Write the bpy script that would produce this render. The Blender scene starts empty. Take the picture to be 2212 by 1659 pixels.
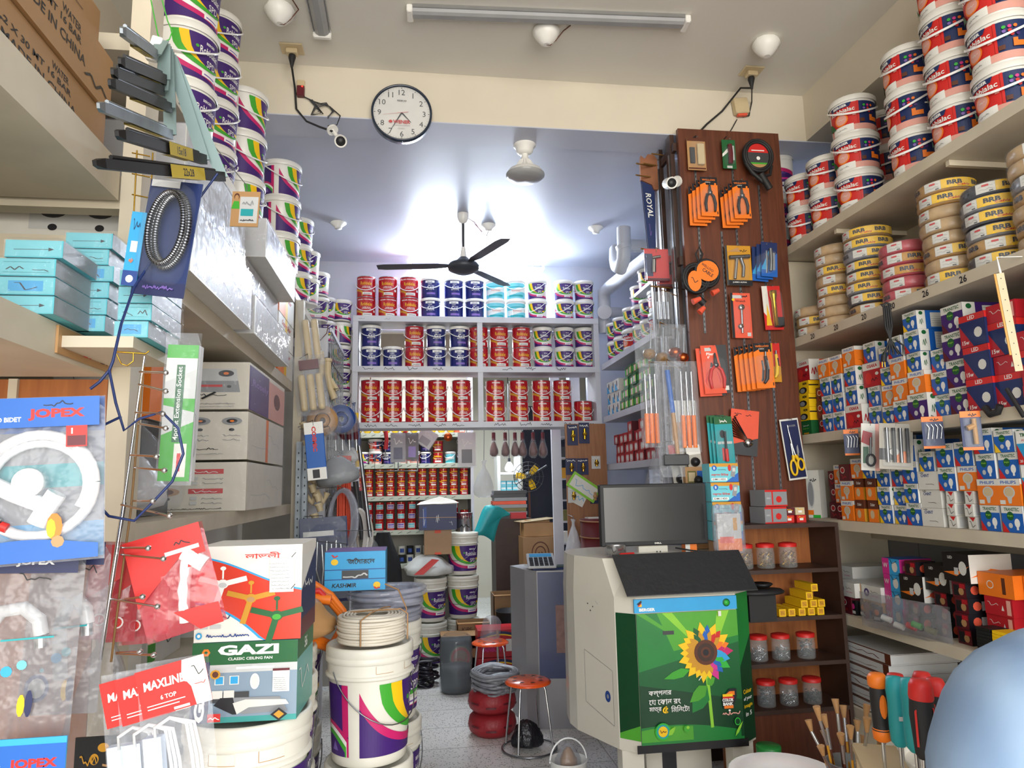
import bpy, math, random
from mathutils import Vector, Matrix, noise
random.seed(7)
PI=math.pi; D=bpy.data; SC=bpy.context.scene; COL=SC.collection
# ---------------- camera ----------------
W_,H_,CX,CY,F=2212,1659,1106,829.5,1520.0
CAMZ=1.65
def _n(v): return Vector(v).normalized()
Yc=_n((-216,-225.5,-F)); Zc=Vector((-215,10190,-F)).normalized(); Zc=(Zc-Yc*Yc.dot(Zc)).normalized(); Xc=Yc.cross(Zc)
RW=Matrix((Xc,Yc,Zc))            # camera -> world
CAMP=Vector((0,0,CAMZ))
cam=D.objects.new('camera',D.cameras.new('camera')); COL.objects.link(cam)
cam.data.sensor_fit='HORIZONTAL'; cam.data.sensor_width=36; cam.data.lens=F/W_*36; cam.data.clip_start=.05
cam.matrix_world=Matrix.Translation(CAMP)@RW.to_4x4(); SC.camera=cam
def P(px,py,X=None,Y=None,Z=None):
    d=RW@Vector(((px-CX)/F,-(py-CY)/F,-1))
    t=X/d.x if X is not None else (Y/d.y if Y is not None else (Z-CAMZ)/d.z)
    return CAMP+d*t
# ---------------- light ----------------
w=D.worlds.new('world'); SC.world=w; w.use_nodes=True; nt=w.node_tree; nt.nodes.clear()
sk=nt.nodes.new('ShaderNodeTexSky'); sk.sky_type='NISHITA'; sk.sun_disc=False; sk.sun_elevation=math.radians(50); sk.sun_rotation=math.radians(200)
bg=nt.nodes.new('ShaderNodeBackground'); bg.inputs[1].default_value=.22
wo=nt.nodes.new('ShaderNodeOutputWorld'); nt.links.new(sk.outputs[0],bg.inputs[0]); nt.links.new(bg.outputs[0],wo.inputs[0])
def area(name,loc,rot,sx,sy,pw,col=(1,1,1),spread=180):
    l=D.lights.new(name,'AREA'); l.shape='RECTANGLE'; l.size=sx; l.size_y=sy; l.energy=pw; l.color=col; l.spread=math.radians(spread)
    o=D.objects.new(name,l); o.location=loc; o.rotation_euler=rot; COL.objects.link(o); return o
area('shopfront_daylight',(.6,-3.4,2.1),(math.radians(92),0,0),5.2,3.8,330,(1,.965,.9))
area('ceiling_tube_light',(.6,6.30,3.60),(math.radians(-62),0,0),1.15,.05,78,(.80,.89,1))
area('back_room_light',(.15,7.0,3.1),(0,0,0),.9,.2,34,(.86,.93,1))
area('store_room_light',(.95,8.9,3.0),(0,0,0),.8,.3,50,(.78,.9,1))
SC.view_settings.view_transform='Standard'; SC.view_settings.look='None'; SC.view_settings.gamma=1; SC.view_settings.exposure=.42
# ---------------- materials ----------------
MATS={}
def hexc(h):
    c=[int(h[i:i+2],16)/255 for i in (0,2,4)]
    return tuple((x/12.92 if x<=.04045 else ((x+.055)/1.055)**2.4) for x in c)+(1,)
def mat(name,h,rough=.5,metal=0,var=.06,sc=8,bump=0,emit=0,alpha=1,coat=0,trans=0):
    if name in MATS: return MATS[name]
    m=D.materials.new(name); MATS[name]=m; m.use_nodes=True; n=m.node_tree; b=n.nodes['Principled BSDF']
    c=hexc(h) if isinstance(h,str) else tuple(h)+(1,)
    tc=n.nodes.new('ShaderNodeTexCoord'); nz=n.nodes.new('ShaderNodeTexNoise'); nz.inputs['Scale'].default_value=sc; nz.inputs['Detail'].default_value=3
    n.links.new(tc.outputs['Object'],nz.inputs['Vector'])
    r=n.nodes.new('ShaderNodeValToRGB'); r.color_ramp.elements[0].position=.3; r.color_ramp.elements[1].position=.7
    r.color_ramp.elements[0].color=tuple(x*(1-var) for x in c[:3])+(1,); r.color_ramp.elements[1].color=tuple(min(1,x*(1+var)) for x in c[:3])+(1,)
    n.links.new(nz.outputs[0],r.inputs[0]); n.links.new(r.outputs[0],b.inputs['Base Color'])
    b.inputs['Roughness'].default_value=rough; b.inputs['Metallic'].default_value=metal
    if coat: b.inputs['Coat Weight'].default_value=coat
    if trans: b.inputs['Transmission Weight'].default_value=trans; b.inputs['IOR'].default_value=1.35
    if alpha<1: b.inputs['Alpha'].default_value=alpha
    if emit:
        b.inputs['Emission Color'].default_value=c; b.inputs['Emission Strength'].default_value=emit
    if bump:
        bp=n.nodes.new('ShaderNodeBump'); bp.inputs['Strength'].default_value=bump; bp.inputs['Distance'].default_value=.01
        n.links.new(nz.outputs[0],bp.inputs['Height']); n.links.new(bp.outputs[0],b.inputs['Normal'])
    return m
C=dict(white='ecebe6',cream='cfc6b4',black='17171a',navy='1d2550',purple='3d1a6b',magenta='c41d66',green='3fa22f',dkgreen='155c2e',yellow='f2c314',red='cc2420',
 crimson='b01824',orange='ee7a1c',blue='1a5fb4',sky='2f9fd6',cyan='6cc3cf',teal='1f9aa0',pink='dd9f92',grey='8b8d90',ltgrey='c4c5c4',dkgrey='3c3d40',brown='5a2c18',
 tan='b3895a',kraft='a07a52',ink='15151c',deepblue='1c3f86',paper='dcdad2',maroon='5c1320',lilac='7a5fae',hotpink='d0308a',beige='cbb892',olive='6f6a38',bronze='7c5a2c',
 green2='2fae3a',lime='8ac936',ochre='c98f22',pinkbag='dc6f74',bluedk='15295c')
for k,v in C.items(): mat(k,v,.45,var=.03,sc=20)
mat('chrome','c9cbcd',.15,1,.05); mat('steel','8f9296',.35,1,.12,30); mat('galv','8b9298',.45,.8,.2,14); mat('brass','c59a3d',.25,1,.1)
mat('tin','b9bbbd',.25,.9,.05); mat('copper','b5582f',.3,1,.1)
mat('pailwhite','e9e7e1',.35,var=.025,sc=6,coat=.2); mat('bucketwhite','dfdccf',.4,var=.05,sc=9)
mat('redtin','b01622',.22,var=.04,coat=.5); mat('silkblue','1b2266',.25,coat=.4,var=.04); mat('gloss','f3f3f3',.15,coat=.5)
mat('wall','d3cab8',.75,var=.035,sc=2.2); mat('ceil','dcd8ce',.8,var=.05,sc=1.1); mat('ceilblue','bcc0cf',.4,var=.04,sc=1.2)
mat('shelfpaint','c8bda8',.6,var=.09,sc=5); mat('rackpaint','c4c5cc',.5,var=.05,sc=5); mat('dusty','a9a49a',.8,var=.1,sc=4)
mat('rubber','1b1b1d',.6); mat('darkwood','3b261d',.5,var=.25,sc=6)
def wood(name,a,b_,scl=(14,14,1.2),rough=.45):
    m=mat(name,a,rough); n=m.node_tree; bs=n.nodes['Principled BSDF']
    tc=n.nodes.new('ShaderNodeTexCoord'); mp=n.nodes.new('ShaderNodeMapping'); mp.inputs['Scale'].default_value=scl
    nz=n.nodes.new('ShaderNodeTexNoise'); nz.inputs['Scale'].default_value=3; nz.inputs['Detail'].default_value=6; nz.inputs['Distortion'].default_value=.6
    r=n.nodes.new('ShaderNodeValToRGB'); r.color_ramp.elements[0].color=hexc(a); r.color_ramp.elements[1].color=hexc(b_); r.color_ramp.elements[0].position=.3; r.color_ramp.elements[1].position=.72
    n.links.new(tc.outputs['Object'],mp.inputs[0]); n.links.new(mp.outputs[0],nz.inputs['Vector']); n.links.new(nz.outputs[0],r.inputs[0]); n.links.new(r.outputs[0],bs.inputs['Base Color'])
    return m
wood('boardwood','4f2614','6b3820'); wood('panelwood','8c4e22','a9652f'); wood('plywood','8a5a3c','a3714c')
def film(name,h='dfe3ea',alpha=.22,bump=.6,sc=30,rough=.12):
    m=mat(name,h,rough,alpha=alpha,bump=bump,sc=sc,var=.02); m.node_tree.nodes['Principled BSDF'].inputs['Specular IOR Level'].default_value=.9
    n=m.node_tree
    for x in n.nodes:
        if x.type=='BUMP': x.inputs['Distance'].default_value=.02
    return m
film('film','cfd4dc',.14,.9,22,.08); film('blister','b9c0c8',.08,.2,12,.08); film('filmhazy','a9acb6',.3,.8,18,.25); film('bagwhite','d8d8dc',.75,.8,14,.35); film('pinkfilm','cc4a55',.5,.6,16,.2)
film('filmblue','41548c',.5,.5,14,.15); film('filmgrey','8f9095',.4,.8,16,.25); film('jarclear','c9d2d2',.2,.05,8,.06); film('jugclear','8a939a',.35,.15,8,.15); film('silverfilm','b9bccb',.4,1,9,.1)
mat('lampwhite','e8e6e0',.4); mat('tubeglow','d8ebff',.5,emit=18); mat('bulbglow','dfeaff',.5,emit=7); mat('lcd','1b1d1f',.18); mat('ledred','ff2a1a',.4,emit=5)
mat('tape','b9ad8a',.5)
def tiles(name,ca,cb,cm,size,noise_sc=90,rough=.5,thr=.5,org=(0,0,0)):
    m=mat(name,ca,rough); n=m.node_tree; bs=n.nodes['Principled BSDF']
    tc=n.nodes.new('ShaderNodeTexCoord'); mp=n.nodes.new('ShaderNodeMapping'); mp.inputs['Location'].default_value=org
    br=n.nodes.new('ShaderNodeTexBrick'); br.offset=0; br.inputs['Scale'].default_value=1; br.inputs['Brick Width'].default_value=size[0]; br.inputs['Row Height'].default_value=size[1]; br.inputs['Mortar Size'].default_value=.004
    nz=n.nodes.new('ShaderNodeTexVoronoi'); nz.inputs['Scale'].default_value=noise_sc
    r=n.nodes.new('ShaderNodeValToRGB'); r.color_ramp.elements[0].color=hexc(cb); r.color_ramp.elements[1].color=hexc(ca); r.color_ramp.elements[0].position=.12; r.color_ramp.elements[1].position=thr
    n.links.new(tc.outputs['Object'],mp.inputs[0]); n.links.new(mp.outputs[0],br.inputs['Vector']); n.links.new(tc.outputs['Object'],nz.inputs['Vector'])
    n.links.new(nz.outputs['Distance'],r.inputs[0]); n.links.new(r.outputs[0],br.inputs['Color1']); n.links.new(r.outputs[0],br.inputs['Color2']); br.inputs['Mortar'].default_value=hexc(cm)
    n.links.new(br.outputs[0],bs.inputs['Base Color']); return m
tiles('terrazzo','ebe9e3','4a4844','aaa69c',(1.2,.4),62,.3,.34)
tiles('greytile','8f8f94','85868c','6c6c70',(.3,.6),5,.4,.5)
# ---------------- mesh builder ----------------
_tc={}
def textmesh(s,bold=0.0,shear=0.0,sp=1.0):
    k=(s,bold,shear,sp)
    if k in _tc: return _tc[k]
    cu=D.curves.new('t','FONT'); cu.body=s; cu.resolution_u=2; cu.offset=bold; cu.shear=shear; cu.space_character=sp; cu.fill_mode='FRONT'
    ob=D.objects.new('t',cu); me=ob.to_mesh()
    V=[(v.co.x,v.co.y) for v in me.vertices]; me.calc_loop_triangles(); Fc=[tuple(t.vertices) for t in me.loop_triangles]
    if V:
        x0=min(v[0] for v in V); x1=max(v[0] for v in V); y0=min(v[1] for v in V); y1=max(v[1] for v in V)
        V=[(v[0]-x0,v[1]-y0) for v in V]; r=(V,Fc,x1-x0,y1-y0)
    else: r=([],[],1,1)
    ob.to_mesh_clear(); D.objects.remove(ob); D.curves.remove(cu); _tc[k]=r; return r
def R_(x0,y0,x1,y1,m): return ('p',[(x0,y0),(x1,y0),(x1,y1),(x0,y1)],m)
def PG(pts,m): return ('p',pts,m)
def EL(cx,cy,rx,ry,m,n=16): return ('p',[(cx+rx*math.cos(2*PI*i/n),cy+ry*math.sin(2*PI*i/n)) for i in range(n)],m)
def BD(x0,x1,f,g,m,n=12): return ('b',x0,x1,f,g,m,n)
def TX(s,x,y,h,m,w=None,bold=.02,shear=0,rot=0,al='c'): return ('t',s,x,y,h,m,w,bold,shear,rot,al)
def LN(x0,y0,x1,y1,t,m):
    dx,dy=x1-x0,y1-y0; l=math.hypot(dx,dy) or 1; nx,ny=-dy/l*t/2,dx/l*t/2
    return ('p',[(x0+nx,y0+ny),(x0-nx,y0-ny),(x1-nx,y1-ny),(x1+nx,y1+ny)],m)
def SQ(x,y,w,h,m,seed=0,t=None):   # handwriting scribble
    r=random.Random(seed); n=max(4,int(w/h*3)); t=t or h*.12; out=[]; p=(x,y+h*r.random())
    for i in range(1,n+1):
        q=(x+w*i/n,y+h*(.1+.9*r.random()) if i%2 else y+h*.5*r.random()); out.append(LN(*p,*q,t,m)); p=q
    return out
def flat(items):
    o=[]
    for i in items: o.extend(flat(i)) if isinstance(i,list) else o.append(i)
    return o
def scale_art(items,sx,sy,ox=0,oy=0):
    out=[]
    for it in flat(items):
        if it[0]=='p': out.append(('p',[(x*sx+ox,y*sy+oy) for x,y in it[1]],it[2]))
        elif it[0]=='b':
            _,a,b,f,g,m,n=it
            out.append(('b',a*sx+ox,b*sx+ox,(lambda u,f=f:f((u-ox)/sx)*sy+oy),(lambda u,g=g:g((u-ox)/sx)*sy+oy),m,n))
        else:
            _,s,x,y,h,m,w,bo,sh,ro,al=it; out.append(('t',s,x*sx+ox,y*sy+oy,h*sy,m,(w*sx if w else None),bo,sh,ro,al))
    return out
def clipx(p,x,keep_left):
    o=[]
    for i in range(len(p)):
        a,b=p[i],p[(i+1)%len(p)]; ia=(a[0]<=x)==keep_left or a[0]==x; ib=(b[0]<=x)==keep_left or b[0]==x
        if ia: o.append(a)
        if ia!=ib and b[0]!=a[0]:
            t=(x-a[0])/(b[0]-a[0]); o.append((x,a[1]+t*(b[1]-a[1])))
    return o
class M:
    def __init__(s): s.v=[]; s.f=[]; s.m=[]; s.sm=[]; s.mats=[]
    def mi(s,m):
        if m not in MATS: raise KeyError(m)
        if m not in s.mats: s.mats.append(m)
        return s.mats.index(m)
    def add(s,V,Fs,m,smooth=False):
        o=len(s.v); s.v+= [tuple(x) for x in V]; i=s.mi(m)
        for f in Fs: s.f.append(tuple(o+k for k in f)); s.m.append(i); s.sm.append(smooth)
    def box(s,x0,x1,y0,y1,z0,z1,m,bev=0):
        if bev:
            b=bev; P4=[]
            for z,i in ((z0,b),(z0+b,0),(z1-b,0),(z1,b)):
                a0,a1,c0,c1=x0+i,x1-i,y0+i,y1-i; k=b*.7
                P4.append([(a0+k,c0,z),(a1-k,c0,z),(a1,c0+k,z),(a1,c1-k,z),(a1-k,c1,z),(a0+k,c1,z),(a0,c1-k,z),(a0,c0+k,z)])
            s.loft(P4,m,True,True,smooth=False); return s
        V=[(x,y,z) for z in (z0,z1) for y in (y0,y1) for x in (x0,x1)]
        s.add(V,[(0,2,3,1),(4,5,7,6),(0,1,5,4),(2,6,7,3),(0,4,6,2),(1,3,7,5)],m); return s
    def loft(s,rings,m,cap0=False,cap1=False,closed=True,smooth=True):
        n=len(rings[0]); V=[p for r in rings for p in r]; Fs=[]
        for i in range(len(rings)-1):
            for j in range(n if closed else n-1):
                k=(j+1)%n; Fs.append((i*n+j,i*n+k,(i+1)*n+k,(i+1)*n+j))
        s.add(V,Fs,m,smooth)
        if cap0: s.add(rings[0],[tuple(reversed(range(n)))],m)
        if cap1: s.add(rings[-1],[tuple(range(n))],m)
        return s
    def lathe(s,prof,m,seg=20,c=(0,0,0),axis='z',cap=True,smooth=True,sx=1,sy=1):
        rings=[]
        for r,z in prof:
            ring=[]
            for i in range(seg):
                a=2*PI*i/seg; x,y=r*math.cos(a)*sx,r*math.sin(a)*sy
                p={'z':(x,y,z),'y':(x,z,y),'x':(z,x,y)}[axis]; ring.append((p[0]+c[0],p[1]+c[1],p[2]+c[2]))
            rings.append(ring)
        s.loft(rings,m,cap,cap,smooth=smooth); return s
    def tube(s,pts,r,m,seg=6,closed=False,rad=None,caps=True):
        pts=[Vector(p) for p in pts]; n=len(pts); rings=[]; up=None
        for i in range(n):
            if closed: t=pts[(i+1)%n]-pts[i-1]
            else: t=pts[min(i+1,n-1)]-pts[max(i-1,0)]
            if t.length<1e-9: t=Vector((0,0,1))
            t.normalize()
            if up is None: up=Vector((0,0,1)) if abs(t.z)<.9 else Vector((1,0,0))
            a=(up-t*up.dot(t))
            if a.length<1e-4: a=t.orthogonal()
            a.normalize(); up=a; b=t.cross(a); rr=rad[i] if rad else r
            rings.append([pts[i]+(a*math.cos(2*PI*k/seg)+b*math.sin(2*PI*k/seg))*rr for k in range(seg)])
        if closed: rings.append(rings[0]); s.loft(rings,m)
        else: s.loft(rings,m,caps,caps)
        return s
    def art(s,mp,items,h0=.0004,dh=.00012,du=None):
        if du: du=min(du,.011); h0=max(h0,.0009)
        h=h0
        for it in flat(items):
            h+=dh
            if it[0]=='p':
                pts=it[1]; parts=[pts]
                if du:
                    xs=[p[0] for p in pts]; a,b=min(xs),max(xs); n=max(1,int(math.ceil((b-a)/du))); parts=[]; rest=pts
                    for i in range(1,n):
                        x=a+(b-a)*i/n; L=clipx(rest,x,True); rest=clipx(rest,x,False)
                        if len(L)>2: parts.append(L)
                    if len(rest)>2: parts.append(rest)
                for p in parts: s.add([mp(x,y,h) for x,y in p],[tuple(range(len(p)))],it[2])
            elif it[0]=='b':
                _,a,b,f,g,m,n=it
                if du: n=max(n,int((b-a)/du)+1)
                V=[];Fs=[]
                for i in range(n+1):
                    u=a+(b-a)*i/n; lo,hi=f(u),g(u)
                    if hi<lo: hi=lo
                    V+=[mp(u,lo,h),mp(u,hi,h)]
                    if i: k=2*i; Fs.append((k-2,k,k+1,k-1))
                s.add(V,Fs,m)
            else:
                _,t,x,y,hh,m,w,bo,sh,ro,al=it; V,Fs,tw,th=textmesh(t,bo,sh); sy=hh/th; sx=(w/tw) if w else sy
                ca,sa=math.cos(ro),math.sin(ro); ww,hh2=tw*sx,th*sy; ox={'c':-ww/2,'l':0,'r':-ww}[al]
                Q=[]
                for a,b in V:
                    X,Yv=a*sx+ox,b*sy-hh2/2; Q.append(mp(x+X*ca-Yv*sa,y+X*sa+Yv*ca,h))
                s.add(Q,Fs,m)
        return s
    def mesh(s,name):
        me=D.meshes.new(name); me.from_pydata(s.v,[],s.f)
        for k in s.mats: me.materials.append(MATS[k])
        me.polygons.foreach_set('material_index',s.m); me.polygons.foreach_set('use_smooth',s.sm); me.update(); return me
    def build(s,name,parent=None,loc=(0,0,0),rot=(0,0,0),label=None):
        o=D.objects.new(name,s.mesh(name)); COL.objects.link(o); o.location=loc; o.rotation_euler=rot
        if parent: o.parent=parent
        if label: o['label']=label
        return o
def FR(x0,z0,y=0): return lambda u,v,h:(x0+u,y-h,z0+v)             # front face (-Y)
def SD(y0,z0,x=0): return lambda u,v,h:(x+h,y0+u,z0+v)             # +X face
def SDL(y0,z0,x=0): return lambda u,v,h:(x-h,y0-u,z0+v)            # -X face
def TP(x0,y0,z=0): return lambda u,v,h:(x0+u,y0+v,z+h)             # top
def CY_(rf,z0): # cylinder, u in metres along girth, 0 faces -Y
    def f(u,v,h):
        r=rf(v); a=-PI/2+u/rf(.5); return ((r+h)*math.cos(a),(r+h)*math.sin(a),z0+v)
    return f
def tag(o,label,cat,group=None,kind=None):
    if label: o['label']=label
    if cat: o['category']=cat
    if group: o['group']=group
    if kind: o['kind']=kind
    return o
def thing(name,label,cat,loc=(0,0,0),rot=(0,0,0),group=None):
    o=D.objects.new(name,None); COL.objects.link(o); o.location=loc; o.rotation_euler=rot if not isinstance(rot,(int,float)) else (0,0,rot); o.empty_display_size=.05
    return tag(o,label,cat,group)
def struct(m,name,loc=(0,0,0),rot=(0,0,0)): o=m.build(name,None,loc,rot); o['kind']='structure'; return o
KIDS={}
def kids(o):
    if o.name not in KIDS: KIDS[o.name]=list(o.children)
    return KIDS[o.name]
USED=set()
def dup(root,loc,rot=None,label=None,group=None,scale=None):
    first=root.name not in USED
    if first: USED.add(root.name); kids(root); r=root
    else:
        r=root.copy(); COL.objects.link(r)
        for ch in kids(root):
            c=ch.copy(); COL.objects.link(c); c.parent=r
            for g in kids(ch): d=g.copy(); COL.objects.link(d); d.parent=c
    r.location=loc
    if rot is not None: r.rotation_euler=rot if not isinstance(rot,(int,float)) else (0,0,rot)
    elif not first: pass
    if label: r['label']=label
    if group: r['group']=group
    if scale: r.scale=(scale,)*3 if isinstance(scale,(int,float)) else scale
    return r
def protos_done(*rs):
    for r in rs:
        if r.name not in USED:
            for c in list(r.children):
                for g in list(c.children): D.objects.remove(g)
                D.objects.remove(c)
            D.objects.remove(r)
ORD=['first','second','third','fourth','fifth','sixth','seventh','eighth','ninth','tenth','eleventh','twelfth','thirteenth','fourteenth','fifteenth','sixteenth','seventeenth','eighteenth','nineteenth','twentieth']
# ---------------- room ----------------
XL,XR=-1.45,2.75; ZC=4.03; ZB=3.73; YB=3.8
m=M(); m.box(XL-.1,XR+.1,-1.2,11,-.1,0,'terrazzo'); struct(m,'floor')
m=M(); m.box(XL-.1,XR+.1,-1.2,YB+.02,ZC,ZC+.1,'ceil'); struct(m,'ceiling')
m=M(); m.box(XL-.1,XR+.1,YB,YB+.24,ZB,ZC+.1,'wall'); m.box(2.42,XR+.1,-1.2,YB,ZB,ZC+.05,'wall'); struct(m,'trim_1')
m=M(); m.box(XL-.1,XR+.1,YB+.24,6.6,ZB+.015,ZB+.1,'ceilblue'); struct(m,'ceiling.001')
m=M(); m.box(XL-.1,XR+.1,YB,YB+.24,ZB-.006,ZB,'ceilblue'); struct(m,'trim_2')
m=M(); m.box(XL-.1,XL,-1.2,11,0,ZC,'wall'); struct(m,'wall_left')
m=M(); m.box(XR,XR+.1,-1.2,YB+.3,0,ZC,'greytile'); m.box(XR,XR+.1,YB+.3,11,0,ZC,'ceilblue'); struct(m,'wall_right')
m=M(); m.box(XL,XR,6.45,6.55,3.1,ZB+.02,'ceilblue'); m.box(1.66,XR,6.45,6.55,0,3.1,'ceilblue'); m.box(XL,-.5,6.45,6.55,0,3.1,'dusty'); struct(m,'wall_back')
m=M(); m.box(XL,XR,6.55,11,3.35,3.45,'ceil'); struct(m,'ceiling.002')
m=M(); m.box(XL,XR,10.9,11,0,3.4,'wall'); m.box(XL,.62,7.75,7.82,0,3.4,'dusty'); struct(m,'wall_rear')
# ---------------- pails and cans ----------------
def ell(cx,cy,rx,ry): return lambda u:max(0,cy-ry*math.sqrt(max(0,1-((u-cx)/rx)**2)))
def spd_art(big=False):
    one=lambda u:1.0; zero=lambda u:0.0
    c1=lambda u:max(0.0,.16+.62*math.exp(-((u+.55)*2.6))) ; c2=lambda u:max(0.0,c1(u)-.10-.1*math.exp(-((u+.55)*3)))
    A=[]
    # back panel
    A+=[R_(-1.32,0,-.82,1,'purple'),R_(-.94,.28,-.82,1,'magenta'),
        BD(-1.32,-.82,zero,lambda u:.48-.9*(u+1.32)**2,'magenta'),BD(-1.32,-.86,zero,lambda u:.42-1.0*(u+1.32)**2,'pailwhite'),BD(-1.32,-.87,zero,lambda u:.36-1.1*(u+1.32)**2,'green'),BD(-1.32,-.9,zero,lambda u:.29-1.3*(u+1.32)**2,'purple'),
        PG([(-1.22,.07),(-1.06,.07),(-1.14,.2)],'lilac')]
    # front swoosh
    A+=[BD(-.62,1.75,zero,c1,'magenta',24),BD(-.62,1.75,zero,c2,'purple',24)]
    A+=[BD(-.3,1.4,ell(.62,.95,.92,.68),one,'green',20),BD(-.1,1.35,ell(.66,.95,.76,.6),one,'yellow',20),
        BD(.13,1.75,ell(.75,.95,.62,.62),one,'purple',20)]
    A+=[EL(.34,.72,.045,.035,'green',10)]
    A+=[TX('BERGER',.72,.86,.06,'white'),TX('Robbialac',.72,.68,.16,'white',w=.62,bold=.01),TX('SPD',.78,.42,.15,'white',w=.32,bold=.0),R_(.98,.42,1.16,.50,'yellow'),
        R_(.5,.1,1.0,.22,'white'),R_(.56,.14,.94,.17,'lilac')]
    A+=[TX('1'if not big else '18.2',1.3,.25,.1,'white')]
    return A
def pail(kind):
    if kind=='spd':
        t=thing('paint_pail','','paint pail'); r1,r0,h=.101,.092,.2
        rf=lambda z:r0+(r1-r0)*(z+.012)/h
        m=M(); m.lathe([(r0-.004,0),(r0,.004),(r1,h-.02)],'pailwhite',28)
        m.art(CY_(rf,.012),scale_art(spd_art(),.15,.152),du=.02); m.build('body',t)
        m=M(); m.lathe([(r1+.004,h-.028),(r1+.006,h-.024),(r1+.006,h-.003),(r1+.002,h),(r1-.008,h),(r1-.011,h-.006),(0.001,h-.006)],'pailwhite',28,cap=False); m.build('lid',t)
        m=M(); m.tube([((r1+.009)*math.sin(a),-(r1+.009)*math.cos(a),h-.035-.085*math.cos(a)) for a in [-PI/2+PI*i/16 for i in range(17)]],.0035,'gloss',5); m.build('handle',t); return t
    if kind=='roof':  # red and navy plastic pail
        t=thing('paint_pail','','paint pail'); r1,r0,h=.112,.103,.205
        rf=lambda z:r0+(r1-r0)*(z+.012)/h; Z=lambda u:0; O=lambda u:1
        A=[R_(-1.15,.2,.12,1,'red'),R_(.12,.2,1.3,1,'bluedk'),R_(1.3,.2,1.7,1,'red'),R_(-1.15,0,1.7,.2,'pink'),R_(-1.0,0,-.1,.24,'white'),SQ(-.8,.08,.45,.06,'ink',3),R_(.05,.2,.12,1,'red'),
           PG([(-1.0,1),(-.95,.86),(-.2,.86),(-.12,1)],'bluedk'),TX('BERGER',-.56,.93,.09,'white',w=.55,bold=.04),TX('Robbialac',-.5,.76,.15,'white',w=.95,bold=.02),
           EL(-.55,.45,.27,.22,'orange'),EL(-.55,.45,.22,.17,'pink'),SQ(-.66,.42,.24,.07,'white',5),PG([(-.12,.5),(.0,.5),(-.02,.62),(-.08,.62)],'pink'),BD(-1.15,-.8,lambda u:.2,lambda u:.2+.3*(1-((u+1.15)/.35)**2),'dkgreen'),
           R_(.5,.28,.85,.42,'orange'),R_(.5,.28,.62,.5,'orange'),R_(.14,.24,.3,.36,'brown'),TX('S',1.0,.78,.12,'lilac'),R_(.9,.6,1.1,.64,'white'),R_(.95,.04,1.1,.14,'ink')]
        cols=['green2','hotpink','orange','lilac','red','purple','teal','red','purple']
        for i in range(9): A.append(EL(.3+.14*(i%3)+(.05 if i>5 else 0),.82-.11*(i//3),.05,.045,cols[i],8))
        m=M(); m.lathe([(r0-.004,0),(r0,.005),(r1,h-.02)],'pailwhite',28); m.art(CY_(rf,.012),scale_art(A,.152,.152),du=.02); m.build('body',t)
        m=M(); m.lathe([(r1+.005,h-.03),(r1+.006,h-.026),(r1+.006,h-.003),(r1+.002,h),(r1-.008,h),(r1-.011,h-.006),(0.001,h-.006)],'pailwhite',28,cap=False); m.build('lid',t)
        m=M(); rr=r1+.009
        rg=[]
        for i in range(17):
            a=-PI/2+PI*i/16; z=h-.035-.075*math.cos(a); rg.append([(rr*math.sin(a),-rr*math.cos(a),z-.005),((rr+.003)*math.sin(a),-(rr+.003)*math.cos(a),z-.005),((rr+.003)*math.sin(a),-(rr+.003)*math.cos(a),z+.005),(rr*math.sin(a),-rr*math.cos(a),z+.005)])
        m.loft(rg,'gloss',True,True,smooth=False); m.build('handle',t); return t
    if kind in('red','redtop'):
        t=thing('paint_tin','','paint tin'); r,h=.083,.19
        A=[R_(-1.55,0,1.55,1,'redtin'),BD(-.75,-.15,lambda u:0,lambda u:.42-.5*(u+.75)**2,'ochre'),BD(-.75,-.2,lambda u:0,lambda u:.3-.45*(u+.75)**2,'redtin'),
           TX('BERGER' if kind=='red' else 'BERGER COLORBANK',0,.92,.075 if kind=='red' else .05,'white',w=.45 if kind=='red' else .95,bold=.03),TX('Robbialac',.05,.68,.19,'yellow',w=.62,bold=.0),TX('SUPER GLOSS',.05,.5,.05,'white'),TX('SYNTHETIC ENAMEL',.05,.43,.05,'white',w=.5),
           R_(-.15,.06,.35,.2,'paper'),R_(-.08,.1,.28,.14,'grey'),EL(.5,.32,.07,.07,'white',10),R_(.72,.1,.8,.6,'white')]
        m=M(); m.lathe([(r-.002,0),(r,.003),(r,h-.004)],'redtin',26); m.art(CY_(lambda z:r,.006),scale_art(A,.168,.172),du=.02); m.build('body',t)
        m=M(); m.lathe([(r+.001,h-.006),(r+.0025,h-.004),(r+.0025,h),(r-.004,h),(r-.006,h-.008),(.001,h-.008)],'tin',26,cap=False); m.build('lid',t)
        m=M(); m.tube([((r+.011)*math.sin(a),-(r+.008)*math.cos(a),h-.05-.085*math.cos(a)) for a in [-PI/2+PI*i/14 for i in range(15)]],.0042,'gloss',5); m.build('handle',t); return t
    if kind=='silk':
        t=thing('paint_pail','','paint pail'); r,h=.086,.19; rf=lambda z:r-.003+.003*z/h
        A=[R_(-1.55,0,1.55,1,'silkblue'),R_(-.3,.86,.3,1,'white'),TX('BERGER',0,.92,.06,'navy',w=.34),TX('LUXURY',0,.78,.05,'white'),TX('Silk',.05,.56,.28,'white',w=.6,bold=0,shear=.5),R_(-.22,.14,.35,.26,'lilac')]
        m=M(); m.lathe([(r-.006,0),(r-.003,.003),(r,h-.02)],'silkblue',26); m.art(CY_(rf,.008),scale_art(A,.15,.15),du=.02); m.build('body',t)
        m=M(); m.lathe([(r+.004,h-.026),(r+.006,h-.022),(r+.006,h-.003),(r+.002,h),(r-.008,h),(r-.01,h-.006),(.001,h-.006)],'pailwhite',26,cap=False); m.build('lid',t)
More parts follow.
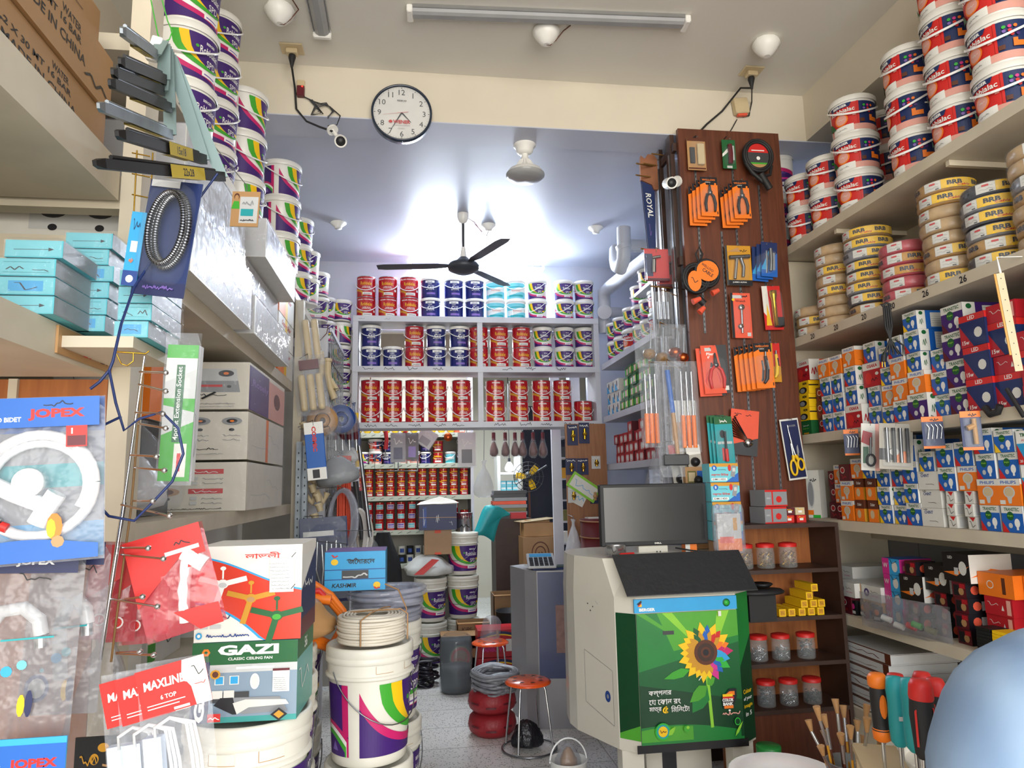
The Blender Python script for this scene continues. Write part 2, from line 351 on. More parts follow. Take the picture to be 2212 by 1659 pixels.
        m=M(); m.tube([((r+.012)*math.sin(a),-(r+.009)*math.cos(a),h-.03-.075*math.cos(a)) for a in [-PI/2+PI*i/14 for i in range(15)]],.0042,'gloss',5); m.build('handle',t); return t
    if kind=='aqua':
        t=thing('paint_pail','','paint pail'); r,h=.086,.19; rf=lambda z:r-.003+.003*z/h
        A=[R_(-1.55,.0,1.55,.95,'cyan'),BD(-.8,.8,lambda u:.3+.1*math.sin(3*u),lambda u:.62+.1*math.sin(3*u),'white'),R_(-.6,.68,.6,.74,'teal'),R_(-.5,.1,.5,.22,'teal'),TX('Robbialac',0,.48,.13,'pink',w=.6)]
        m=M(); m.lathe([(r-.006,0),(r-.003,.003),(r,h-.02)],'gloss',26); m.art(CY_(rf,.008),scale_art(A,.15,.15),du=.02); m.build('body',t)
        m=M(); m.lathe([(r+.004,h-.026),(r+.006,h-.022),(r+.006,h-.003),(r+.002,h),(r-.008,h),(r-.01,h-.006),(.001,h-.006)],'pailwhite',26,cap=False); m.build('lid',t)
        m=M(); m.tube([((r+.012)*math.sin(a),-(r+.009)*math.cos(a),h-.03-.075*math.cos(a)) for a in [-PI/2+PI*i/14 for i in range(15)]],.0042,'gloss',5); m.build('handle',t); return t
    if kind=='tall':  # white and purple can beside the pillar
        t=thing('paint_can','','paint can'); r,h=.1,.24; A=[R_(-1.4,0,.55,.72,'purple'),BD(-.3,.55,lambda u:.62-.25*(u+.3),lambda u:.72,'magenta'),BD(-.1,.55,lambda u:.68-.2*(u+.1),lambda u:.76,'white'),PG([(-.1,.72),(.1,.74),(.0,.8)],'green'),
            SQ(-.1,.42,.4,.1,'lilac',3),R_(-.2,.24,.3,.3,'hotpink'),R_(.1,.05,.45,.15,'white'),EL(.85,.5,.05,.04,'green'),EL(.85,.35,.05,.04,'green'),SQ(.75,.2,.4,.04,'grey',1),SQ(.75,.6,.4,.04,'grey',2),SQ(.1,.88,.5,.03,'grey',2)]
        m=M(); m.lathe([(r-.005,0),(r-.002,.005),(r,h-.02)],'pailwhite',26); m.art(CY_(lambda z:r-.001,.01),scale_art(A,.2,.2),du=.02); m.build('body',t)
        m=M(); m.lathe([(r+.003,h-.025),(r+.005,h-.02),(r+.005,h-.002),(r,h),(r-.01,h),(r-.013,h-.01),(.001,h-.01)],'pailwhite',26,cap=False); m.build('lid',t); return t
    if kind=='quart':
        t=thing('paint_tin','','paint tin'); r,h=.052,.112; A=[BD(-.95,-.1,lambda u:.05,lambda u:.66-.35*(u+.95)**2,'yellow'),BD(-.9,.0,lambda u:.0,lambda u:.52-.3*(u+.95)**2,'redtin'),TX('Robbialac',.05,.68,.2,'yellow',w=.9,bold=.03),TX('SUPER GLOSS',.05,.42,.09,'white'),R_(-.25,.08,.4,.25,'paper')]
        m=M(); m.lathe([(r-.001,0),(r,.002),(r,h-.003)],'redtin',18); m.art(CY_(lambda z:r,.004),scale_art(A,.1,.1),du=.02); m.build('body',t)
        m=M(); m.lathe([(r+.001,h-.004),(r+.002,h),(r-.004,h),(r-.006,h-.005),(.001,h-.005)],'ochre',18,cap=False); m.build('lid',t); return t
    if kind in('quartb','quartg'):
        t=thing('paint_tin','','paint tin'); r,h=.055,.12; lb='lilac' if kind=='quartb' else 'cyan'
        A=[R_(-.5,.2,.5,.8,'paper'),R_(-.42,.5,.42,.74,lb),R_(-.42,.28,.42,.42,lb)]
        m=M(); m.lathe([(r-.001,0),(r,.002),(r,h-.003)],'redtin',18); m.art(CY_(lambda z:r,.006),scale_art(A,.1,.105),du=.02); m.build('body',t)
        m=M(); m.lathe([(r+.001,h-.004),(r+.002,h),(r-.004,h),(r-.006,h-.005),(.001,h-.005)],'brass',18,cap=False); m.build('lid',t); return t
    if kind=='bucket':
        t=thing('paint_bucket','','bucket'); h=.376; rf=lambda z:.1268+.0122*z/.225
        m=M(); m.lathe([(.118,0),(.124,.006),(.126,.03),(.1385,.262),(.139,.27),(.1425,.292)],'bucketwhite',40)
        m.art(CY_(rf,.035),scale_art(spd_art(True),.225,.225),du=.02)
        # rim band with clasps below the lid
        m.lathe([(.1425,.272),(.1495,.276),(.1495,.283),(.1425,.287)],'bucketwhite',40,cap=False)
        m.lathe([(.1425,.287),(.1435,.325)],'bucketwhite',40,cap=False)
        for a in (-.42,.42,PI-.42,PI+.42):
            a-=PI/2
            for k in range(2): pass
        mp=CY_(lambda z:.1432,.289)
        for u0 in (-.075,.035,.4,-.46): m.art(mp,[R_(u0,.006,u0+.06,.03,'bucketwhite'),LN(u0,.006,u0+.06,.006,.0015,'tan'),LN(u0,.006,u0,.03,.0015,'tan')],du=.02)
        m.build('body',t)
        m=M(); m.lathe([(.146,.322),(.149,.324),(.149,.338),(.1475,.340),(.1475,.343),(.149,.345),(.1485,.368),(.146,.373),(.141,.374),(.136,.372),(.134,.362),(.13,.36),(.001,.36)],'bucketwhite',40,cap=False); m.build('lid',t)
        m=M(); pts=[(.151*math.sin(a),-.151*math.cos(a),.30-.17*max(0,math.cos(a))**.8*(1)) for a in [-PI/2+PI*i/20 for i in range(21)]]; m.tube(pts,.0022,'steel',5); m.build('handle',t,label='thin steel wire bail'); return t
PR={k:pail(k) for k in('spd','roof','red','redtop','silk','aqua','tall','quart','quartb','quartg','bucket')}
NAMES={'spd':'white pail with purple, green and yellow swoosh label'}
# right wall shelves
RSX=2.2
S=[(3.02,-.6,4.3),(2.465,-.6,3.84),(1.905,-.6,3.84),(1.44,-.6,3.84),(.965,-.6,3.84),(.52,-.6,3.84)]
wsv=thing('shelving_unit','cream painted wall shelving of six boards along the right wall','shelving')
for z,a,b in S:
    m=M(); m.box(RSX,2.745,a,b,z-.05,z,'shelfpaint'); m.box(2.64,2.745,a,b,z-.13,z-.05,'shelfpaint')
    if z==2.465: m.art(lambda u,v,h:(RSX-h,-u,v),[TX(s_,-P(x_,640,X=RSX).y,2.44,.03,'ink') for x_,s_ in ((1748,'20'),(1800,'20'),(1862,'20'),(1925,'20'),(2000,'26'),(2085,'26'))])
    m.build('shelf_board',wsv)
m=M(); m.box(RSX,RSX+.05,3.845,3.9,.0,2.968,'shelfpaint'); m.build('upright',wsv)
m=M(); m.box(RSX+.06,2.745,3.845,3.875,0,2.965,'shelfpaint'); m.build('end_panel',wsv)
for y in (3.3,2.5,1.7,.9): m=M(); m.box(2.23,2.74,y,y+.02,2.945,2.969,'shelfpaint'); m.build('batten',wsv)
# top shelf pails on the right
cols=[(2172,1,4,'front'),(2068,2,4,'front'),(1971,3,3,'front'),(1856,4,3,'front'),(1795,5,2,'front'),(1748,6,2,'front')]
ys=[]
TIER=['bottom','second','third','top']
tn={2:['lower','upper'],3:['lowest','middle','topmost'],4:['lowest','second lowest','third','topmost']}
cw=['nearest','second','third','fourth','fifth','farthest']
py={0:170,1:200,2:220,3:400,4:430,5:480}
for i,(px,k,n,_) in enumerate(cols):
    y=P(px,py[i],X=2.33).y; y=max(y,(ys[-1]+.238) if ys else 0); ys.append(y)
    for j in range(n):
        rot=-PI/2+.95+[.0,-.05,-.08,.42,.3,.1][i]+random.uniform(-.1,.1)-.3*(i==2 and j==1)
        dup(PR['roof'],(2.33,y,3.021+.206*j),rot-.35,label='red and navy pail, %s in the %s front stack, top right shelf'%(tn[n][j],cw[i]),group='red and navy pails on the top right shelf')
print('right ys',ys)
for i,(y,n) in enumerate([(2.93,3),(3.34,3),(3.62,2)]):
    for j in range(n): dup(PR['roof'],(2.605,y,3.021+.206*j),-PI/2+.6,label='red and navy pail, %s in the rear stack behind the %s front stack'%(tn[n][j],['third','fourth','fifth'][i]),group='red and navy pails on the top right shelf')
for j in range(3): dup(PR['tall'],(P(1682,420,Y=4.08).x,4.08,3.021+.241*j),-.45,label='white can with purple label, %s of three stacked right behind the wooden pillar'%tn[3][j],group='white and purple cans behind the pillar')
# ---------------- back rack ----------------
RY=6.0; ZT,ZM,Zl=3.125,2.685,2.205
rk=thing('paint_rack','white painted two-bay rack of paint cans spanning over the passage to the back','rack')
x0,x1=-.5,1.655; d=.3; HW=[[],[],[]]
for x in (x0,.565,x1-.045): m=M(); m.box(x,x+.045,RY,RY+(d if x!=.565 else .035),0 if x!=.565 else 2.205,3.075,'rackpaint'); m.build('upright',rk)
m=M()
A=[]
for k,px in enumerate((788,835,884,940,1090,1140,1205)): HW[1].append(SQ(P(px,800,Y=6).x-.02,2.65,.09,.03,'ink',k,.004))
for k,px in enumerate((795,840,890,945,985,1075,1130,1175,1225,1270)): HW[2].append(SQ(P(px,905,Y=6).x-.03,2.165,.1,.03,'ink',k+9,.004))
for k,px in enumerate((780,835)): HW[0].append(SQ(P(px,686,Y=6).x-.02,3.09,.05,.02,'grey',k+30,.003))
LASTX={}
def place_x(key,x,r,lo,hi):
    x=max(lo+.1,min(hi-.1,x)); p=LASTX.get(key)
    if p is not None and x-p[0]<p[1]+r+.003: x=p[0]+p[1]+r+.003
    LASTX[key]=(x,r); return x
def bay(x): return (-.455,.565) if x<.57 else (.61,1.61)
for z,hw in zip((3.125,2.685,2.205),HW): m=M(); m.box(x0,x1,RY-.005,RY+d,z-.05,z,'rackpaint'); m.art(lambda u,v,h:(u,RY-.005-h,v),hw); m.build('shelf_board',rk)
def rrow(px,kind,n,z,Y=RY+.145,lab='',rot=0,lvl='',h=.19):
    x=P(px,740 if z<3 else 640,Y=Y).x; x=place_x((z,Y),x,.0925,*((-.5,1.66) if z>3 or px==1034 else bay(x)))
    for j in range(n):
        dup(PR[kind],(x,Y,z+.001+.187*j),rot+random.uniform(-.12,.12),scale=(.86,.86,.925) if kind=='spd' else .975,label='%s, %s %s'%(lab[0],('%s of two'%tn[2][j]) if n==2 else 'single',lab[1]),group=lab[2])
o=['%s from the left'%s for s in ORD]
T='paint cans on top of the white rack'
for i,(px,k,n) in enumerate([(787,'redtop',2),(835,'redtop',2),(881,'redtop',2),(930,'silk',2),(980,'silk',2),(1024,'silk',2),(1062,'aqua',2),(1108,'aqua',2),(1160,'spd',2),(1218,'spd',2),(1262,'spd',2)]):
    nm={'redtop':'red gallon paint tin','silk':'navy white-lidded pail','aqua':'pale aqua paint pail','spd':'swoosh-labelled white pail'}[k]
    rrow(px,k,n,3.125,lab=(nm,'on rack top, %s'%o[i],T),rot={'spd':-.8}.get(k,0),h=.19 if k!='spd' else .188)
for i,(px,k) in enumerate([(738,'spd')]):
    pass
U='paint cans in the upper bays of the white rack'
rrow(1034,'red',2,2.685,Y=RY+.151,lab=('red gallon paint tin','partly behind the rack middle upright',U))
U='paint cans in the upper bays of the white rack'
LASTX2=None
for i,(px,k,n) in enumerate([(797,'silk',2),(844,'silk',1),(889,'red',2),(942,'silk',2),(992,'silk',2),(1034,'red',2),(1078,'red',2),(1126,'red',2),(1172,'spd',2),(1218,'spd',2),(1260,'spd',2)]):
    nm={'red':'red gallon paint tin','silk':'navy white-lidded pail','spd':'swoosh-labelled white pail'}[k]
    if px==1034: continue
    rrow(px,k,n,2.685,lab=(nm,'in rack upper bays, %s'%o[i],U),rot={'spd':-.8}.get(k,0),h=.188)
L='red tins in the lower bays of the white rack'
for i,(px,n) in enumerate([(796,2),(843,2),(896,2),(945,2),(997,2),(1070,2),(1121,2),(1170,2),(1215,2),(1259,1)]):
    x=P(px,850,Y=RY+.13).x; x=place_x('low',x,.0925,*bay(x))
    for j in range(n): dup(PR['red'],(x,RY+.145,2.206+.187*j),random.uniform(-.1,.1),scale=.975,label='red gallon paint tin, %s in rack lower bays, %s'%(('%s of two'%tn[2][j]) if n==2 else 'single',o[i]),group=L)
# ---------------- left top shelf stacks ----------------
LX=-.75; ZLT=2.94
def lstack(px,py,n,X,Zb,rot,where,kind='spd',h=.2,sc=1):
    p=P(px,py,X=X)
    for j in range(n): dup(PR[kind],(X,p.y,Zb+h*sc*j),rot+random.uniform(-.15,.15),label='swoosh-labelled white paint pail, number %d from the bottom of the %s'%(j+1,where),group='white paint pails stacked on the left shelf top',scale=sc)
    return p.y
# ---------------- helpers for goods ----------------
def carton(name,label,cat,loc,w,d,h,mt,front=None,right=None,left=None,top=None,rot=0,group=None,wrap=None,lab2=None,bev=0):
    m=M(); m.box(-w/2,w/2,-d/2,d/2,0,h,mt,bev)
    if front: m.art(FR(-w/2,0,-d/2),scale_art(front,w,h))
    if right: m.art(SD(-d/2,0,w/2),scale_art(right,d,h))
    if left: m.art(SDL(d/2,0,-w/2),scale_art(left,d,h))
    if top: m.art(TP(-w/2,-d/2,h),scale_art(top,w,d))
    if wrap is None:
        o=m.build(name,None,loc,(0,0,rot)); return tag(o,label,cat,group)
    t=thing(name,label,cat,loc,rot,group); m.build('carton_body',t)
    m=M(); r=random.Random(len(name))
    e=.004; n=8
    mp=[FR(-w/2,0,-d/2-e),SD(-d/2,0,w/2+e),TP(-w/2,-d/2,h+e)]
    for q,(W,Hh) in zip(mp,((w,h),(d,h),(w,d))):
        V=[q(W*i/n,Hh*j/n,r.random()*.004) for j in range(n+1) for i in range(n+1)]
        m.add(V,[(j*(n+1)+i,j*(n+1)+i+1,(j+1)*(n+1)+i+1,(j+1)*(n+1)+i) for j in range(n) for i in range(n)],wrap,True)
    m.build('plastic_wrap',t); return t
def bagmesh(m,w,h,d,mt,seed=0,knot=.12,n=16,rows=14,z0=0,fill=1.0):
    r=random.Random(seed); rings=[]
    for j in range(rows+1):
        t=j/rows; z=z0-h*t
        if knot and t<knot: k=.12+.3*abs(t/knot-.5)
        else:
            u=(t-knot)/(1-knot); k=.25+.75*min(1,u*1.6)**.7
            if u>.85: k*=math.sqrt(max(.02,1-((u-.85)/.15)**2*.75))
        ring=[]
        for i in range(n):
            a=2*PI*i/n; q=1+.09*math.sin(5*a+seed+3*t)+.07*(r.random()-.5)
            ring.append((w/2*k*math.cos(a)*q,d/2*(k if not knot else k)*math.sin(a)*q,z+.01*(r.random()-.5)))
        rings.append(ring)
    m.loft(rings,mt,True,True)
def panelbag(m,w,h,d,mt,seed=0,nx=8,nz=12):  # flat sachet: thin pillow, top sealed; origin top centre
    r=random.Random(seed)
    for s in (-1,1):
        V=[]
        for j in range(nz+1):
            for i in range(nx+1):
                u,v=i/nx,j/nz; b=math.sin(PI*u)**.5*math.sin(PI*min(1,v*1.02))**.5
                V.append(((u-.5)*w,s*(d/2*b+(.004*r.random() if 0<i<nx and 0<j<nz else 0)),-v*h))
        m.add(V,[(j*(nx+1)+i,j*(nx+1)+i+1,(j+1)*(nx+1)+i+1,(j+1)*(nx+1)+i) for j in range(nz) for i in range(nx)],mt,True)
def coil(m,r,h,mt,loops=5,wr=None,irr=.004,seed=0,seg=28,cx=0,cy=0,z0=0,rin=None,sx=1,sy=1,layers=1):
    rr=random.Random(seed); wr=wr or h/loops/1.7
    for l in range(layers):
        for k in range(loops):
            z=z0+wr+(h-2*wr)*k/max(1,loops-1); R=r-wr-l*wr*1.7+irr*(rr.random()-.5); ph=rr.random()*6
            m.tube([(cx+sx*(R+irr*math.sin(2*a+ph))*math.cos(a),cy+sy*(R+irr*math.sin(3*a+ph))*math.sin(a),z+irr*.5*math.sin(a+ph)) for a in [2*PI*i/seg for i in range(seg)]],wr,mt,5,closed=True)
def rotY(a): return (0,a,0)
def sweepart(pts,wd,mt):   # flat ribbon polygon
    return [LN(*pts[i],*pts[i+1],wd,mt) for i in range(len(pts)-1)]
# ---------------- left wall shelving ----------------
ls=thing('shelving_unit','cream painted shelving with upright post along the left side of the shop','shelving')
def lsb(x0,x1,y0,y1,z0,z1,name='shelf_board',mt='shelfpaint',lab=None): m=M(); m.box(x0,x1,y0,y1,z0,z1,mt); return m.build(name,ls,label=lab)
lsb(-1.44,-.75,-.6,1.85,2.40,2.50); lsb(-1.44,-.75,-.6,1.85,1.94,2.015)
lsb(-.75,-.70,1.86,1.95,0,4.02,'upright'); lsb(-1.44,-.75,1.87,1.92,2.385,2.475,'rail'); lsb(-1.44,-.75,1.87,1.92,2.24,2.31,'rail')
lsb(-1.44,-.75,1.96,6.0,2.89,2.94); lsb(-1.44,-.75,1.96,4.55,2.27,2.33); lsb(-1.44,-.75,1.96,4.6,1.51,1.57); lsb(-1.44,-.75,1.96,4.55,1.02,1.07); lsb(-1.44,-.75,1.96,4.55,.5,.55)
lsb(-.75,-.70,4.61,4.68,0,2.88,'upright')
m=M(); m.box(-1.44,-.752,1.862,1.90,0,1.935,'panelwood'); m.box(-.975,-.955,1.852,1.862,1.80,1.935,'shelfpaint'); t=m.build('partition_panel'); tag(t,'orange-brown wooden partition panel under the near left shelf','panel')
p1_,p2_=P(120,722,X=-.75),P(232,770,X=-.75)
m=M(); m.box(-.7495,-.744,p1_.y,p2_.y+.02,1.95,2.01,'tan')
m.art(lambda u,v,h:(-.744+h,p1_.y+u,1.95+v),[SQ(.02,.015,.06,.03,'brown',1),TX('28',.14,.03,.035,'red'),TX('26',.23,.03,.035,'brown'),TX('2',.31,.03,.03,'brown')])
m.build('price_tape',ls,label='yellowed tape with red handwritten numbers')
# dark slabs behind blue boxes and stove carton seen between the rails
for k in range(5):
    m=M(); m.box(-1.43,-.9-.0*k,1.97,2.25,2.018+.042*k,2.056+.042*k,'dkgrey'); t=m.build('stacked_board'); tag(t,'dark grey flat board, number %d from the bottom of the pile behind the blue boxes'%(k+1),'board','dark boards behind the blue boxes')
carton('stove_carton','white carton with purple swirl peeking between the near left rails','box',(-1.09,2.09,2.332),.6,.2,.12,'paper',front=[EL(.1,.55,.17,.6,'purple'),EL(.1,.6,.08,.35,'paper'),BD(.35,.47,lambda u:.1,lambda u:.1+.9*(1-((u-.41)/.07)**2),'maroon'),R_(.6,.3,.98,.8,'ltgrey'),EL(.7,.75,.06,.18,'dkgrey'),EL(.9,.75,.06,.18,'dkgrey'),EL(.7,.35,.02,.08,'ink'),EL(.9,.35,.02,.08,'ink'),EL(.5,.05,.05,.08,'green')])
# kraft cartons on the near top shelf
KA=[TX('WATER',.62,.78,.13,'ink'),TX('MADE IN CHINA',.5,.36,.16,'ink',w=.5),TX('2 X 30 MT 16 BAR',.48,.6,.12,'ink',w=.45),SQ(.05,.4,.2,.4,'ink',2,.02),SQ(.75,.1,.2,.3,'ink',3,.02)]
KS=lambda s:[SQ(.06+.3*i,.2+.2*((i+s)%2),.22,.4,'ink',s*5+i,.012) for i in range(3)]
yA=1.3
for i,(y0,y1,z,h,lb,nm) in enumerate([(1.22,1.84,2.501,.125,'kraft carton printed 2X30 MT 16 BAR, lowest on the near left top shelf',0),(1.25,1.84,2.628,.15,'kraft carton with black stamped print, middle of three on near left shelf',1),(1.05,1.84,2.78,.14,'greyish kraft carton with ink scribbles, topmost on the near left shelf',2)]):
    carton('cardboard_box',lb,'box',(-.97+(0,.01,-.03)[i],(y0+y1)/2,z),.36,y1-y0,h,'kraft',right=KA if i<2 else KS(3),front=KS(i),group='kraft cartons on the near left shelf')
m=M(); m.box(-1.3,-.79,.6,1.0,2.501,2.95,'paper'); 
# light blue boxes on near lower shelf
def blueart(k):
    a=[R_(.02,.06,.98,.94,'cyan')]
    if k%3==0: a+=[SQ(.15,.25,.3,.45,'ink',k,.03),SQ(.6,.25,.28,.45,'ink',k+1,.03),LN(.1,.2,.9,.2,.02,'teal'),LN(.1,.8,.9,.8,.02,'teal')]
    elif k%3==1: a+=[LN(.15,.45,.75,.47,.03,'ink'),PG([(.75,.36),(.85,.47),(.75,.58)],'ink')]
    else: a+=[R_(.2,.2,.8,.8,'sky'),SQ(.3,.25,.4,.45,'ink',k,.03)]
    return a
mat('boxteal','62bcc8',.5); 
k=0
for nm,xc,yc,n,w in (('left',P(108,640,Y=1.6).x,1.6,4,.11),('middle',P(205,640,Y=1.72).x,1.76,6,.10),('right',P(291,700,Y=1.64).x,1.72,4,.07)):
    for j in range(n):
        k+=1; z0=2.017 if nm!='right' else 1.992
        hh=.0365 if nm=='left' else .036
        zz=z0+(hh+.003)*j
        r=random.uniform(-.008,.008)
        carton('hardware_box','pale blue cardboard box, number %d from the bottom of the %s near pile'%(j+1,nm),'box',(xc+r,yc,zz),w,.17 if nm!='right' else .2,hh,'boxteal',front=blueart(k),right=[R_(0,0,1,1,'grey')] ,group='pale blue boxes on the near left shelf',wrap='film' if nm!='x' else None)
m=M(); m.box(-.7499,-.60,1.6,1.85,1.965,1.99,'shelfpaint'); t=m.build('bracket_shelf'); tag(t,'small cream shelf stub holding the right pile of blue boxes','shelf')
# silver wrapped cartons
SW=[SQ(.1,.2,.5,.5,'grey',4,.006),SQ(.5,.4,.35,.3,'grey',6,.006)]
for i,(x,y0,y1,z,h,lb) in enumerate([(-.93,2.22,3.05,2.331,.235,'white carton in shiny plastic wrap, lower of the near pair above the stove cartons'),(-.96,2.22,3.02,2.58,.235,'white carton in shiny plastic wrap, upper of the near pair'),
    (-.93,3.12,3.98,2.331,.17,'wrapped white carton, lowest of the far pile under the pails'),(-.98,3.12,3.9,2.512,.165,'wrapped white carton, middle of the far pile under the pails'),(-.90,3.16,3.95,2.69,.18,'wrapped white carton, topmost of the far pile and overhanging')]):
    carton('wrapped_carton',lb,'box',(x,(y0+y1)/2,z),.5,y1-y0,h,'paper',right=SW,wrap='silverfilm',group='plastic-wrapped cartons on the left shelf')
for j in range(3):
    carton('hob_carton','orange and white carton with red script, %s of three by the far left post'%tn[3][j],'box',(-.93,4.3,2.331+.17*j),.36,.5,.165,'paper',front=[R_(.3,0,1,.45,'orange'),TX('Super',.6,.72,.3,'red',w=.5,shear=.3)],right=[R_(0,0,.4,.5,'orange'),R_(.4,0,.55,1,'yellow'),TX('Super Star',.5,.75,.25,'red',w=.6,shear=.3)],group='orange and white cartons by the far left post')
# stove cartons
def stoveA():
    return [PG([(.32,.36),(.92,.36),(.88,.86),(.38,.86)],'ltgrey'),PG([(.32,.36),(.92,.36),(.9,.6),(.34,.6)],'grey'),EL(.47,.76,.07,.07,'ink'),EL(.79,.76,.07,.07,'ink'),EL(.47,.76,.025,.03,'orange'),EL(.79,.76,.025,.03,'orange'),EL(.44,.48,.02,.03,'ink'),EL(.82,.48,.02,.03,'ink'),R_(.5,.47,.76,.52,'red'),
     SQ(.5,.27,.3,.06,'ink',5,.012),SQ(.38,.1,.5,.03,'grey',6,.008),SQ(.38,.04,.5,.02,'grey',7,.006),PG([(.6,.2),(.72,.34),(.7,.36),(.58,.22)],'ink'),BD(.14,.26,lambda u:.2+.1*u,lambda u:.75-3*(u-.14),'purple'),BD(.14,.22,lambda u:.2+.1*u,lambda u:.6-3.5*(u-.14),'paper')]
def stoveB():
    a=[]
    for i in range(3): a+=[EL(.3+.28*i,.8,.09,.08,'grey'),EL(.3+.28*i,.8,.05,.045,'ink'),EL(.3+.28*i,.8,.02,.02,'orange'),EL(.3+.28*i,.62,.025,.03,'ink'),SQ(.22+.28*i,.48,.16,.04,'grey',i,.008),SQ(.22+.28*i,.38,.16,.06,'grey',i+8,.008)]
    return a+[SQ(.25,.2,.5,.05,'ink',2,.01),SQ(.2,.1,.6,.03,'grey',3,.006)]
def stoveC():
    a=[R_(.5,.76,.8,.86,'red'),SQ(.53,.78,.22,.05,'white',1,.01),R_(.5,.36,.8,.46,'red'),SQ(.53,.38,.22,.05,'white',2,.01)]
    for j in range(2): a+=[EL(.33,.8-.4*j,.1,.08,'tan'),EL(.33,.8-.4*j,.05,.05,'brown'),EL(.12,.8-.4*j,.08,.08,'ltgrey'),EL(.33,.66-.4*j,.02,.03,'ink'),EL(.1,.66-.4*j,.02,.03,'ink'),R_(.52,.64-.4*j,.58,.7-.4*j,'ltgrey'),SQ(.62,.64-.4*j,.18,.04,'grey',j,.008),R_(.52,.54-.4*j,.58,.6-.4*j,'ltgrey'),SQ(.62,.55-.4*j,.18,.04,'grey',j,.008)]
    return a+[SQ(.3,.04,.5,.03,'ink',3,.008)]
mat('cartonwhite','d8d0c0',.6,var=.05)
for j,(fa,ra,lb) in enumerate([(stoveC(),SW,'stove carton with two red labels, lowest of the left pile'),(stoveB(),[R_(.45,0,.52,1,'orange')]+SW,'stove carton with three round burners printed, middle of the left pile'),(stoveA(),[R_(0,0,.5,.95,'purple'),R_(.5,0,1,.9,'pink'),TX('Rosely',.28,.6,.2,'lilac',w=.4),EL(.75,.5,.1,.2,'maroon')],'stove carton printed with a silver two-burner hob, top of the left pile')]):
    carton('stove_carton',lb,'box',(-.945,3.63,1.571+.219*j),.47,.86,.208,'cartonwhite',front=fa,right=ra,wrap='film' if j<3 else None,group='gas stove cartons')
carton('printer_carton','black carton with white lettering behind the green extension pack','box',(-1.08,2.75,1.571),.3,.3,.34,'black',front=[TX('HP',.25,.35,.25,'white',rot=PI/2),SQ(.5,.2,.06,.6,'white',3,.02)],right=[TX('HD',.6,.35,.3,'white',rot=PI/2,w=.3)])
carton('appliance_carton','white and orange carton standing on top of the black carton','box',(-1.08,2.78,1.913),.32,.3,.3,'paper',front=[R_(.6,0,1,1,'orange'),SQ(.1,.3,.3,.3,'grey',2,.01)],right=[R_(.0,0,.4,1,'orange')])
m=M(); bagmesh(m,.3,.3,.22,'film',4,.1); bagmesh(m,.2,.16,.15,'bagwhite',5,.0,z0=-.12); t=m.build('polythene_bag',None,(-.88,2.4,1.885)); tag(t,'crumpled clear bag of white parts behind the chrome hook rack','bag')
# boxes below the stove shelf
SS=[R_(0,0,1,1,'paper'),R_(0,.0,.12,1,'green'),TX('SUPERSTAR',.55,.5,.3,'dkgreen',w=.6)]
for i,(x,y,z,w,lb) in enumerate([(-1.02,2.75,1.071,.3,'green-edged white bulb carton, lower left under the stove shelf'),(-1.0,2.78,1.243,.28,'green-edged white bulb carton, upper left under the stove shelf'),(-.92,3.3,1.071,.32,'green-edged white bulb carton, lower right under the stove shelf'),(-.93,3.32,1.243,.3,'green-edged white bulb carton, upper right under the stove shelf')]):
    carton('bulb_carton',lb,'box',(x,y,z),w,.36,.165,'paper',front=SS,right=[R_(.05,.1,.25,.9,'green'),SQ(.35,.2,.5,.5,'ink',i,.02)],group='green and white bulb cartons')
for i,(x,y,z,lb) in enumerate([(-.97,2.15,1.071,'plain white carton low behind the red bag'),(-.97,2.5,.551,'green and white carton with handwriting on the lower left shelf'),(-.95,2.2,.551,'white carton with inked handwriting beside the green one'),(-.96,2.2,.742,'handwritten white carton, top of the lower left pile')]):
    carton('bulb_carton',lb,'box',(x,y,z),.36,.3,.185,'paper',front=[SQ(.15+.25*k,.2,.2,.6,'ink',k+i*4,.02) for k in range(3)],right=[R_(.0,.0,.35,1,'dkgreen' if i else 'paper'),SQ(.4,.2,.5,.5,'ink',i,.02),TX('FUT',.18,.7,.3,'yellow',w=.22)],group=None)
# ---------------- left top shelf pails ----------------
G_='swoosh-labelled white pails stacked on the left shelf top'
LY=[0]
def lst(px,py,X,n,rot,name,sc=1.0,z=2.941):
    y=P(px,py,X=X).y; y=max(y,LY[0]+.256); LY[0]=y
    for j in range(n): dup(PR['spd'],(X,y,z+.2012*sc*j),rot+random.uniform(-.12,.12),label='white paint pail with purple swoosh, level %d of the %s'%(j+1,name),group=G_,scale=sc)
    return y
q=[lst(400,120,-.87,4,.25,'near left stack',1.16),lst(466,60,-.90,4,.25,'second left stack',1.08),lst(522,300,-.85,3,.85,'third left stack',1.15),lst(606,430,-.80,3,.9,'fourth left stack',1.15),lst(646,430,-.80,3,.5,'fifth left stack',1.0)]
print('left stacks y',q)
for (x,y,n,rot,nm) in [(-.86,4.93,3,.35,'stack behind the far left post'),(-1.09,4.93,2,.3,'inner stack by the wall'),(-.86,5.2,2,.1,'stack before the lintel'),(-.86,5.45,3,.1,'stack before the rack corner'),(-.86,5.72,3,.1,'last stack beside the rack corner')]:
    pass
for i,(px,py,Y,n,z) in enumerate([(662,620,5.0,2,2.941),(686,640,5.5,2,2.941),(702,650,5.9,2,2.85)]):
    x=P(px,py,Y=Y).x
    for j in range(n): dup(PR['spd'],(x,Y,z+.2012*j),-.75,label='small white purple-swoosh pail, %s of two, %s corner column left of rack'%(tn[2][j],['first','second','third'][i]),group='pails in the left rear corner')
x=P(738,640,Y=6.1).x
for j in range(5): dup(PR['spd'],(x,6.1,2.28+.2012*j),[-.55,-.5,-.5,.75,-.45][j],label='white pail with purple swoosh, level %d of the column left of the rack'%(j+1),group='pails in the left rear corner')
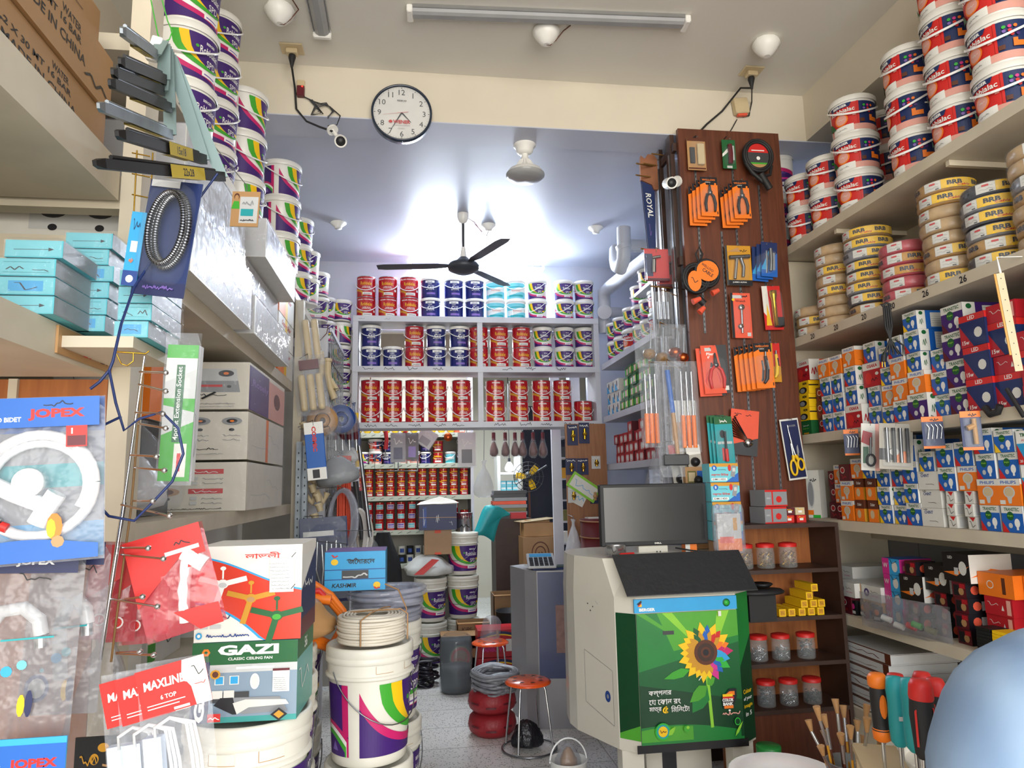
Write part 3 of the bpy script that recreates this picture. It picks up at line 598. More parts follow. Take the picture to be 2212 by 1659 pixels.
m=M(); m.box(-.75,-.51,6.0,6.4,2.22,2.279,'rackpaint'); m.box(-1.44,-.52,5.99,6.4,2.79,2.849,'rackpaint') if 0 else None; t=m.build('corner_shelf'); tag(t,'small white shelf left of the paint rack under five pails','shelf')
m=M(); m.box(-1.44,-.68,5.65,6.2,2.78,2.848,'rackpaint'); t=m.build('corner_shelf'); tag(t,'white painted corner ledge behind the left pails','shelf')
# ---------------- floor buckets (left) ----------------
def bstack(x,y,n,rot,nm,lab=None):
    for j in range(n): dup(PR['bucket'],(x,y,.001+.3765*j),rot+[.0,.25,0][j%3],label='large white bucket with steel bail, %s of three, %s'%(tn[3][j],nm),group='large white paint buckets on the floor')
HB=.3765*3
p=P(540,1500,Y=1.88); bstack(p.x,1.88,3,.12,'nearest the camera'); XB1=p.x
bstack(-.42,2.2,3,.2,'right behind the nearest stack'); bstack(-.47,2.58,3,.1,'third from the camera by left shelf')
p=P(800,1348,Y=2.6); XB4=p.x; bstack(XB4,2.6,3,.72,'under the white cable coil')
bstack(-.11,3.02,3,0,'under the blue carton'); bstack(-.5,3.0,3,0,'beside the orange pipe')
# fan cartons on nearest bucket
def fan2d(cx,cy,s,mt,dk):
    o=[LN(cx,cy+.1*s,cx,cy+.3*s,.03*s,mt),EL(cx,cy+.3*s,.05*s,.04*s,mt)]
    for a in (.2,2.9,4.4): o.append(LN(cx,cy,cx+.42*s*math.cos(a),cy+.5*s*math.sin(a),.1*s,mt))
    return o+[EL(cx,cy,.1*s,.09*s,mt),EL(cx,cy-.02*s,.07*s,.05*s,dk)]
mat('fanred','d4351c',.35); mat('fanwhite','e9e6dc',.35)
top_=lambda u:.93-.0*u-.55*max(0,u-.0)**1.6 if u<.7 else .93-.55*.7**1.6+.1*(u-.7)
FA=[BD(.0,1,lambda u:0,lambda u:max(.02,.9-.1*u-.45*u*u*(1.6-u)),'sky',16),BD(0,1,lambda u:0,lambda u:max(.01,.88-.1*u-.45*u*u*(1.6-u)),'fanred',16),
 BD(0,.72,lambda u:0,lambda u:max(0,.42-.15*u-.75*u*u),'sky',14),BD(0,.7,lambda u:0,lambda u:max(0,.395-.15*u-.78*u*u),'fanwhite',14),
 *fan2d(.25,.6,.55,'white','ltgrey'),*fan2d(.52,.44,.55,'ochre','tan'),*fan2d(.77,.25,.6,'dkgreen','green'),
 R_(.05,.22,.2,.32,'deepblue'),R_(.05,.29,.2,.32,'yellow'),SQ(.23,.24,.1,.04,'navy',3,.01),R_(.05,.14,.13,.18,'ltgrey'),R_(.15,.14,.25,.18,'ltgrey'),EL(.05,.07,.03,.035,'sky'),EL(.05,.07,.015,.017,'white'),SQ(.12,.05,.4,.035,'deepblue',8,.01),
 R_(.7,.5,.93,.86,'white'),*[SQ(.72,.53+.04*k,.18,.015,'grey',k,.004) for k in range(8)],TX('লাভলী',.66,.91,.07,'red',w=.33),LN(.93,.88,.97,.93,.008,'ink'),LN(.93,.55,.97,.6,.008,'ink')]
mat('gaziteal','3c9a94',.35); mat('roomblue','8497a8',.4)
GA=[R_(0,0,1,1,'ltgrey'),R_(0,0,1,.62,'roomblue'),R_(0,.0,1,.07,'gaziteal'),PG([(.2,.62),(1,.62),(1,.74),(.2,.66)],'ltgrey'),R_(0,.72,1,1,'dkgreen'),R_(0,0,.17,.76,'navy'),TX('GAZI',.085,.38,.13,'white',w=.55,rot=PI/2,bold=.05) ,
 TX('GAZI',.53,.9,.13,'white',w=.58,bold=.05),TX('CLASSIC CEILING FAN',.55,.79,.035,'white',w=.42),EL(.13,.88,.04,.05,'orange',6),EL(.13,.88,.018,.02,'dkgreen',6),
 R_(.22,.47,.31,.58,'paper'),R_(.23,.48,.3,.57,'sky'),R_(.36,.47,.45,.58,'paper'),R_(.37,.48,.44,.57,'sky'),EL(.6,.5,.045,.1,'white'),EL(.6,.5,.03,.08,'paper'),R_(.56,.66,.62,.72,'ltgrey'),R_(.42,.66,.78,.69,'white'),R_(.19,.25,.55,.38,'dkgrey'),R_(.2,.3,.3,.4,'paper'),R_(.31,.3,.41,.4,'paper'),
 PG([(.22,.22),(.28,.31),(.84,.3),(.92,.12),(.5,.1)],'grey'),PG([(.22,.22),(.28,.31),(.4,.31),(.44,.1),(.4,.1)],'ink'),PG([(.44,.1),(.4,.24),(.52,.28),(.9,.26),(.93,.2),(.55,.18)],'paper'),
 R_(.77,.36,.93,.64,'white'),R_(.77,.62,.93,.65,'maroon'),*[SQ(.79,.38+.03*k,.12,.012,'grey',k,.004) for k in range(7)],PG([(.78,.12),(.86,.04),(.94,.12),(.86,.2)],'ink'),PG([(.81,.12),(.86,.07),(.91,.12),(.86,.17)],'ochre'),R_(.2,.06,.32,.16,'red'),SQ(.21,.08,.1,.06,'white',3,.01),EL(.26,.64,.05,.06,'ochre',8),EL(.26,.64,.03,.04,'brown',8)]
# rotate vertical GAZI handled by rot
b=.001+HB+.002
pf=P(530,1500,Y=1.76)
carton('ceiling_fan_carton','green and blue ceiling fan carton showing a bedroom, on the nearest bucket','box',(pf.x,1.865,b),.235,.2,.175,'gaziteal',front=GA,right=[R_(0,.75,1,1,'dkgreen'),TX('56',.5,.87,.15,'white'),SQ(.1,.3,.6,.3,'white',2,.02)],rot=-.04)
carton('ceiling_fan_carton','red and white carton with three ceiling fans, upper of the two fan cartons','box',(pf.x+.002,1.87,b+.177),.238,.21,.215,'fanwhite',front=FA,right=[R_(0,0,1,.5,'maroon'),PG([(0,.5),(1,.9),(1,.2),(0,.2)],'navy'),SQ(.2,.5,.5,.1,'white',1,.02)],rot=-.02)
# white cable coil with twine on bucket
t=thing('cable_coil','white flat cable coil tied with brown twine on the bucket stack','cable coil',(XB4+.005,2.6,b))
m=M(); coil(m,.118,.085,'cartonwhite',9,.0058,.003,2,32,layers=2); m.lathe([(.06,.004),(.108,.004),(.108,.08),(.06,.084)],'cartonwhite',28,cap=False); 
for k in range(4): m.tube([((.06+.012*k)*math.cos(a),(.06+.012*k)*math.sin(a),.085+.002*math.sin(3*a)) for a in [2*PI*i/24 for i in range(24)]],.005,'cartonwhite',5,closed=True)
m.build('winding',t)
m=M(); m.tube([(-.03,-.122,.002),(-.03,-.123,.085),(.0,-.07,.1),(.04,.05,.098),(.06,.11,.09)],.0028,'kraft'); m.tube([(-.105,.05,.085),(0,-.02,.1),(.1,-.01,.1),(.124,-.02,.085),(.123,-.02,.0)],.0028,'kraft'); m.tube([(.1,.07,.0),(.12,.05,.09),(.09,.1,.15),(.04,.12,.17)],.0028,'kraft'); m.build('twine',t,label='brown jute twine')
t=thing('hose_coil','clear glossy plastic hose coil beneath the blue carton','hose coil',(-.1,3.02,b))
m=M(); coil(m,.15,.12,'silverfilm',7,.010,.012,5,30,layers=2); m.build('winding',t)
KB=[R_(0,0,1,1,'sky'),R_(.28,.3,.72,.52,'dkgrey'),SQ(.3,.32,.4,.15,'ltgrey',4,.03),R_(0,.28,1,.3,'deepblue'),R_(0,.53,1,.55,'deepblue'),TX('KASHMIR',.32,.14,.11,'ink',w=.4,shear=.2),TX('জেনারেল',.6,.76,.16,'ink',w=.45),EL(.16,.74,.06,.08,'yellow'),SQ(.11,.86,.1,.06,'red',2,.03),EL(.86,.13,.06,.08,'yellow'),SQ(.81,.03,.1,.05,'red',2,.03),SQ(.36,.7,.2,.14,'ink',5,.02)]
p=P(767,1290,Y=2.93)
carton('hardware_carton','bright blue carton with yellow rosettes and a cutout window, on the clear hose','box',(p.x,3.02,b+.124),.235,.2,.15,'sky',front=KB,top=[R_(0,0,1,1,'lilac')])
m=M(); pts=[(0,0)]
def pp(px,py,Y): return P(px,py,Y=Y)
t=thing('pipe_coil','orange flexible plastic pipe looping over the white buckets','pipe')
m=M()
for k in range(3):
    m.tube([pp(640,1252+10*k,2.8),pp(680,1262+10*k,2.8),pp(715,1285+9*k,2.8),pp(742-3*k,1320+4*k,2.78),pp(752-9*k,1362,2.76),pp(740-12*k,1392,2.72),pp(712,1402-6*k,2.7),pp(680,1390-7*k,2.65),pp(655,1375-7*k,2.6)],.0125,'orange',7)
m.build('pipe',t)
m=M(); m.tube([pp(650,1300,2.7),pp(680,1292,2.7),pp(715,1296,2.7)],.02,'orange',6); m.tube([pp(650,1282,2.7),pp(690,1276,2.7),pp(712,1300,2.7)],.012,'red',6); m.build('sleeve',t)
m=M(); bagmesh(m,.3,.16,.2,'tan',8,.0,z0=.16); t=m.build('sack',None,(-.42,2.62,HB+.01),(0,0,.3)); tag(t,'tan canvas sack with black strap lying on a bucket lid','sack')
m=M(); bagmesh(m,.14,.12,.12,'film',9,.0,z0=.12); bagmesh(m,.1,.06,.08,'tan',3,.0,z0=.06); t=m.build('polythene_bag',None,(-.36,2.25,HB+.003)); tag(t,'small clear bag on the bucket right of the fan cartons','bag')
# ---------------- near left: hanging goods ----------------
def V3(px,py,Y): return tuple(P(px,py,Y=Y))
# shelf brackets fan
hang0=P(352,88,Y=1.60)
BR=[((262,66),(335,118),1.30,1.58,'steel','6x8','small grey'),((258,132),(355,172),1.28,1.6,'black','8x10','second smallest black'),((242,155),(350,196),1.27,1.6,'black','9x10','third smallest black'),((236,178),(366,233),1.26,1.62,'black','10x12','middle-sized black'),((212,228),(368,291),1.24,1.64,'steel','12x14','large bright grey'),((252,288),(440,345),1.24,1.66,'black','15x18','second largest black'),((204,352),(480,382),1.2,1.68,'black','22x28','largest, lowest black')]
mat('brkgrey','7f9290',.45,.3); mat('brkblack','0d0d0f',.5); mat('tagyellow','b9a12c',.6,var=.15)
for i,(a,b_,Ya,Yb,mt,tx,nm) in enumerate(BR):
    A_=P(*a,Y=Ya); B_=P(*b_,Y=Yb); c=(A_+B_)/2; t=thing('shelf_bracket','%s angle shelf bracket with yellow size tag, in the hung nest'%nm,'bracket',B_,group='nested shelf brackets hung from green string')
    mk='brkblack' if mt=='black' else 'galv'; d=(A_-B_); L=d.length; u=d.normalized(); side=u.cross(Vector((0,0,1))).normalized(); up=side.cross(u)
    hw=.006 if i<5 else .008
    m=M(); rings=[]
    for k,tt in enumerate((0,.05,.96,1)):
        w_=hw*(1,1,1,.45)[k]; hh=.011*(1,1,.8,.4)[k]; p=u*(L*tt); rings.append([p+side*w_+up*hh,p-side*w_+up*hh,p-side*w_-up*hh,p+side*w_-up*hh])
    m.loft(rings,mk,True,True,smooth=False); m.tube([u*(L*.08)+up*.013,u*(L*.9)+up*.013],.004,mk,6); m.build('arm',t)
    hang=hang0+Vector((0,.009*i,0)); H_=hang-B_; m=M(); n=H_.normalized(); s2=Vector((1,0,0)); fb=n.cross(s2).normalized(); w2=.014
    rings=[[n*(H_.length*q)+s2*w2,n*(H_.length*q)+s2*w2*.3+fb*.006,n*(H_.length*q)-s2*w2*.3+fb*.006,n*(H_.length*q)-s2*w2,n*(H_.length*q)-s2*w2-fb*.002,n*(H_.length*q)+s2*w2-fb*.002] for q in (0,.5,.93,.98)]
    m.loft(rings,'brkgrey',True,True,smooth=False); m.build('leg',t,label='grey primed vertical leg')
    m=M(); q0=u*(L*(.4 if i<5 else .38)); tw=L*.5 if i<5 else L*.3
    sg=-1 if side.y>0 else 1
    def mp(x,y,h,q0=q0,u=u,up=up,side=side,sg=sg): return q0-u*x+up*y+side*sg*(hw+h+.0025)
    def mb(x,y,h,q0=q0,u=u,up=up,side=side,sg=sg): return q0-u*x-up*(.0125+h)+side*sg*y*hw/.012
    m.art(mp,[R_(-tw/2,-.013,tw/2,.013,'tagyellow'),TX(tx,0,0,.016,'ink',w=.05)]); m.art(mb,[R_(-tw/2,-.013,tw/2,.013,'tagyellow'),TX(tx,0,0,.016,'ink',w=.05)]); m.build('size_tag',t,label='yellow handwritten size tag')
m=M(); m.tube([V3(322,-20,1.6),V3(330,20,1.62),V3(341,75,1.62),V3(350,92,1.62)],.0015,'green'); m.tube([V3(345,-20,1.6),V3(362,45,1.62),V3(372,68,1.62),V3(366,85,1.62),V3(352,92,1.62)],.0015,'green'); t=m.build('string'); tag(t,'thin green string holding up the nested shelf brackets','string')
m=M(); m.box(-.012,.012,-.008,.008,-.06,0,'pailwhite',.002); t=m.build('plastic_tag',None,V3(343,82,1.6),(0,.25,0)); tag(t,'small white plastic block at the top of the bracket nest','tag')
# chrome hook stand
def rod(m,a,b,r,mt): m.tube([a,b],r,mt,8)
t=thing('hook_stand','chrome wire hook stand with ball-tipped pegs in front of the left post','display stand')
m=M(); rod(m,V3(216,1425,1.5),V3(268,1085,1.5),.0045,'chrome'); rod(m,V3(266,1095,1.5),V3(312,770,1.52),.003,'chrome'); m.build('pole',t)
m=M(); m.tube([V3(240,1430,1.5),V3(262,1250,1.5),V3(283,1100,1.5),V3(300,900,1.51),V3(312,770,1.52)],.0022,'bronze'); m.build('rear_wire',t)
for k,(a,b_) in enumerate([((250,1297),(308,1289)),((240,1294),(340,1310)),((262,1183),(320,1184)),((262,1198),(353,1207)),((288,1082),(330,1082)),((262,1090),(366,1114)),((283,983),(338,986)),((290,1010),(355,1016)),((293,891),(352,894)),((300,915),(358,925)),((302,803),(358,805)),((300,830),(358,845)),((252,1410),(302,1408)),((252,1412),(332,1415))]):
    m=M(); q=V3(*a,1.5); e=V3(*b_,1.36); m.tube([q,e],.0022,'chrome',6); m.lathe([(.001,-.005),(.0045,-.003),(.0055,0),(.0045,.003),(.001,.005)],'chrome',10,c=e); 
    m.build('hook_peg' if k<100 else '',t)
m=M(); 
for k in range(6): m.tube([V3(285,330+45*k,1.75),V3(325,338+45*k,1.75)],.0018,'brass')
m.tube([V3(296,325,1.75),V3(284,560,1.75)],.002,'brass'); m.tube([V3(330,330,1.75),V3(320,560,1.75)],.002,'brass'); t=m.build('wire_rack'); tag(t,'brassy gold wire ladder rack with hooks on the near post','rack'); m=M(); m.tube([V3(252,760,1.6),V3(315,764,1.6),V3(322,758,1.6)],.002,'brass'); m.tube([V3(252,765,1.6),V3(262,786,1.6),V3(275,790,1.6),V3(288,780,1.6),V3(288,762,1.6)],.0015,'brass')
t=m.build('wire_hook'); tag(t,'gold wire hook below the pale blue boxes on the near post','hook')
# blue cord
m=M(); m.tube([V3(470,375,1.6),V3(400,470,1.6),V3(330,560,1.55),V3(290,620,1.5),V3(262,700,1.45),V3(244,780,1.42),V3(236,800,1.42),V3(215,825,1.42),V3(195,840,1.42)],.0028,'bluedk')
m.tube([V3(236,800,1.42),V3(250,870,1.4),V3(268,930,1.4),V3(300,905,1.4),V3(350,890,1.4),V3(385,925,1.4),V3(396,980,1.4),V3(372,1040,1.4),V3(330,1085,1.4),V3(290,1125,1.4),V3(235,1115,1.4),V3(198,1075,1.4),V3(178,1020,1.4),V3(185,960,1.4),V3(220,920,1.4),V3(262,900,1.4)],.0026,'bluedk'); t=m.build('cord'); tag(t,'looping dark blue cord hanging in front of the near left post','cord')
# blue card strip
def hcard(name,label,cat,px,py,Y,w,h,mt,art,rot=(0,0,0),group=None,th=.003,back=None,parts=None):
    """card hanging, px,py = top centre"""
    c=P(px,py,Y=Y); t=thing(name,label,cat,c,rot,group)
    m=M(); m.box(-w/2,w/2,0,th,-h,0,mt); m.art(FR(-w/2,-h,0),scale_art(art,w,h)); m.build('card',t)
    if parts: parts(t,w,h)
    return t
hcard('nozzle_card','narrow blue card with dark foot hung beside the shower hoses','packet',302,458,1.55,.03,.165,'sky',[R_(0,0,1,.2,'deepblue'),EL(.5,.09,.25,.05,'white'),R_(.25,.45,.7,.6,'paper'),SQ(.2,.75,.5,.15,'navy',2,.02),SQ(.3,.3,.3,.08,'orange',3,.02)],(0,.09,0))
mat('hosedark','3a3b40',.4,.8); mat('hosebright','a5a6aa',.3,1)
# shower hose blister
def shw(t,w,h):
    m=M()
    for k,(rx,rz,o) in enumerate(((.038,.085,0),(.03,.075,.006),(.036,.08,-.01))):
        pts=[(rx*math.cos(a)+.01+o*.5,-.014-.006*k,-.115+rz*math.sin(a)*(1.0)) for a in [2*PI*i/40 for i in range(40)]]
        m.tube(pts,.0052,'hosedark',8,closed=True)
        for i in range(0,40):
            p=Vector(pts[i]); q=Vector(pts[(i+1)%40]); 
            for s_ in (0,.5):
                c=p.lerp(q,s_); d=(q-p).normalized(); m.tube([c-d*.0008,c+d*.0008],.0066,'hosebright',8)
    m.build('flexible_hose',t,label='coiled chrome hose')
    m=M(); rings=[]
    for d_,s_ in ((0,1),(-.022,.97),(-.028,.85)):
        rings.append([((w*.46*s_)*(abs(math.cos(a))**.5)*math.copysign(1,math.cos(a)),d_,-h*.47+(h*.44*s_)*(abs(math.sin(a))**.5)*math.copysign(1,math.sin(a))) for a in [2*PI*(i+.5)/28 for i in range(28)]])
    m.loft(rings,'blister',False,True); m.build('blister_shell',t,label='clear plastic blister')
hcard('shower_hose_pack','dark blue blister pack with coiled chrome shower hose','shower hose',383,392,1.55,.112,.26,'bluedk',[R_(0,0,1,.12,'navy'),SQ(.2,.05,.6,.04,'lilac',3,.01),R_(.05,.93,.6,.99,'ltgrey')],(0,.12,-.1),parts=shw)
# extension socket pack
def ext(t,w,h):
    m=M(); panelbag(m,w*1.15,h*1.12,.05,'film',3); o=m.build('plastic_sleeve',t,(0,0,h*.09)); 
EA=[R_(0,0,1,.9,'green'),BD(0,1,lambda u:.33+.1*u,lambda u:.55-.05*u,'ltgrey'),BD(0,1,lambda u:.6,lambda u:.9,'ltgrey'),BD(0,1,lambda u:.72+.1*u,lambda u:.9,'paper'),R_(.35,.28,.62,.85,'dkgreen'),TX('4point Extension Socket',.49,.56,.11,'white',w=1.55,rot=PI/2,bold=.01),R_(.45,.03,.85,.27,'paper'),R_(.56,.07,.68,.2,'red')]
# rotated text scaling: width scaled by card height instead
c=P(397,745,Y=1.62); t=thing('extension_socket_pack','green and white four-point extension socket pack in clear sleeve','extension socket',c,(0,.03,-.05))
w,h=.066,.30; m=M(); m.box(-w/2,w/2,0,.03,-h,0,'green'); m.art(FR(-w/2,-h,0),scale_art([e for e in EA if e[0]!='t'],w,h)); 
m.art(FR(-w/2,-h,0),[TX('4point Extension Socket',w*.485,h*.565,.0135,'white',w=h*.54,rot=PI/2,bold=.01)],h0=.003)
m.art(SD(0,-h,w/2),[R_(0,0,.03,h,'ltgrey'),SQ(.005,.05,.02,.1,'grey',2,.002)]); m.build('printed_box',t); ext(t,w,h)
# red sachet with white elbows
t=thing('pipe_fitting_packet','red and clear sachet with white tap extension pipe, frontmost of the bunch','packet',P(352,1150,Y=1.5),(0,-.28,0),'red sachets of white pipe fittings')
m=M(); V=[(-.095,0,.0),(.05,0,.012),(.085,0,-.17),(-.045,0,-.20),(-.1,0,-.12)]; panelbag(m,.15,.20,.022,'pinkfilm',5); m.build('sachet',t)
m=M(); m.art(FR(-.072,-.2,-.0135),[R_(0,.14,.144,.2,'red'),PG([(0,.14),(.09,.14),(0,.07)],'red'),PG([(.144,.0),(.144,.04),(.06,.045),(.1,.0)],'red'),R_(.1,.12,.13,.145,'red'),SQ(.09,.165,.03,.015,'ink',3,.002),R_(.07,.152,.135,.16,'ltgrey')]); m.build('printed_header',t,label='opaque red printed areas')
m=M(); m.tube([(.0,-.004,-.18),(.012,-.004,-.12),(.03,-.004,-.07),(.05,-.004,-.055)],.0125,'gloss',10,rad=[.01,.012,.0125,.016]); m.tube([(.03,-.004,-.05),(.062,-.004,-.085)],.0165,'gloss',10); m.build('elbow_pipe',t,label='white plastic elbow')
for k,(px,py) in enumerate(((240,1195),(270,1205),(300,1215),(325,1200))):
    t=thing('pipe_fitting_packet','pink-tinted sachet of white fitting, %s from left behind the red front one'%ORD[k],'packet',P(px,py-25,Y=1.56+.03*k),(0,.08-.05*k,.3-.1*k),'red sachets of white pipe fittings')
    m=M(); panelbag(m,.065,.19,.02,'pinkfilm',k); m.build('sachet',t)
    m=M(); m.art(FR(-.028,-.19,-.0135),[R_(0,.12,.056,.185,'red'),PG([(0,.12),(.056,.12),(.0,.08)],'red'),EL(.028,.04,.012,.012,'white',12),EL(.028,.04,.009,.009,'red',12),TX('1',.028,.04,.01,'white')]); m.build('printed_header',t)
    m=M(); m.tube([(.0,0,-.14),(.005,0,-.09),(.012,0,-.06)],.01,'gloss',8); m.build('elbow_pipe',t)
mat('socketblue','c3d2e6',.35)
# extension cords in MAXLINE packs
for k,(px,py,Y) in enumerate(((300,1470,1.34),(334,1462,1.31),(378,1445,1.28))):
    t=thing('extension_cord_pack','clear pack of white extension cord with red card, %s of three'%['left','middle','front right'][k],'packet',P(px-6,py-22,Y=Y),(0,-.12,-.05),'red-topped extension cord packs')
    m=M(); panelbag(m,.115,.27,.022,'film',k+3); m.build('plastic_sleeve',t)
    m=M(); m.box(-.055,.055,-.0155,-.0145,-.078,-.004,'red'); m.art(FR(-.055,-.078,-.0155),[PG([(.075,.074),(.07,.05),(.082,.03),(.085,.0),(.11,.0),(.11,.074)],'paper'),TX('MAXLINE',.042,.048,.014,'white',w=.065,bold=.03,shear=.1),TX('6 TOP',.045,.026,.007,'white'),R_(.01,.016,.07,.0175,'white'),R_(.01,.011,.06,.0125,'white'),EL(.078,.046,.007,.007,'paper'),R_(.05,.002,.075,.006,'paper'),SQ(.088,.045,.018,.016,'ink',k,.0012),SQ(.088,.03,.018,.01,'red',k+2,.001)]); m.build('header_card',t,label='red and white printed card',rot=(0,-.12,0))
    m=M(); m.box(-.05,-.022,-.012,.006,-.27,-.115,'socketblue'); m.build('socket_strip',t,label='pale blue-white socket bar')
    m=M()
    for q in range(3): m.tube([(-.03+.0,-.012,-.12),(-.03,-.012,-.1),(-.005,-.014,-.088),(.02+.006*q,-.014,-.1),(.025+.007*q,-.014,-.15),(.03+.006*q,-.014,-.25),(.02+.003*q,-.014,-.27)],.003,'gloss',6)
    m.build('cord',t)
# hand bidet packs
t=thing('hand_bidet_pack','large blue pack holding a white hand bidet and hose','bidet',P(88,858,Y=1.3),(0,-.05,.12))
m=M(); panelbag(m,.2,.28,.03,'filmhazy',6); m.build('plastic_bag',t)
m=M(); m.box(-.095,.095,.012,.014,-.275,0,'blue'); 
m.art(FR(-.095,-.275,.012),[R_(0,.215,.19,.275,'blue'),R_(0,.04,.19,.215,'grey'),R_(0,0,.19,.06,'sky'),R_(0,.12,.19,.16,'teal')]); m.build('backing_card',t)
m=M(); m.art(FR(-.095,-.275,-.0165),[R_(0,.222,.19,.272,'blue'),TX('JOPEX',.125,.243,.02,'red',w=.085,bold=.05),TX('HAND BIDET',.045,.236,.008,'white',w=.055,bold=.03),SQ(.105,.256,.045,.012,'ink',4,.0016),R_(.14,.186,.172,.222,'red'),R_(.142,.188,.17,.205,'maroon'),TX('1',.149,.213,.01,'white',bold=.04),R_(.0,.175,.04,.187,'red'),BD(.0,.19,lambda u:.0,lambda u:.028+.008*math.sin(20*u),'blue'),EL(.125,.055,.012,.022,'orange',10),EL(.12,.052,.007,.016,'yellow',8),EL(.13,.03,.01,.01,'tan',8),EL(.106,.083,.003,.003,'blue',8),EL(.116,.087,.002,.002,'blue',8)]); m.build('printed_front',t,label='blue printed header')
m=M(); m.tube([(.0+.085*math.cos(a),-.004,-.15+.085*math.sin(a)) for a in [2*PI*i/32 for i in range(33)]],.009,'gloss',8,closed=False); m.tube([(.0+.072*math.cos(a),-.0,-.15+.07*math.sin(a)) for a in [-.6+PI*1.3*i/20 for i in range(21)]],.007,'gloss',8); m.build('hose',t)
m=M(); m.tube([(-.09,-.008,-.13),(-.03,-.008,-.165),(.02,-.008,-.19)],.014,'gloss',10); m.tube([(-.0,-.008,-.215),(.02,-.008,-.18),(.03,-.009,-.165)],.016,'gloss',10); m.lathe([(.0,-.026),(.022,-.026),(.024,-.02),(.024,-.01),(.018,-.006)],'gloss',20,c=(-.01,0,-.145),axis='y'); m.build('spray_head',t)
m=M(); m.tube([(-.07,-.014,-.2),(-.05,-.014,-.21)],.01,'tin',8); m.tube([(-.05,-.014,-.213),(-.04,-.014,-.218)],.008,'red',8); m.build('valve',t)
# second and third pack behind
for k,(px,py,Y,lb) in enumerate(((60,1185,1.36,'clear pack with white swan-neck tap and navy header, left one'),(160,1170,1.42,'clear pack with white swan-neck tap, right one behind'))):
    t=thing('tap_pack',lb,'tap',P(px,py,Y=Y),(0,.03,.05),'swan-neck tap packs')
    m=M(); panelbag(m,.19 if k==0 else .13,.34 if k==0 else .30,.03,'filmgrey',7+k); m.build('plastic_bag',t)
    m=M(); w_=.09 if k==0 else .06; m.art(FR(-w_,-.34,-.0175),[R_(0,.30,2*w_,.34,'navy'),TX('JOPEX',w_*1.25,.318,.014,'white',w=.06,bold=.04),EL(w_*.5,.09,.02,.024,'deepblue',14),EL(w_*.5,.09,.014,.017,'ltgrey',12),EL(w_*1.25,.085,.006,.018,'yellow',10),EL(w_*1.38,.088,.006,.022,'navy',10),EL(w_*.95,.14,.009,.009,'sky',10),EL(w_*1.2,.15,.008,.008,'cyan',10),EL(w_*.6,.12,.004,.004,'cyan',8),LN(w_*.8,.19,w_*1.7,.195,.003,'teal'),SQ(w_*1.0,.285,.05,.018,'ink',k,.002) ]); m.build('printed_front',t)
    m=M(); m.tube([(-.06+.06*(k),-.0,-.24),(-.06+.05*k,-.0,-.15),(-.03+.03*k,0,-.105),(.005+.01*k,0,-.1),(.03,0,-.12),(.036,0,-.145)],.012,'gloss',10); m.build('spout',t,label='white curved spout'); m=M(); m.tube([(.036,0,-.145),(.038,0,-.165)],.0125,'chrome',12); m.build('aerator',t)
t=hcard('bidet_pack','blue and red printed pack at the lower left corner','packet',58,1595,1.3,.12,.2,'sky',[R_(0,.7,1,.95,'blue'),TX('JOPEX',.6,.8,.09,'red',w=.6,bold=.05),TX('DUO DUREX'[:0]+'HD 100TRT'[:2],.12,.8,.05,'white')])
hcard('patterned_card','black card with gold floral scrolls behind the cord packs','packet',225,1590,1.5,.1,.2,'black',[EL(.5,.9,.1,.04,'ochre'),EL(.35,.8,.08,.05,'ochre'),EL(.36,.79,.05,.035,'black'),SQ(.5,.7,.4,.2,'tan',4,.02),EL(.7,.85,.06,.05,'tan'),EL(.75,.7,.05,.04,'ochre'),SQ(.1,.75,.3,.1,'ochre',6,.015)])
m=M(); bagmesh(m,.16,.36,.1,'filmgrey',3,.08); t=m.build('polythene_bag',None,V3(232,1370,1.62)); tag(t,'dusty dark clear bag hanging low beside the wooden panel','bag')
# photo card on shelf edge
hcard('photo_card','old laminated card with a small portrait, hung among the wrapped cartons','card',533,414,2.2,.088,.115,'olive',[R_(0,0,1,1,'tan'),R_(.3,.1,.95,.85,'ltgrey'),EL(.17,.85,.1,.1,'brown',12),EL(.17,.82,.07,.08,'tan',12),PG([(.0,.5),(.3,.5),(.26,.72),(.08,.72)],'green'),R_(.35,.3,.8,.5,'teal'),SQ(.35,.15,.5,.06,'ink',3,.02),SQ(.4,.6,.4,.15,'grey',3,.02)],(0,.05,-.15))
m=M(); q=P(533,414,Y=2.2); m.tube([q,q+Vector((0,0,.02)),(-.748,2.25,2.9)],.0015,'steel'); t=m.build('hanging_wire'); tag(t,'thin wire holding the portrait card to the shelf edge','wire')
# ---------------- middle left hanging goods ----------------
GY=5.1
m=M(); m.box(-.77,-.585,4.98,5.0,0,2.78,'rackpaint'); t=m.build('grill_panel'); tag(t,'narrow white board panel beside the far left post','panel'); t2=thing('wire_grill','tall display grill of vertical steel wires running back from the white panel','grill',(0,0,0))
m=M()
for k in range(10): m.tube([(-.57,5.03+.1*k,.9),(-.57,5.03+.1*k,2.78-.0*k)],.004,'steel',5)
m.build('vertical_wires',t2)
m=M(); m.box(-.578,-.562,5.01,5.98,2.76,2.79,'rackpaint')
for z in (2.55,2.25,1.95,1.6): m.tube([(-.565,5.0,z),(-.565,5.97,z)],.005,'steel',5)
m.build('cross_bars',t2)
for k,(px,Y,z0,z1,mt) in enumerate(((645,4.5,1.1,1.95,'galv'),(659,4.55,1.25,1.93,'galv'))):
    x=P(px,1000,Y=Y).x; m=M(); m.box(x-.016,x+.016,Y,Y+.006,z0,z1,mt); m.box(x+.014,x+.018,Y,Y+.03,z0,z1,mt); m.art(FR(x,z0,Y),[EL(0,.05*i+.03,.004,.007,'ink',8) for i in range(int((z1-z0)/.05))]); t=m.build('slotted_angle'); tag(t,'%s galvanised slotted steel angle leaning by the far left post'%['longer left','shorter right'][k],'steel angle','slotted steel angles')
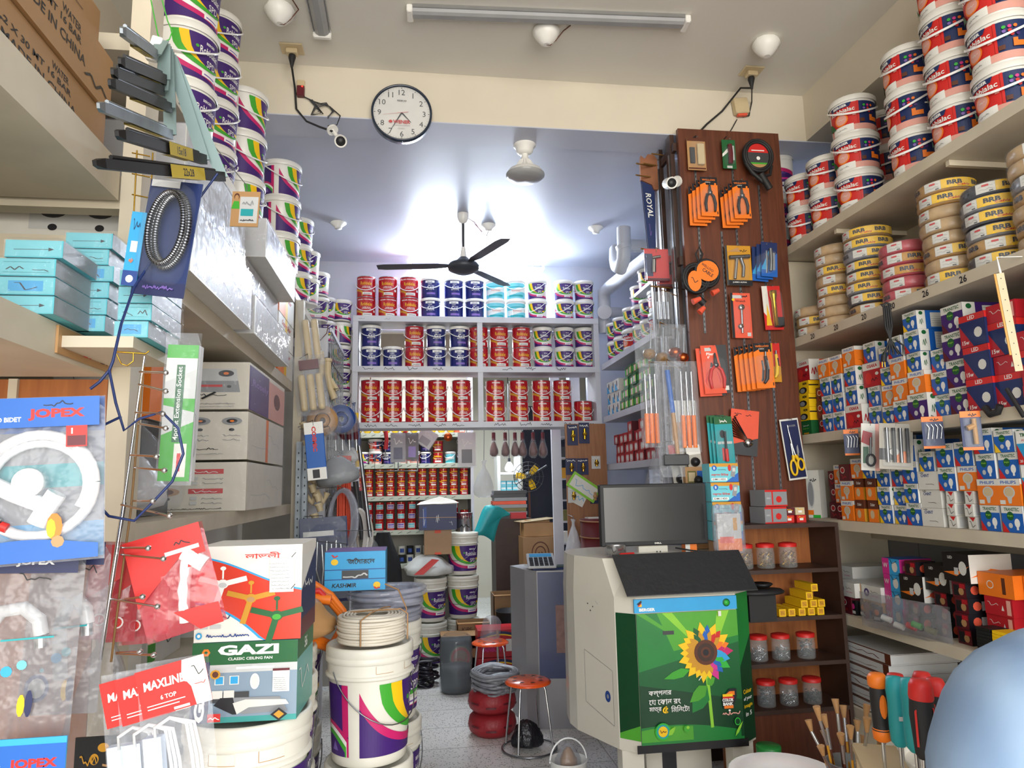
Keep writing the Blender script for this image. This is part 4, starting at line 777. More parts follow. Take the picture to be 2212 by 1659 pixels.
def hung(name,label,cat,px,py,Y,fn,rot=(0,0,0),group=None):
    t=thing(name,label,cat,P(px,py,Y=Y),rot,group); fn(t); c=t.location
    e=Vector((-.72,4.615,c.z)) if Y<4.62 else (Vector((-.68,4.985,c.z)) if Y<5.0 else Vector((-.571,min(5.9,max(5.05,Y)),min(c.z,2.7))))
    e=t.matrix_basis.inverted()@e; m=M(); m.tube([(0,.0,-.02),(0,.0,.012),tuple(e)],.0022,'steel',5); m.build('hook_wire',t,label='thin steel hook wire'); return t
def sleeves(n,w,h,seed,red=False):
    def f(t):
        m=M(); panelbag(m,w,h,.07,'film',seed); m.build('plastic_bag',t)
        for k in range(n):
            x=(k-(n-1)/2)*w/n*.8; m=M(); m.lathe([(.001,-h*.92),(.018,-h*.92),(.022,-h*.88),(.022,-h*.35),(.018,-h*.32),(.001,-h*.32)],'beige',12,c=(x,0,0),cap=False); m.build('roller_sleeve',t)
        if red: m=M(); m.box(-w*.3,w*.3,-.012,.012,-.09,-.03,'maroon'); m.build('handle_block',t)
    return f
hung('paint_roller_pack','clear bag with two long beige paint roller sleeves, upper bag','paint roller',664,645,4.55,sleeves(2,.14,.44,3),(0,-.12,0),'bags of paint roller sleeves')
hung('paint_roller_pack','clear bag with three beige roller sleeves and red tips, lower bag','paint roller',665,768,4.5,sleeves(3,.20,.38,4,True),(0,-.12,0),'bags of paint roller sleeves')
def fitchain(t):
    m=M(); r=random.Random(4)
    for k in range(7):
        z=-.06*k; x=.02*math.sin(k*1.7); m.tube([(x,0,z),(x+.01,0,z-.05)],.022,'beige',8,rad=[.024,.019]); m.tube([(x,0,z-.004),(x,0,z-.014)],.028,'beige',8)
    m.build('fitting_string',t)
for k,(px,py) in enumerate(((655,912),(676,985))): hung('pipe_fitting_string','string of cream plastic pipe couplings, %s one by the steel angles'%['upper','lower'][k],'pipe fittings',px,py,4.62,fitchain,(0,-.08,0),'strings of cream pipe fittings')
def elbows(t):
    for k in range(3): m=M(); m.tube([(-.1+.07*k,0,.02*k),(-.05+.07*k,0,-.03),(-.03+.07*k,0,.03)],.022,'beige',8); m.build('elbow',t)
hung('pipe_elbow_bunch','bunch of cream plastic elbows under the gravel-filled bag','pipe fittings',705,1035,4.7,elbows)
def trap(t):
    m=M(); m.tube([(0,0,0),(.0,0,-.1),(.02,0,-.2),(.05,0,-.28)],.024,'beige',8); m.tube([(-.045,0,.05),(-.04,0,-.1),(-.06,0,-.16)],.02,'beige',8); m.tube([(.02,0,-.14),(.07,0,-.22)],.015,'beige',8); m.tube([(0,0,-.0),(0,0,-.02)],.031,'beige',10); m.tube([(-.04,0,-.02),(-.04,0,.0)],.027,'beige',10); m.build('trap_pipe',t)
    m=M(); m.tube([(-.045,0,.06),(-.06,-.0,.12),(-.01,0,.18),(.0,0,.24)],.003,'brown'); m.build('tie_cord',t)
hung('waste_trap','cream plastic waste trap pipes hung on the white panel','pipe fittings',708,775,4.9,trap)
def tapebag(c):
    def f(t):
        m=M(); bagmesh(m,.24,.3,.12,'film',5,.2); m.build('plastic_bag',t)
        m=M(); m.lathe([(.05,-.03),(.095,-.03),(.095,.03),(.05,.03),(.05,-.03)],c,24,c=(.01,0,-.2),axis='y',cap=False); m.lathe([(.02,-.025),(.045,-.025),(.045,.025),(.02,.025)],c,16,c=(.01,0,-.2),axis='y',cap=False); m.build('tape_roll',t)
    return f
hung('tape_roll_bag','plastic bag with a big blue tape roll by the wire grill','tape',735,842,4.85,tapebag('deepblue'))
hung('tape_roll_bag','plastic bag with a brown tape roll, left of the blue one','tape',695,842,4.6,tapebag('tan'))
def sealant(t):
    m=M(); m.box(-.055,.055,0,.02,-.34,0,'blue',.004); m.art(FR(-.055,-.34,0),[R_(0,.27,.11,.34,'white'),TX('COSMIC',.055,.24,.025,'red',w=.15,rot=-PI/2,bold=.05),R_(0,0,.11,.07,'white'),R_(.03,.01,.07,.06,'ink')]); m.build('sachet',t)
hung('sealant_packet','blue and white upright packet with red lettering on the left rack','packet',676,912,4.28,sealant,(0,-.1,0))
def gravel(t):
    m=M(); bagmesh(m,.3,.36,.2,'film',3,.15); m.build('plastic_bag',t); m=M(); bagmesh(m,.26,.17,.17,'grey',8,0,z0=-.19); m.build('contents',t,label='grey granules')
hung('nail_bag','clear bag half filled with small grey nails','bag',712,925,4.55,gravel,(0,-.2,0))
def ropeb(t):
    m=M(); r=random.Random(1)
    for k in range(16): x=-.04+.08*(k%8)/7; y=-.02+.03*(k//8); m.tube([(x,y,0),(x+.006*r.random(),y,-.4),(x+.01*r.random(),y,-.85)],.0065,'redorange',5)
    m.build('strand_bundle',t)
mat('redorange','e2583c',.6)
hung('rope_bundle','vertical bundle of coral red plastic rope strands','rope',744,985,5.05,ropeb)
def pbag(mt,w,h,inner,ih,s):
    def f(t):
        m=M(); bagmesh(m,w,h,w*.6,mt,s,.25); m.build('plastic_bag',t)
        if inner: m=M(); bagmesh(m,w*.8,ih,w*.5,inner,s+1,0,z0=-h+ih+.01); m.build('contents',t)
    return f
hung('polythene_bag','tied bag with dark purple goods right of the coral rope','bag',765,1003,5.3,pbag('film',.17,.32,'maroon',.15,2))
hung('polythene_bag','small blue-tinted bag hanging at the rack corner','bag',764,870,5.5,pbag('filmblue',.12,.35,None,0,3))
def hoses(cs,h):
    def f(t):
        for k,c_ in enumerate(cs): m=M(); m.tube([(.05*k-.02,0,0),(.05*k-.025,-.01,-h*.5),(.05*k-.01,0,-h)],.016,c_,8); m.build('tube_length',t)
    return f
hung('hose_bundle','bright yellow and lime plastic tubes standing at the rack foot','hose',762,892,5.6,hoses(('lime','yellow'),.42)); 
def brushes(t):
    for k in range(5): m=M(); m.tube([(.05*k-.15,0,.02*(k%2)),(.05*k-.14,-.01,-.12)],.018,'maroon',7); m.tube([(.05*k-.14,-.01,-.12),(.05*k-.135,-.01,-.2)],.01,'tin',7); m.build('paint_brush',t)
hung('brush_bunch','bunch of maroon-handled tools hung along the wire grill','brush',752,915,5.35,brushes)
m=M(); m.tube([V3(776,963,5.0),V3(800,1160,5.0)],.014,'steel',12); t=m.build('steel_pipe'); tag(t,'long slanted steel pipe right of the purple bag','pipe')
m=M(); m.tube([V3(768,1040,5.2),V3(783,1165,5.2)],.02,'dkgrey',8); m.tube([V3(780,1060,5.25),V3(790,1160,5.25)],.02,'dkgrey',8); t=m.build('rod_bundle'); tag(t,'dark rods leaning behind the slanted steel pipe','rods')
def hosepack(t):
    m=M(); m.box(-.14,.14,.02,.024,-.5,0,'navy'); m.art(FR(-.14,-.5,.02),[R_(0,.38,.28,.5,'bluedk'),R_(.02,.39,.2,.42,'white')]); m.build('card',t)
    for k in range(4): m=M(); x=-.09+.055*k; m.tube([(x,0,-.14),(x-.01,-.02,-.3),(x+.02,-.02,-.42),(x+.03,-.02,-.3),(x+.025,0,-.16)],.008,'tin',7); m.build('braided_hose',t)
    m=M(); panelbag(m,.27,.48,.07,'film',5); m.build('plastic_bag',t)
hung('connector_hose_pack','navy card pack of braided steel connector hoses','hose',697,1118,4.42,hosepack,(0,-.05,0))
def loops(mt,w,h,n,rr):
    def f(t):
        m=M()
        for k in range(n): 
            W=w*(.7+.3*k/n); m.tube([(W/2*math.sin(a)+.004*k,-.01*k+.02,-h/2+(h/2)*math.cos(a)*(.9+.1*k/n)) for a in [2*PI*i/24 for i in range(24)]],rr,mt,5,closed=True)
        m.build('loops',t)
    return f
hung('wire_loop','glossy silver loops of thin plastic hose hanging by the coral rope','hose',738,1055,4.9,loops('silverfilm',.2,.42,5,.011))
hung('wire_loop','white rope hanks in clear wrap under the purple bag','rope',773,1098,5.1,loops('pailwhite',.13,.36,4,.009))
hung('polythene_bag','small clear bag with pink contents above the blue carton','bag',748,1180,3.95,pbag('film',.14,.13,'pink',.07,4)); hung('polythene_bag','lime-topped clear bag right above the blue carton','bag',803,1150,4.3,pbag('film',.13,.2,'lime',.05,6))
def jacket(t):
    m=M(); rings=[]
    for j in range(11):
        tt=j/10; w_=.05+.07*min(1,tt*3)+.03*tt; rings.append([(w_*math.cos(a)*(1+.15*math.sin(6*a+j*.3)),.07*math.sin(a)*(1+.15*math.sin(5*a)),-.75*tt) for a in [2*PI*i/18 for i in range(18)]])
    m.loft(rings,'dkcloth',True,True); m.build('cloth',t)
mat('dkcloth','252628',.9,bump=.3,sc=30)
hung('jacket','black jacket hanging from the back shelf at the passage left','jacket',828,1150,6.1,jacket)
def fork(t):
    m=M(); m.tube([(0,0,0),(0,0,-.45)],.015,'steel',8); m.build('shaft',t)
m=M(); bagmesh(m,.34,.32,.26,'filmgrey',12,.0); t=m.build('polythene_bag',None,V3(712,1060,5.25)); tag(t,'crumpled grey plastic bag behind the rope loops','bag')

hung('wire_loop','grey braided hose loops hanging low beside the coral rope','hose',722,1075,5.15,loops('steel',.16,.34,4,.009))
hung('wire_loop','cream rope hank with black tie above the lime-topped bag','rope',785,1110,5.35,loops('cartonwhite',.12,.30,4,.008))
hung('polythene_bag','small clear bag of white fittings between the tape rolls and gravel bag','bag',760,930,5.45,pbag('film',.14,.24,'paper',.1,8))
hung('pipe_elbow_bunch','cream plastic elbows hanging low by the slotted steel angles','pipe fittings',668,1075,4.7,elbows)
# ---------------- pillar display board ----------------
BX0,BX1,BY=1.555,2.19,3.72
m=M(); m.box(BX0,BX1,BY,BY+.03,1.43,3.725,'boardwood'); t=thing('display_board','tall brown wooden display board covered with hanging tool packs','board',(0,0,0)); m.build('board_panel',t)
for (xa,ya),(xb,yb) in (((1553,500),(1597,1010)),((1572,330),(1640,1100)),((1630,400),(1697,1080)),((1500,300),(1520,720))):
    A_=P(xa,ya,Y=BY-.003); B_=P(xb,yb,Y=BY-.003); xm=(A_.x+B_.x)/2
    m=M(); m.box(xm-.006,xm+.006,BY-.006,BY-.0005,B_.z,A_.z,'steel'); m.art(FR(xm,B_.z,BY-.006),[R_(-.002,.03*i,.002,.03*i+.014,'ink') for i in range(int((A_.z-B_.z)/.03))]); m.build('slotted_strip',t,label='steel slotted strip')
for k,(y0,y1) in enumerate(((3.79,3.86),(3.98,4.05),(4.17,4.24))): m=M(); m.box(1.53,1.555,y0,y1,1.3,3.72,'darkwood'); m.box(1.524,1.53,y0+.02,y0+.032,1.6,3.6,'steel'); m.build('side_slat',t,label='dark side slat with slotted strip')
m=M(); m.box(1.531,2.19,4.1,4.12,1.3,3.72,'ceilblue'); 
for z in (3.6,2.9,2.0): m.box(1.535,1.555,3.752,4.25,z,z+.05,'darkwood')
m.build('rear_frame',t)
SCB=3.7/1520
def pack(name,label,cat,px,py,w,h,ground,art,parts=None,group=None,rot=0,Y=3.70,n=1,dx=-.016,dz=-.012,pos=None,mt2='blister',bl=(.1,.1,.9,.75,.02)):
    """blister card; px,py = top centre, w,h pixels"""
    W,Hh=w*SCB,h*SCB; c=P(px,py,Y=Y)
    root=None
    for k in range(n):
        lb=label if n==1 else '%s, %s'%(label,['frontmost of the bunch','second in the bunch','third in the bunch','fourth in the bunch','rearmost in the bunch'][k if k<n-1 else 4])
        off=Vector((dx*k,.020*k,dz*k))
        if k==0 or root is None:
            t=thing(name,lb,cat,c-Vector((0,.020*n-.01,0))+off,(0,rot,0),group)
            m=M(); m.box(-W/2,W/2,0,.003,-Hh,0,ground); m.art(FR(-W/2,-Hh,0),scale_art(art,W,Hh)); m.build('card',t)
            if parts: parts(t,W,Hh)
            if bl:
                x0,z0,x1,z1,d=bl; m=M(); rr=[]
                for q,s_ in ((0,1),(-d,.93),(-d*1.15,.8)):
                    rr.append([((x0+x1-1)/2*W+(x1-x0)*W/2*s_*math.copysign(abs(math.cos(a))**.45,math.cos(a)),q,(-1+(z0+z1)/2)*Hh+(z1-z0)*Hh/2*s_*math.copysign(abs(math.sin(a))**.45,math.sin(a))) for a in [2*PI*(i+.5)/20 for i in range(20)]])
                m.loft(rr,mt2,False,True); m.build('blister_shell',t,label='clear plastic blister')
            m=M(); m.tube([(0,-.03,-.01),(0,-.035,-.004),(0,.0,0.0),(0,.025,0)],.0016,'steel',5); m.build('hook',t,label='steel hook')
            root=t
            if n>1: USED.add(t.name); kids(t)
        else:
            dup(root,c-Vector((0,.020*n-.01,0))+off,(0,rot,0),lb,group)
    return root
def plier(hc,sc=1.0,red=False):
    def f(t,W,Hh):
        m=M(); m.tube([(0,-.012,-.17*Hh-.0),(0,-.012,-.40*Hh)],.01*sc,'dkgrey',6,rad=[.004*sc,.011*sc]); m.lathe([(.001,-.022),(.012*sc,-.02),(.012*sc,-.004)],'steel',12,c=(0,0,-.42*Hh),axis='y'); m.build('plier_jaw',t,label='steel jaws')
        for s_ in (-1,1):
            m=M(); m.tube([(s_*.003,-.012,-.42*Hh),(s_*.2*W,-.012,-.52*Hh),(s_*.28*W,-.012,-.7*Hh),(s_*.24*W,-.012,-.9*Hh)],.009*sc,hc,7,rad=[.005*sc,.0085*sc,.009*sc,.006*sc]); m.build('plier_handle',t)
    return f
OC=[R_(0,.8,1,1,'ink'),R_(0,0,1,.8,'orange'),PG([(0,.8),(.3,.86),(.35,.8)],'orange'),TX('WELLOO',.5,.93,.045,'orange',w=.75,bold=.03),TX('LINEMAN',.45,.87,.02,'white',w=.3),R_(.82,.8,.92,.85,'orange'),SQ(.08,.55,.1,.2,'ochre',2,.01),R_(.9,.05,.95,.12,'ink')]
def bulbpart(t,W,Hh): m=M(); m.box(.0*W,.38*W,-.02,0,-.85*Hh,-.2*Hh,'beige',.004); m.box(-.38*W,-.1*W,-.008,0,-.8*Hh,-.3*Hh,'dkgrey',.003); m.build('boxed_switch',t)
pack('switch_pack','faded orange card holding a beige plastic piece, top left of the board','packet',1501,300,46,82,'tan',[R_(0,0,1,1,'tan'),R_(0,.9,1,1,'brown'),R_(.03,.03,.97,.08,'brown')],bulbpart,bl=(.08,.08,.92,.88,.025))
def knobp(mt,r):
    def f(t,W,Hh): m=M(); m.tube([(.02*W,-.012,-.2*Hh),(.05*W,-.014,-.5*Hh),(.02*W,-.012,-.85*Hh)],r,mt,8); m.build('tool_body',t)
    return f
pack('tool_pack','small green card with a dark red tool, top middle of the board','packet',1571,304,34,74,'dkgreen',[R_(0,0,1,1,'dkgreen'),PG([(0,.5),(.4,.7),(.5,.6),(0,.4)],'white'),R_(.3,.02,.7,.1,'ltgrey'),R_(.6,.3,.9,.8,'ltgrey')],knobp('maroon',.014))
def ring(t,cx,cz,r,n,mt,rr=.009,sq=1.1,nm='cable'):
    m=M()
    for k in range(n): m.tube([(cx+(r-.006*(k%3))*math.cos(a),-.012-.011*(k//2),cz+(r-.006*(k%3))*sq*math.sin(a)) for a in [2*PI*i/32 for i in range(32)]],rr,mt,7,closed=True)
    m.build(nm,t)
t=thing('cable_lock','coiled black cable lock with round red and grey label, top right of the board','lock',P(1634,340,Y=3.68)); ring(t,0,0,.088,4,'rubber')
m=M(); m.art(lambda u,v,h:(u,-.02-h,v),[EL(0,0,.075,.08,'dkgrey',24),BD(-.07,.07,lambda u:.02,lambda u:.08*math.sqrt(max(0,1-(u/.075)**2)),'red'),BD(-.06,.06,lambda u:-.08*math.sqrt(max(0,1-(u/.075)**2)),lambda u:-.05,'tan'),BD(-.07,.07,lambda u:-.052,lambda u:-.042,'green'),EL(0,-.015,.012,.012,'white',8),R_(-.04,.03,.04,.036,'white')]); m.build('label_disc',t,label='round printed label')
m=M(); m.tube([(-.08,-.02,-.05),(-.05,-.03,-.11),(.03,-.03,-.18)],.012,'rubber',8); m.tube([(.08,-.02,-.06),(.06,-.03,-.12),(.0,-.035,-.14)],.009,'rubber',8); m.tube([(.0,-.035,-.12),(.05,-.035,-.21)],.02,'rubber',8); m.build('lock_barrel',t)
pack('plier_pack','black-handled lineman pliers on orange card, left bunch','pliers',1519,394,43,96,'orange',OC,plier('ink'),'left bunch of orange plier packs',n=4)
pack('plier_pack','black-handled pliers on orange card, right bunch','pliers',1586,401,42,94,'orange',OC,plier('ink'),'right bunch of orange plier packs',n=4,rot=-.03)
t=thing('cable_lock','pair of black coiled cable locks with orange labels and orange-capped keys','lock',P(1513,600,Y=3.66))
ring(t,-.035,-.01,.075,4,'rubber',nm='cable'); ring(t,.03,.02,.07,4,'rubber',nm='cable')
m=M(); m.art(lambda u,v,h:(u,-.035-h,v),[EL(.03,.03,.065,.06,'orange',20),TX('WELLOO',.03,.05,.015,'ink',w=.08,rot=-.6),TX('CABLE',.03,.02,.02,'ink',w=.07,rot=-.6),EL(-.05,-.03,.04,.06,'orange',16),SQ(-.07,-.04,.04,.03,'ink',2,.004)]); m.build('label_disc',t)
m=M(); m.tube([(.0,0,.08),(-.02,0,.14),(.0,-.01,.175),(.02,0,.14),(.0,0,.08)],.006,'rubber'); m.tube([(-.04,-.03,-.12),(.0,-.03,-.16)],.02,'rubber',8); m.build('strap',t)
for a,b_ in (((.08,-.05,-.085),(.04,-.05,-.105)),((-.03,-.05,-.135),(-.075,-.05,-.155)),((-.01,-.05,-.185),(-.04,-.05,-.215))): m=M(); m.tube([a,b_],.017,'redorange',9,rad=[.012,.018]); m.build('key_cap',t,label='bright orange cap')
def gun(t,W,Hh):
    m=M(); m.tube([(-.38*W,-.015,-.32*Hh),(.4*W,-.015,-.28*Hh)],.012,'steel',8); m.tube([(.05*W,-.015,-.3*Hh),(.15*W,-.015,-.55*Hh),(.1*W,-.015,-.8*Hh)],.009,'steel',7); m.build('clamp_body',t); m=M(); m.tube([(-.1*W,-.015,-.35*Hh),(-.22*W,-.015,-.85*Hh)],.009,'chrome',7); m.build('lever',t)
pack('clamp_pack','yellow and black card with a steel gun tool, centre of the board','tool',1591,532,64,98,'ochre',[R_(0,0,1,1,'ochre'),R_(.05,.0,1,.14,'ink'),R_(0,0,.08,1,'dkgrey'),R_(.25,.02,.25,.02,'white'),TX('JUMBO ALPHA',.5,.08,.04,'white',w=.55),SQ(.55,.84,.3,.08,'ink',3,.015),PG([(.08,.84),(.5,.95),(.6,.84)],'tan')],gun)
pack('drill_bit_pack','blue card with clear wrapped fittings at the right of the board','packet',1652,530,40,84,'blue',[PG([(0,.3),(1,.7),(1,1),(0,1)],'bluedk'),PG([(0,.2),(.5,.8),(.3,.2)],'sky'),R_(.5,.2,.85,.7,'grey')],knobp('steel',.01),'blue tool cards on the board',n=3,dx=-.018,dz=-.008,rot=.06)
def spanner(t,W,Hh): m=M(); m.tube([(0,-.01,-.35*Hh),(-.03*W,-.01,-.9*Hh)],.007,'chrome',7); m.lathe([(.001,-.018),(.016,-.018),(.018,-.004)],'chrome',14,c=(0,0,-.33*Hh),axis='y'); m.lathe([(.001,-.018),(.014,-.018),(.018,-.004)],'chrome',6,c=(-.01,0,-.75*Hh),axis='y'); m.build('spanner',t)
pack('spanner_pack','orange-red card with a chrome spanner below the yellow gun card','spanner',1596,634,50,108,'orange',[R_(0,0,1,1,'redorange'),R_(0,0,.14,1,'ink'),R_(.12,.88,.6,.95,'ltgrey'),TX('Wrench',.5,.82,.05,'ink'),EL(.15,.85,.07,.03,'yellow'),R_(.75,.04,.93,.12,'ltgrey'),SQ(.55,.9,.3,.05,'ink',2,.02)],spanner)
def torch(t,W,Hh): m=M(); m.lathe([(.001,-.24*1),(.014,-.238),(.013,-.09),(.02,-.06),(.02,-.035),(.001,-.034)],'gold',14,c=(0,-.022,0)); m.build('torch_body',t,label='gold torch'); m=M(); m.box(-.0,.05,-.03,0,-.245,-.19,'rubber',.004); m.build('charger',t)
mat('gold','d6a92e',.2,.9)
pack('torch_pack','red and yellow card with a gold torch at the right of the board','torch',1662,619,46,106,'red',[R_(0,0,1,1,'red'),PG([(0,1),(.3,1),(.35,.2),(0,.4)],'paper'),PG([(.1,.1),(.4,.1),(.2,.6)],'yellow')],torch,rot=-.03,bl=(.15,.03,.9,.9,.045))
pack('plier_pack','red-handled pliers on a red and clear card at lower left','pliers',1535,748,62,112,'redorange',[R_(0,0,1,1,'redorange'),PG([(.6,1),(1,1),(1,0),(.85,0)],'dkgrey'),TX('Plier',.35,.82,.06,'white',w=.3,bold=.02),TX('8"',.28,.75,.05,'white'),R_(.15,.88,.4,.95,'ltgrey'),R_(.8,.06,.95,.15,'paper')],plier('red',1.15),'red-handled plier packs',n=2,dx=-.02,dz=-.012,rot=-.05)
def knife(c1,c2):
    def f(t,W,Hh): m=M(); m.tube([(.12*W,-.01,-.2*Hh),(.05*W,-.01,-.5*Hh)],.006,'steel',4); m.build('blade',t); m=M(); m.tube([(.08*W,-.012,-.3*Hh),(.14*W,-.012,-.55*Hh),(.05*W,-.012,-.8*Hh),(-.12*W,-.012,-.9*Hh)],.012,c1,6,rad=[.009,.012,.012,.007]); m.tube([(.13*W,-.022,-.4*Hh),(.17*W,-.022,-.6*Hh)],.004,c2,5); m.build('knife_handle',t)
    return f
pack('utility_knife_pack','cutter knife on orange card, lower middle bunch of the board','knife',1628,748,44,104,'orange',OC,knife('ink','grey'),'orange cutter knife packs',n=5,dx=-.019,dz=-.002,rot=-.04)
pack('utility_knife_pack','yellow cutter knife on a red and yellow card at the board right edge','knife',1668,742,30,92,'yellow',[R_(0,0,1,1,'ochre'),R_(.4,.4,1,1,'red'),TX('18',.2,.75,.05,'white')],knife('yellow','ink'))
def iron(t,W,Hh): m=M(); m.tube([(0,-.014,-.65*Hh),(0,-.014,-.9*Hh)],.01,'red',8); m.tube([(0,-.014,-.3*Hh),(0,-.014,-.65*Hh)],.006,'ink',8); m.build('tester',t)
pack('tester_pack','teal card with slim red tester, bottom left of the board','tester',1552,902,42,112,'teal',[R_(0,0,1,1,'teal'),R_(0,.85,1,1,'dkgreen'),SQ(.3,.88,.4,.06,'white',2,.02),R_(.1,.45,.9,.5,'ltgrey'),EL(.4,.65,.15,.08,'ink'),TX('5',.3,.47,.04,'teal')],iron,'teal tester packs',n=3,dx=-.012,dz=.006,rot=-.03)
def hexk(t,W,Hh):
    for k in range(8):
        a=-.55+.17*k; m=M(); b0=Vector((.12*W,-.012,-.68*Hh)); d=Vector((-math.cos(a+.2),0,math.sin(a+.75))); d.normalize(); L=(.1+.008*k); e=b0+d*L; m.tube([b0,e,e+Vector((.018,0,.008))],.0035,'brown' if k<6 else 'ink',5); m.build('hex_key',t)
    m=M(); m.lathe([(.001,-.024),(.022,-.022),(.026,-.006)],'chrome',16,c=(.14*W,0,-.72*Hh),axis='y'); m.build('holder',t)
pack('hex_key_pack','orange card with a fan of hex keys at the board bottom','hex keys',1608,886,68,104,'redorange',[R_(0,0,1,1,'redorange'),PG([(0,0),(1,0),(1,.4),(0,.2)],'dkgrey'),SQ(.12,.88,.25,.05,'ink',3,.012),SQ(.52,.86,.2,.06,'ink',4,.012)],hexk,rot=.12,bl=None)
def sciss(t,W,Hh):
    m=M(); m.tube([(-.16*W,-.008,-.1*Hh),(-.08*W,-.008,-.45*Hh),(.0,-.008,-.6*Hh)],.006,'chrome',4,rad=[.002,.007,.008]); m.tube([(-.12*W,-.006,-.12*Hh),(-.12*W,-.006,-.6*Hh)],.005,'tin',4,rad=[.002,.007]); m.build('blades',t)
    for s_,cz in ((-1,-.8),(1,-.76)): m=M(); m.tube([(s_*.2*W+.16*W*math.cos(a),-.012,cz*Hh+.09*Hh*math.sin(a)*(1.35 if s_<0 else 1)) for a in [2*PI*i/20 for i in range(20)]],.0065,'yellow',6,closed=True); m.build('finger_loop',t,label='yellow finger loop')
    m=M(); m.tube([(-.12*W,-.01,-.6*Hh),(-.16*W,-.01,-.7*Hh)],.01,'yellow',6); m.tube([(0,-.01,-.6*Hh),(.1*W,-.01,-.68*Hh)],.01,'yellow',6); m.build('handle_neck',t)
pack('scissors_pack','black and white card with yellow-handled tailor scissors','scissors',1701,905,46,140,'paper',[R_(.06,.03,.94,.97,'navy'),TX('DRESSMAKING SHEARS',.72,.55,.12,'white',w=.0+1.3,rot=PI/2) if 0 else SQ(.66,.3,.1,.4,'white',3,.01),TX('SINGER',.6,.88,.03,'grey')],sciss,rot=-.1,bl=None)
# goods on the ledge under the board
Yj=3.45
ju=thing('jar_cabinet','dark wooden cabinet of jar shelves under the display board','cabinet',(0,0,0))
jx0,jx1=1.605,2.19
zs=[P(1700,y,Y=Yj).z for y in (1132,1230,1333,1432,1533)]
for z in zs: m=M(); m.box(jx0,jx1,Yj,3.72,z-.02,z,'darkwood'); m.build('shelf_board',ju)
m=M(); m.box(jx1-.02,jx1,Yj-.001,3.72,0,zs[0]-.021,'darkwood'); m.build('side_panel',ju); m=M(); m.box(jx0,jx1,3.70,3.719,0,zs[0]-.021,'panelwood'); m.build('back_panel',ju); m=M(); m.box(jx0,jx1-.021,Yj+.01,Yj+.03,0,zs[4]-.021,'boardwood'); m.build('front_panel',ju)
print('jar z',zs)
def jar(fill,seed):
    t=thing('glass_jar','','jar'); r,h=.045,.135
    m=M(); m.lathe([(.001,0),(r-.006,0),(r,.006),(r,.085),(r-.004,.09),(r,.095),(r-.004,.112),(r-.004,.118)],'jarclear',18,cap=False); m.build('jar_body',t,label='clear ribbed jar body')
    m=M(); m.lathe([(r+.001,.112),(r+.001,.13),(r-.006,.132),(r-.02,.136),(.001,.136)],'red',20,cap=False); m.build('lid',t,label='red screw lid')
    q=random.Random(seed); m=M(); hh=.05+.03*q.random()
    for k in range(90):
        a,rr,z=q.random()*6.28,(r-.012)*math.sqrt(q.random()),.008+hh*q.random(); d=Vector((q.random()-.5,q.random()-.5,q.random()-.5)).normalized()*.008; c=Vector((rr*math.cos(a),rr*math.sin(a),z)); m.tube([c-d,c+d],.0022,fill,4)
    o=m.build('contents',t,label='loose small hardware filling the jar'); o['kind']='stuff'; return t
jr={k:jar(k,i) for i,k in enumerate(('brass','chrome','steel','rubber'))}
jl=['brass anchors','bright screws','small bolts','black screws']
for (row,z,items) in ((0,zs[1],((1612,'brass'),(1659,'brass'),(1708,'brass'))),(1,zs[3],((1630,'chrome'),(1678,'chrome'),(1732,'steel'))),(2,zs[4],((1640,'steel'),(1688,'chrome'),(1738,'rubber')))):
    for i,(px,k) in enumerate(items):
        x=max(P(px,1280,Y=Yj+.07).x,jx0+.049); dup(jr[k],(x,Yj+.07,z+.001),random.uniform(-.2,.2),'red-lidded clear jar, %s of three on the %s jar shelf'%(['left','middle','right'][i],['upper','middle','lower'][row]),'red-lidded jars of small hardware',scale=(1,1,.95))
yb=[]
for j,(px,z) in enumerate(((1660,0),(1680,0),(1700,0),(1722,0),(1742,0),(1762,0),(1728,1),(1748,1),(1765,1),(1740,2),(1752,3))):
    p=P(px,1325,Y=Yj+.06); x=min(p.x,jx1-.045)
    carton('chisel_box','slim yellow box end, %s from left in the %s row under the jars'%(ORD[j if z==0 else (j-6 if z==1 else 0)],['bottom','second','third','top'][z]),'box',(min(1.75+.0*j+(x-1.75),2.14),Yj+.09,zs[2]+.001+.039*z),.036,.16,.036,'yellow',front=[R_(.15,.15,.85,.85,'ochre'),SQ(.25,.3,.5,.4,'ink',j,.03)],group='yellow boxes on the jar cabinet')
t=thing('weighing_pan','black weighing scale with oval platform beside the machine','scale',(1.70,3.40,zs[2]+.13)); m=M(); m.lathe([(.001,0),(.13,.0),(.135,.01),(.12,.02),(.001,.022)],'rubber',24,sy=.6,cap=False); m.build('platform',t); m=M(); m.lathe([(.001,.03),(.04,.032),(.055,.045),(.05,.05),(.001,.04)],'gloss' if 0 else 'black',20,c=(.02,0,0),cap=False); m.build('pan',t); m=M(); m.box(-.07,.07,-.04,.04,-.128,0,'rubber'); m.build('base',t)
for k,(px,zz) in enumerate(((1672,0),(1675,1))): 
    p=P(px,1120,Y=3.52)
    carton('lamp_socket_box','red and grey box showing a red bulb, %s on the ledge under the board'%tn[2][k],'box',(p.x,3.58,zs[0]+.001+.088*zz),.13,.14,.085,'grey',front=[R_(0,.88,1,1,'red'),R_(0,0,1,.08,'red'),R_(.3,.1,.36,.88,'red'),EL(.62,.42,.13,.2,'red',12),TX('3002',.15,.5,.1,'ltgrey')],group='red and grey bulb boxes on the ledge',rot=.1)
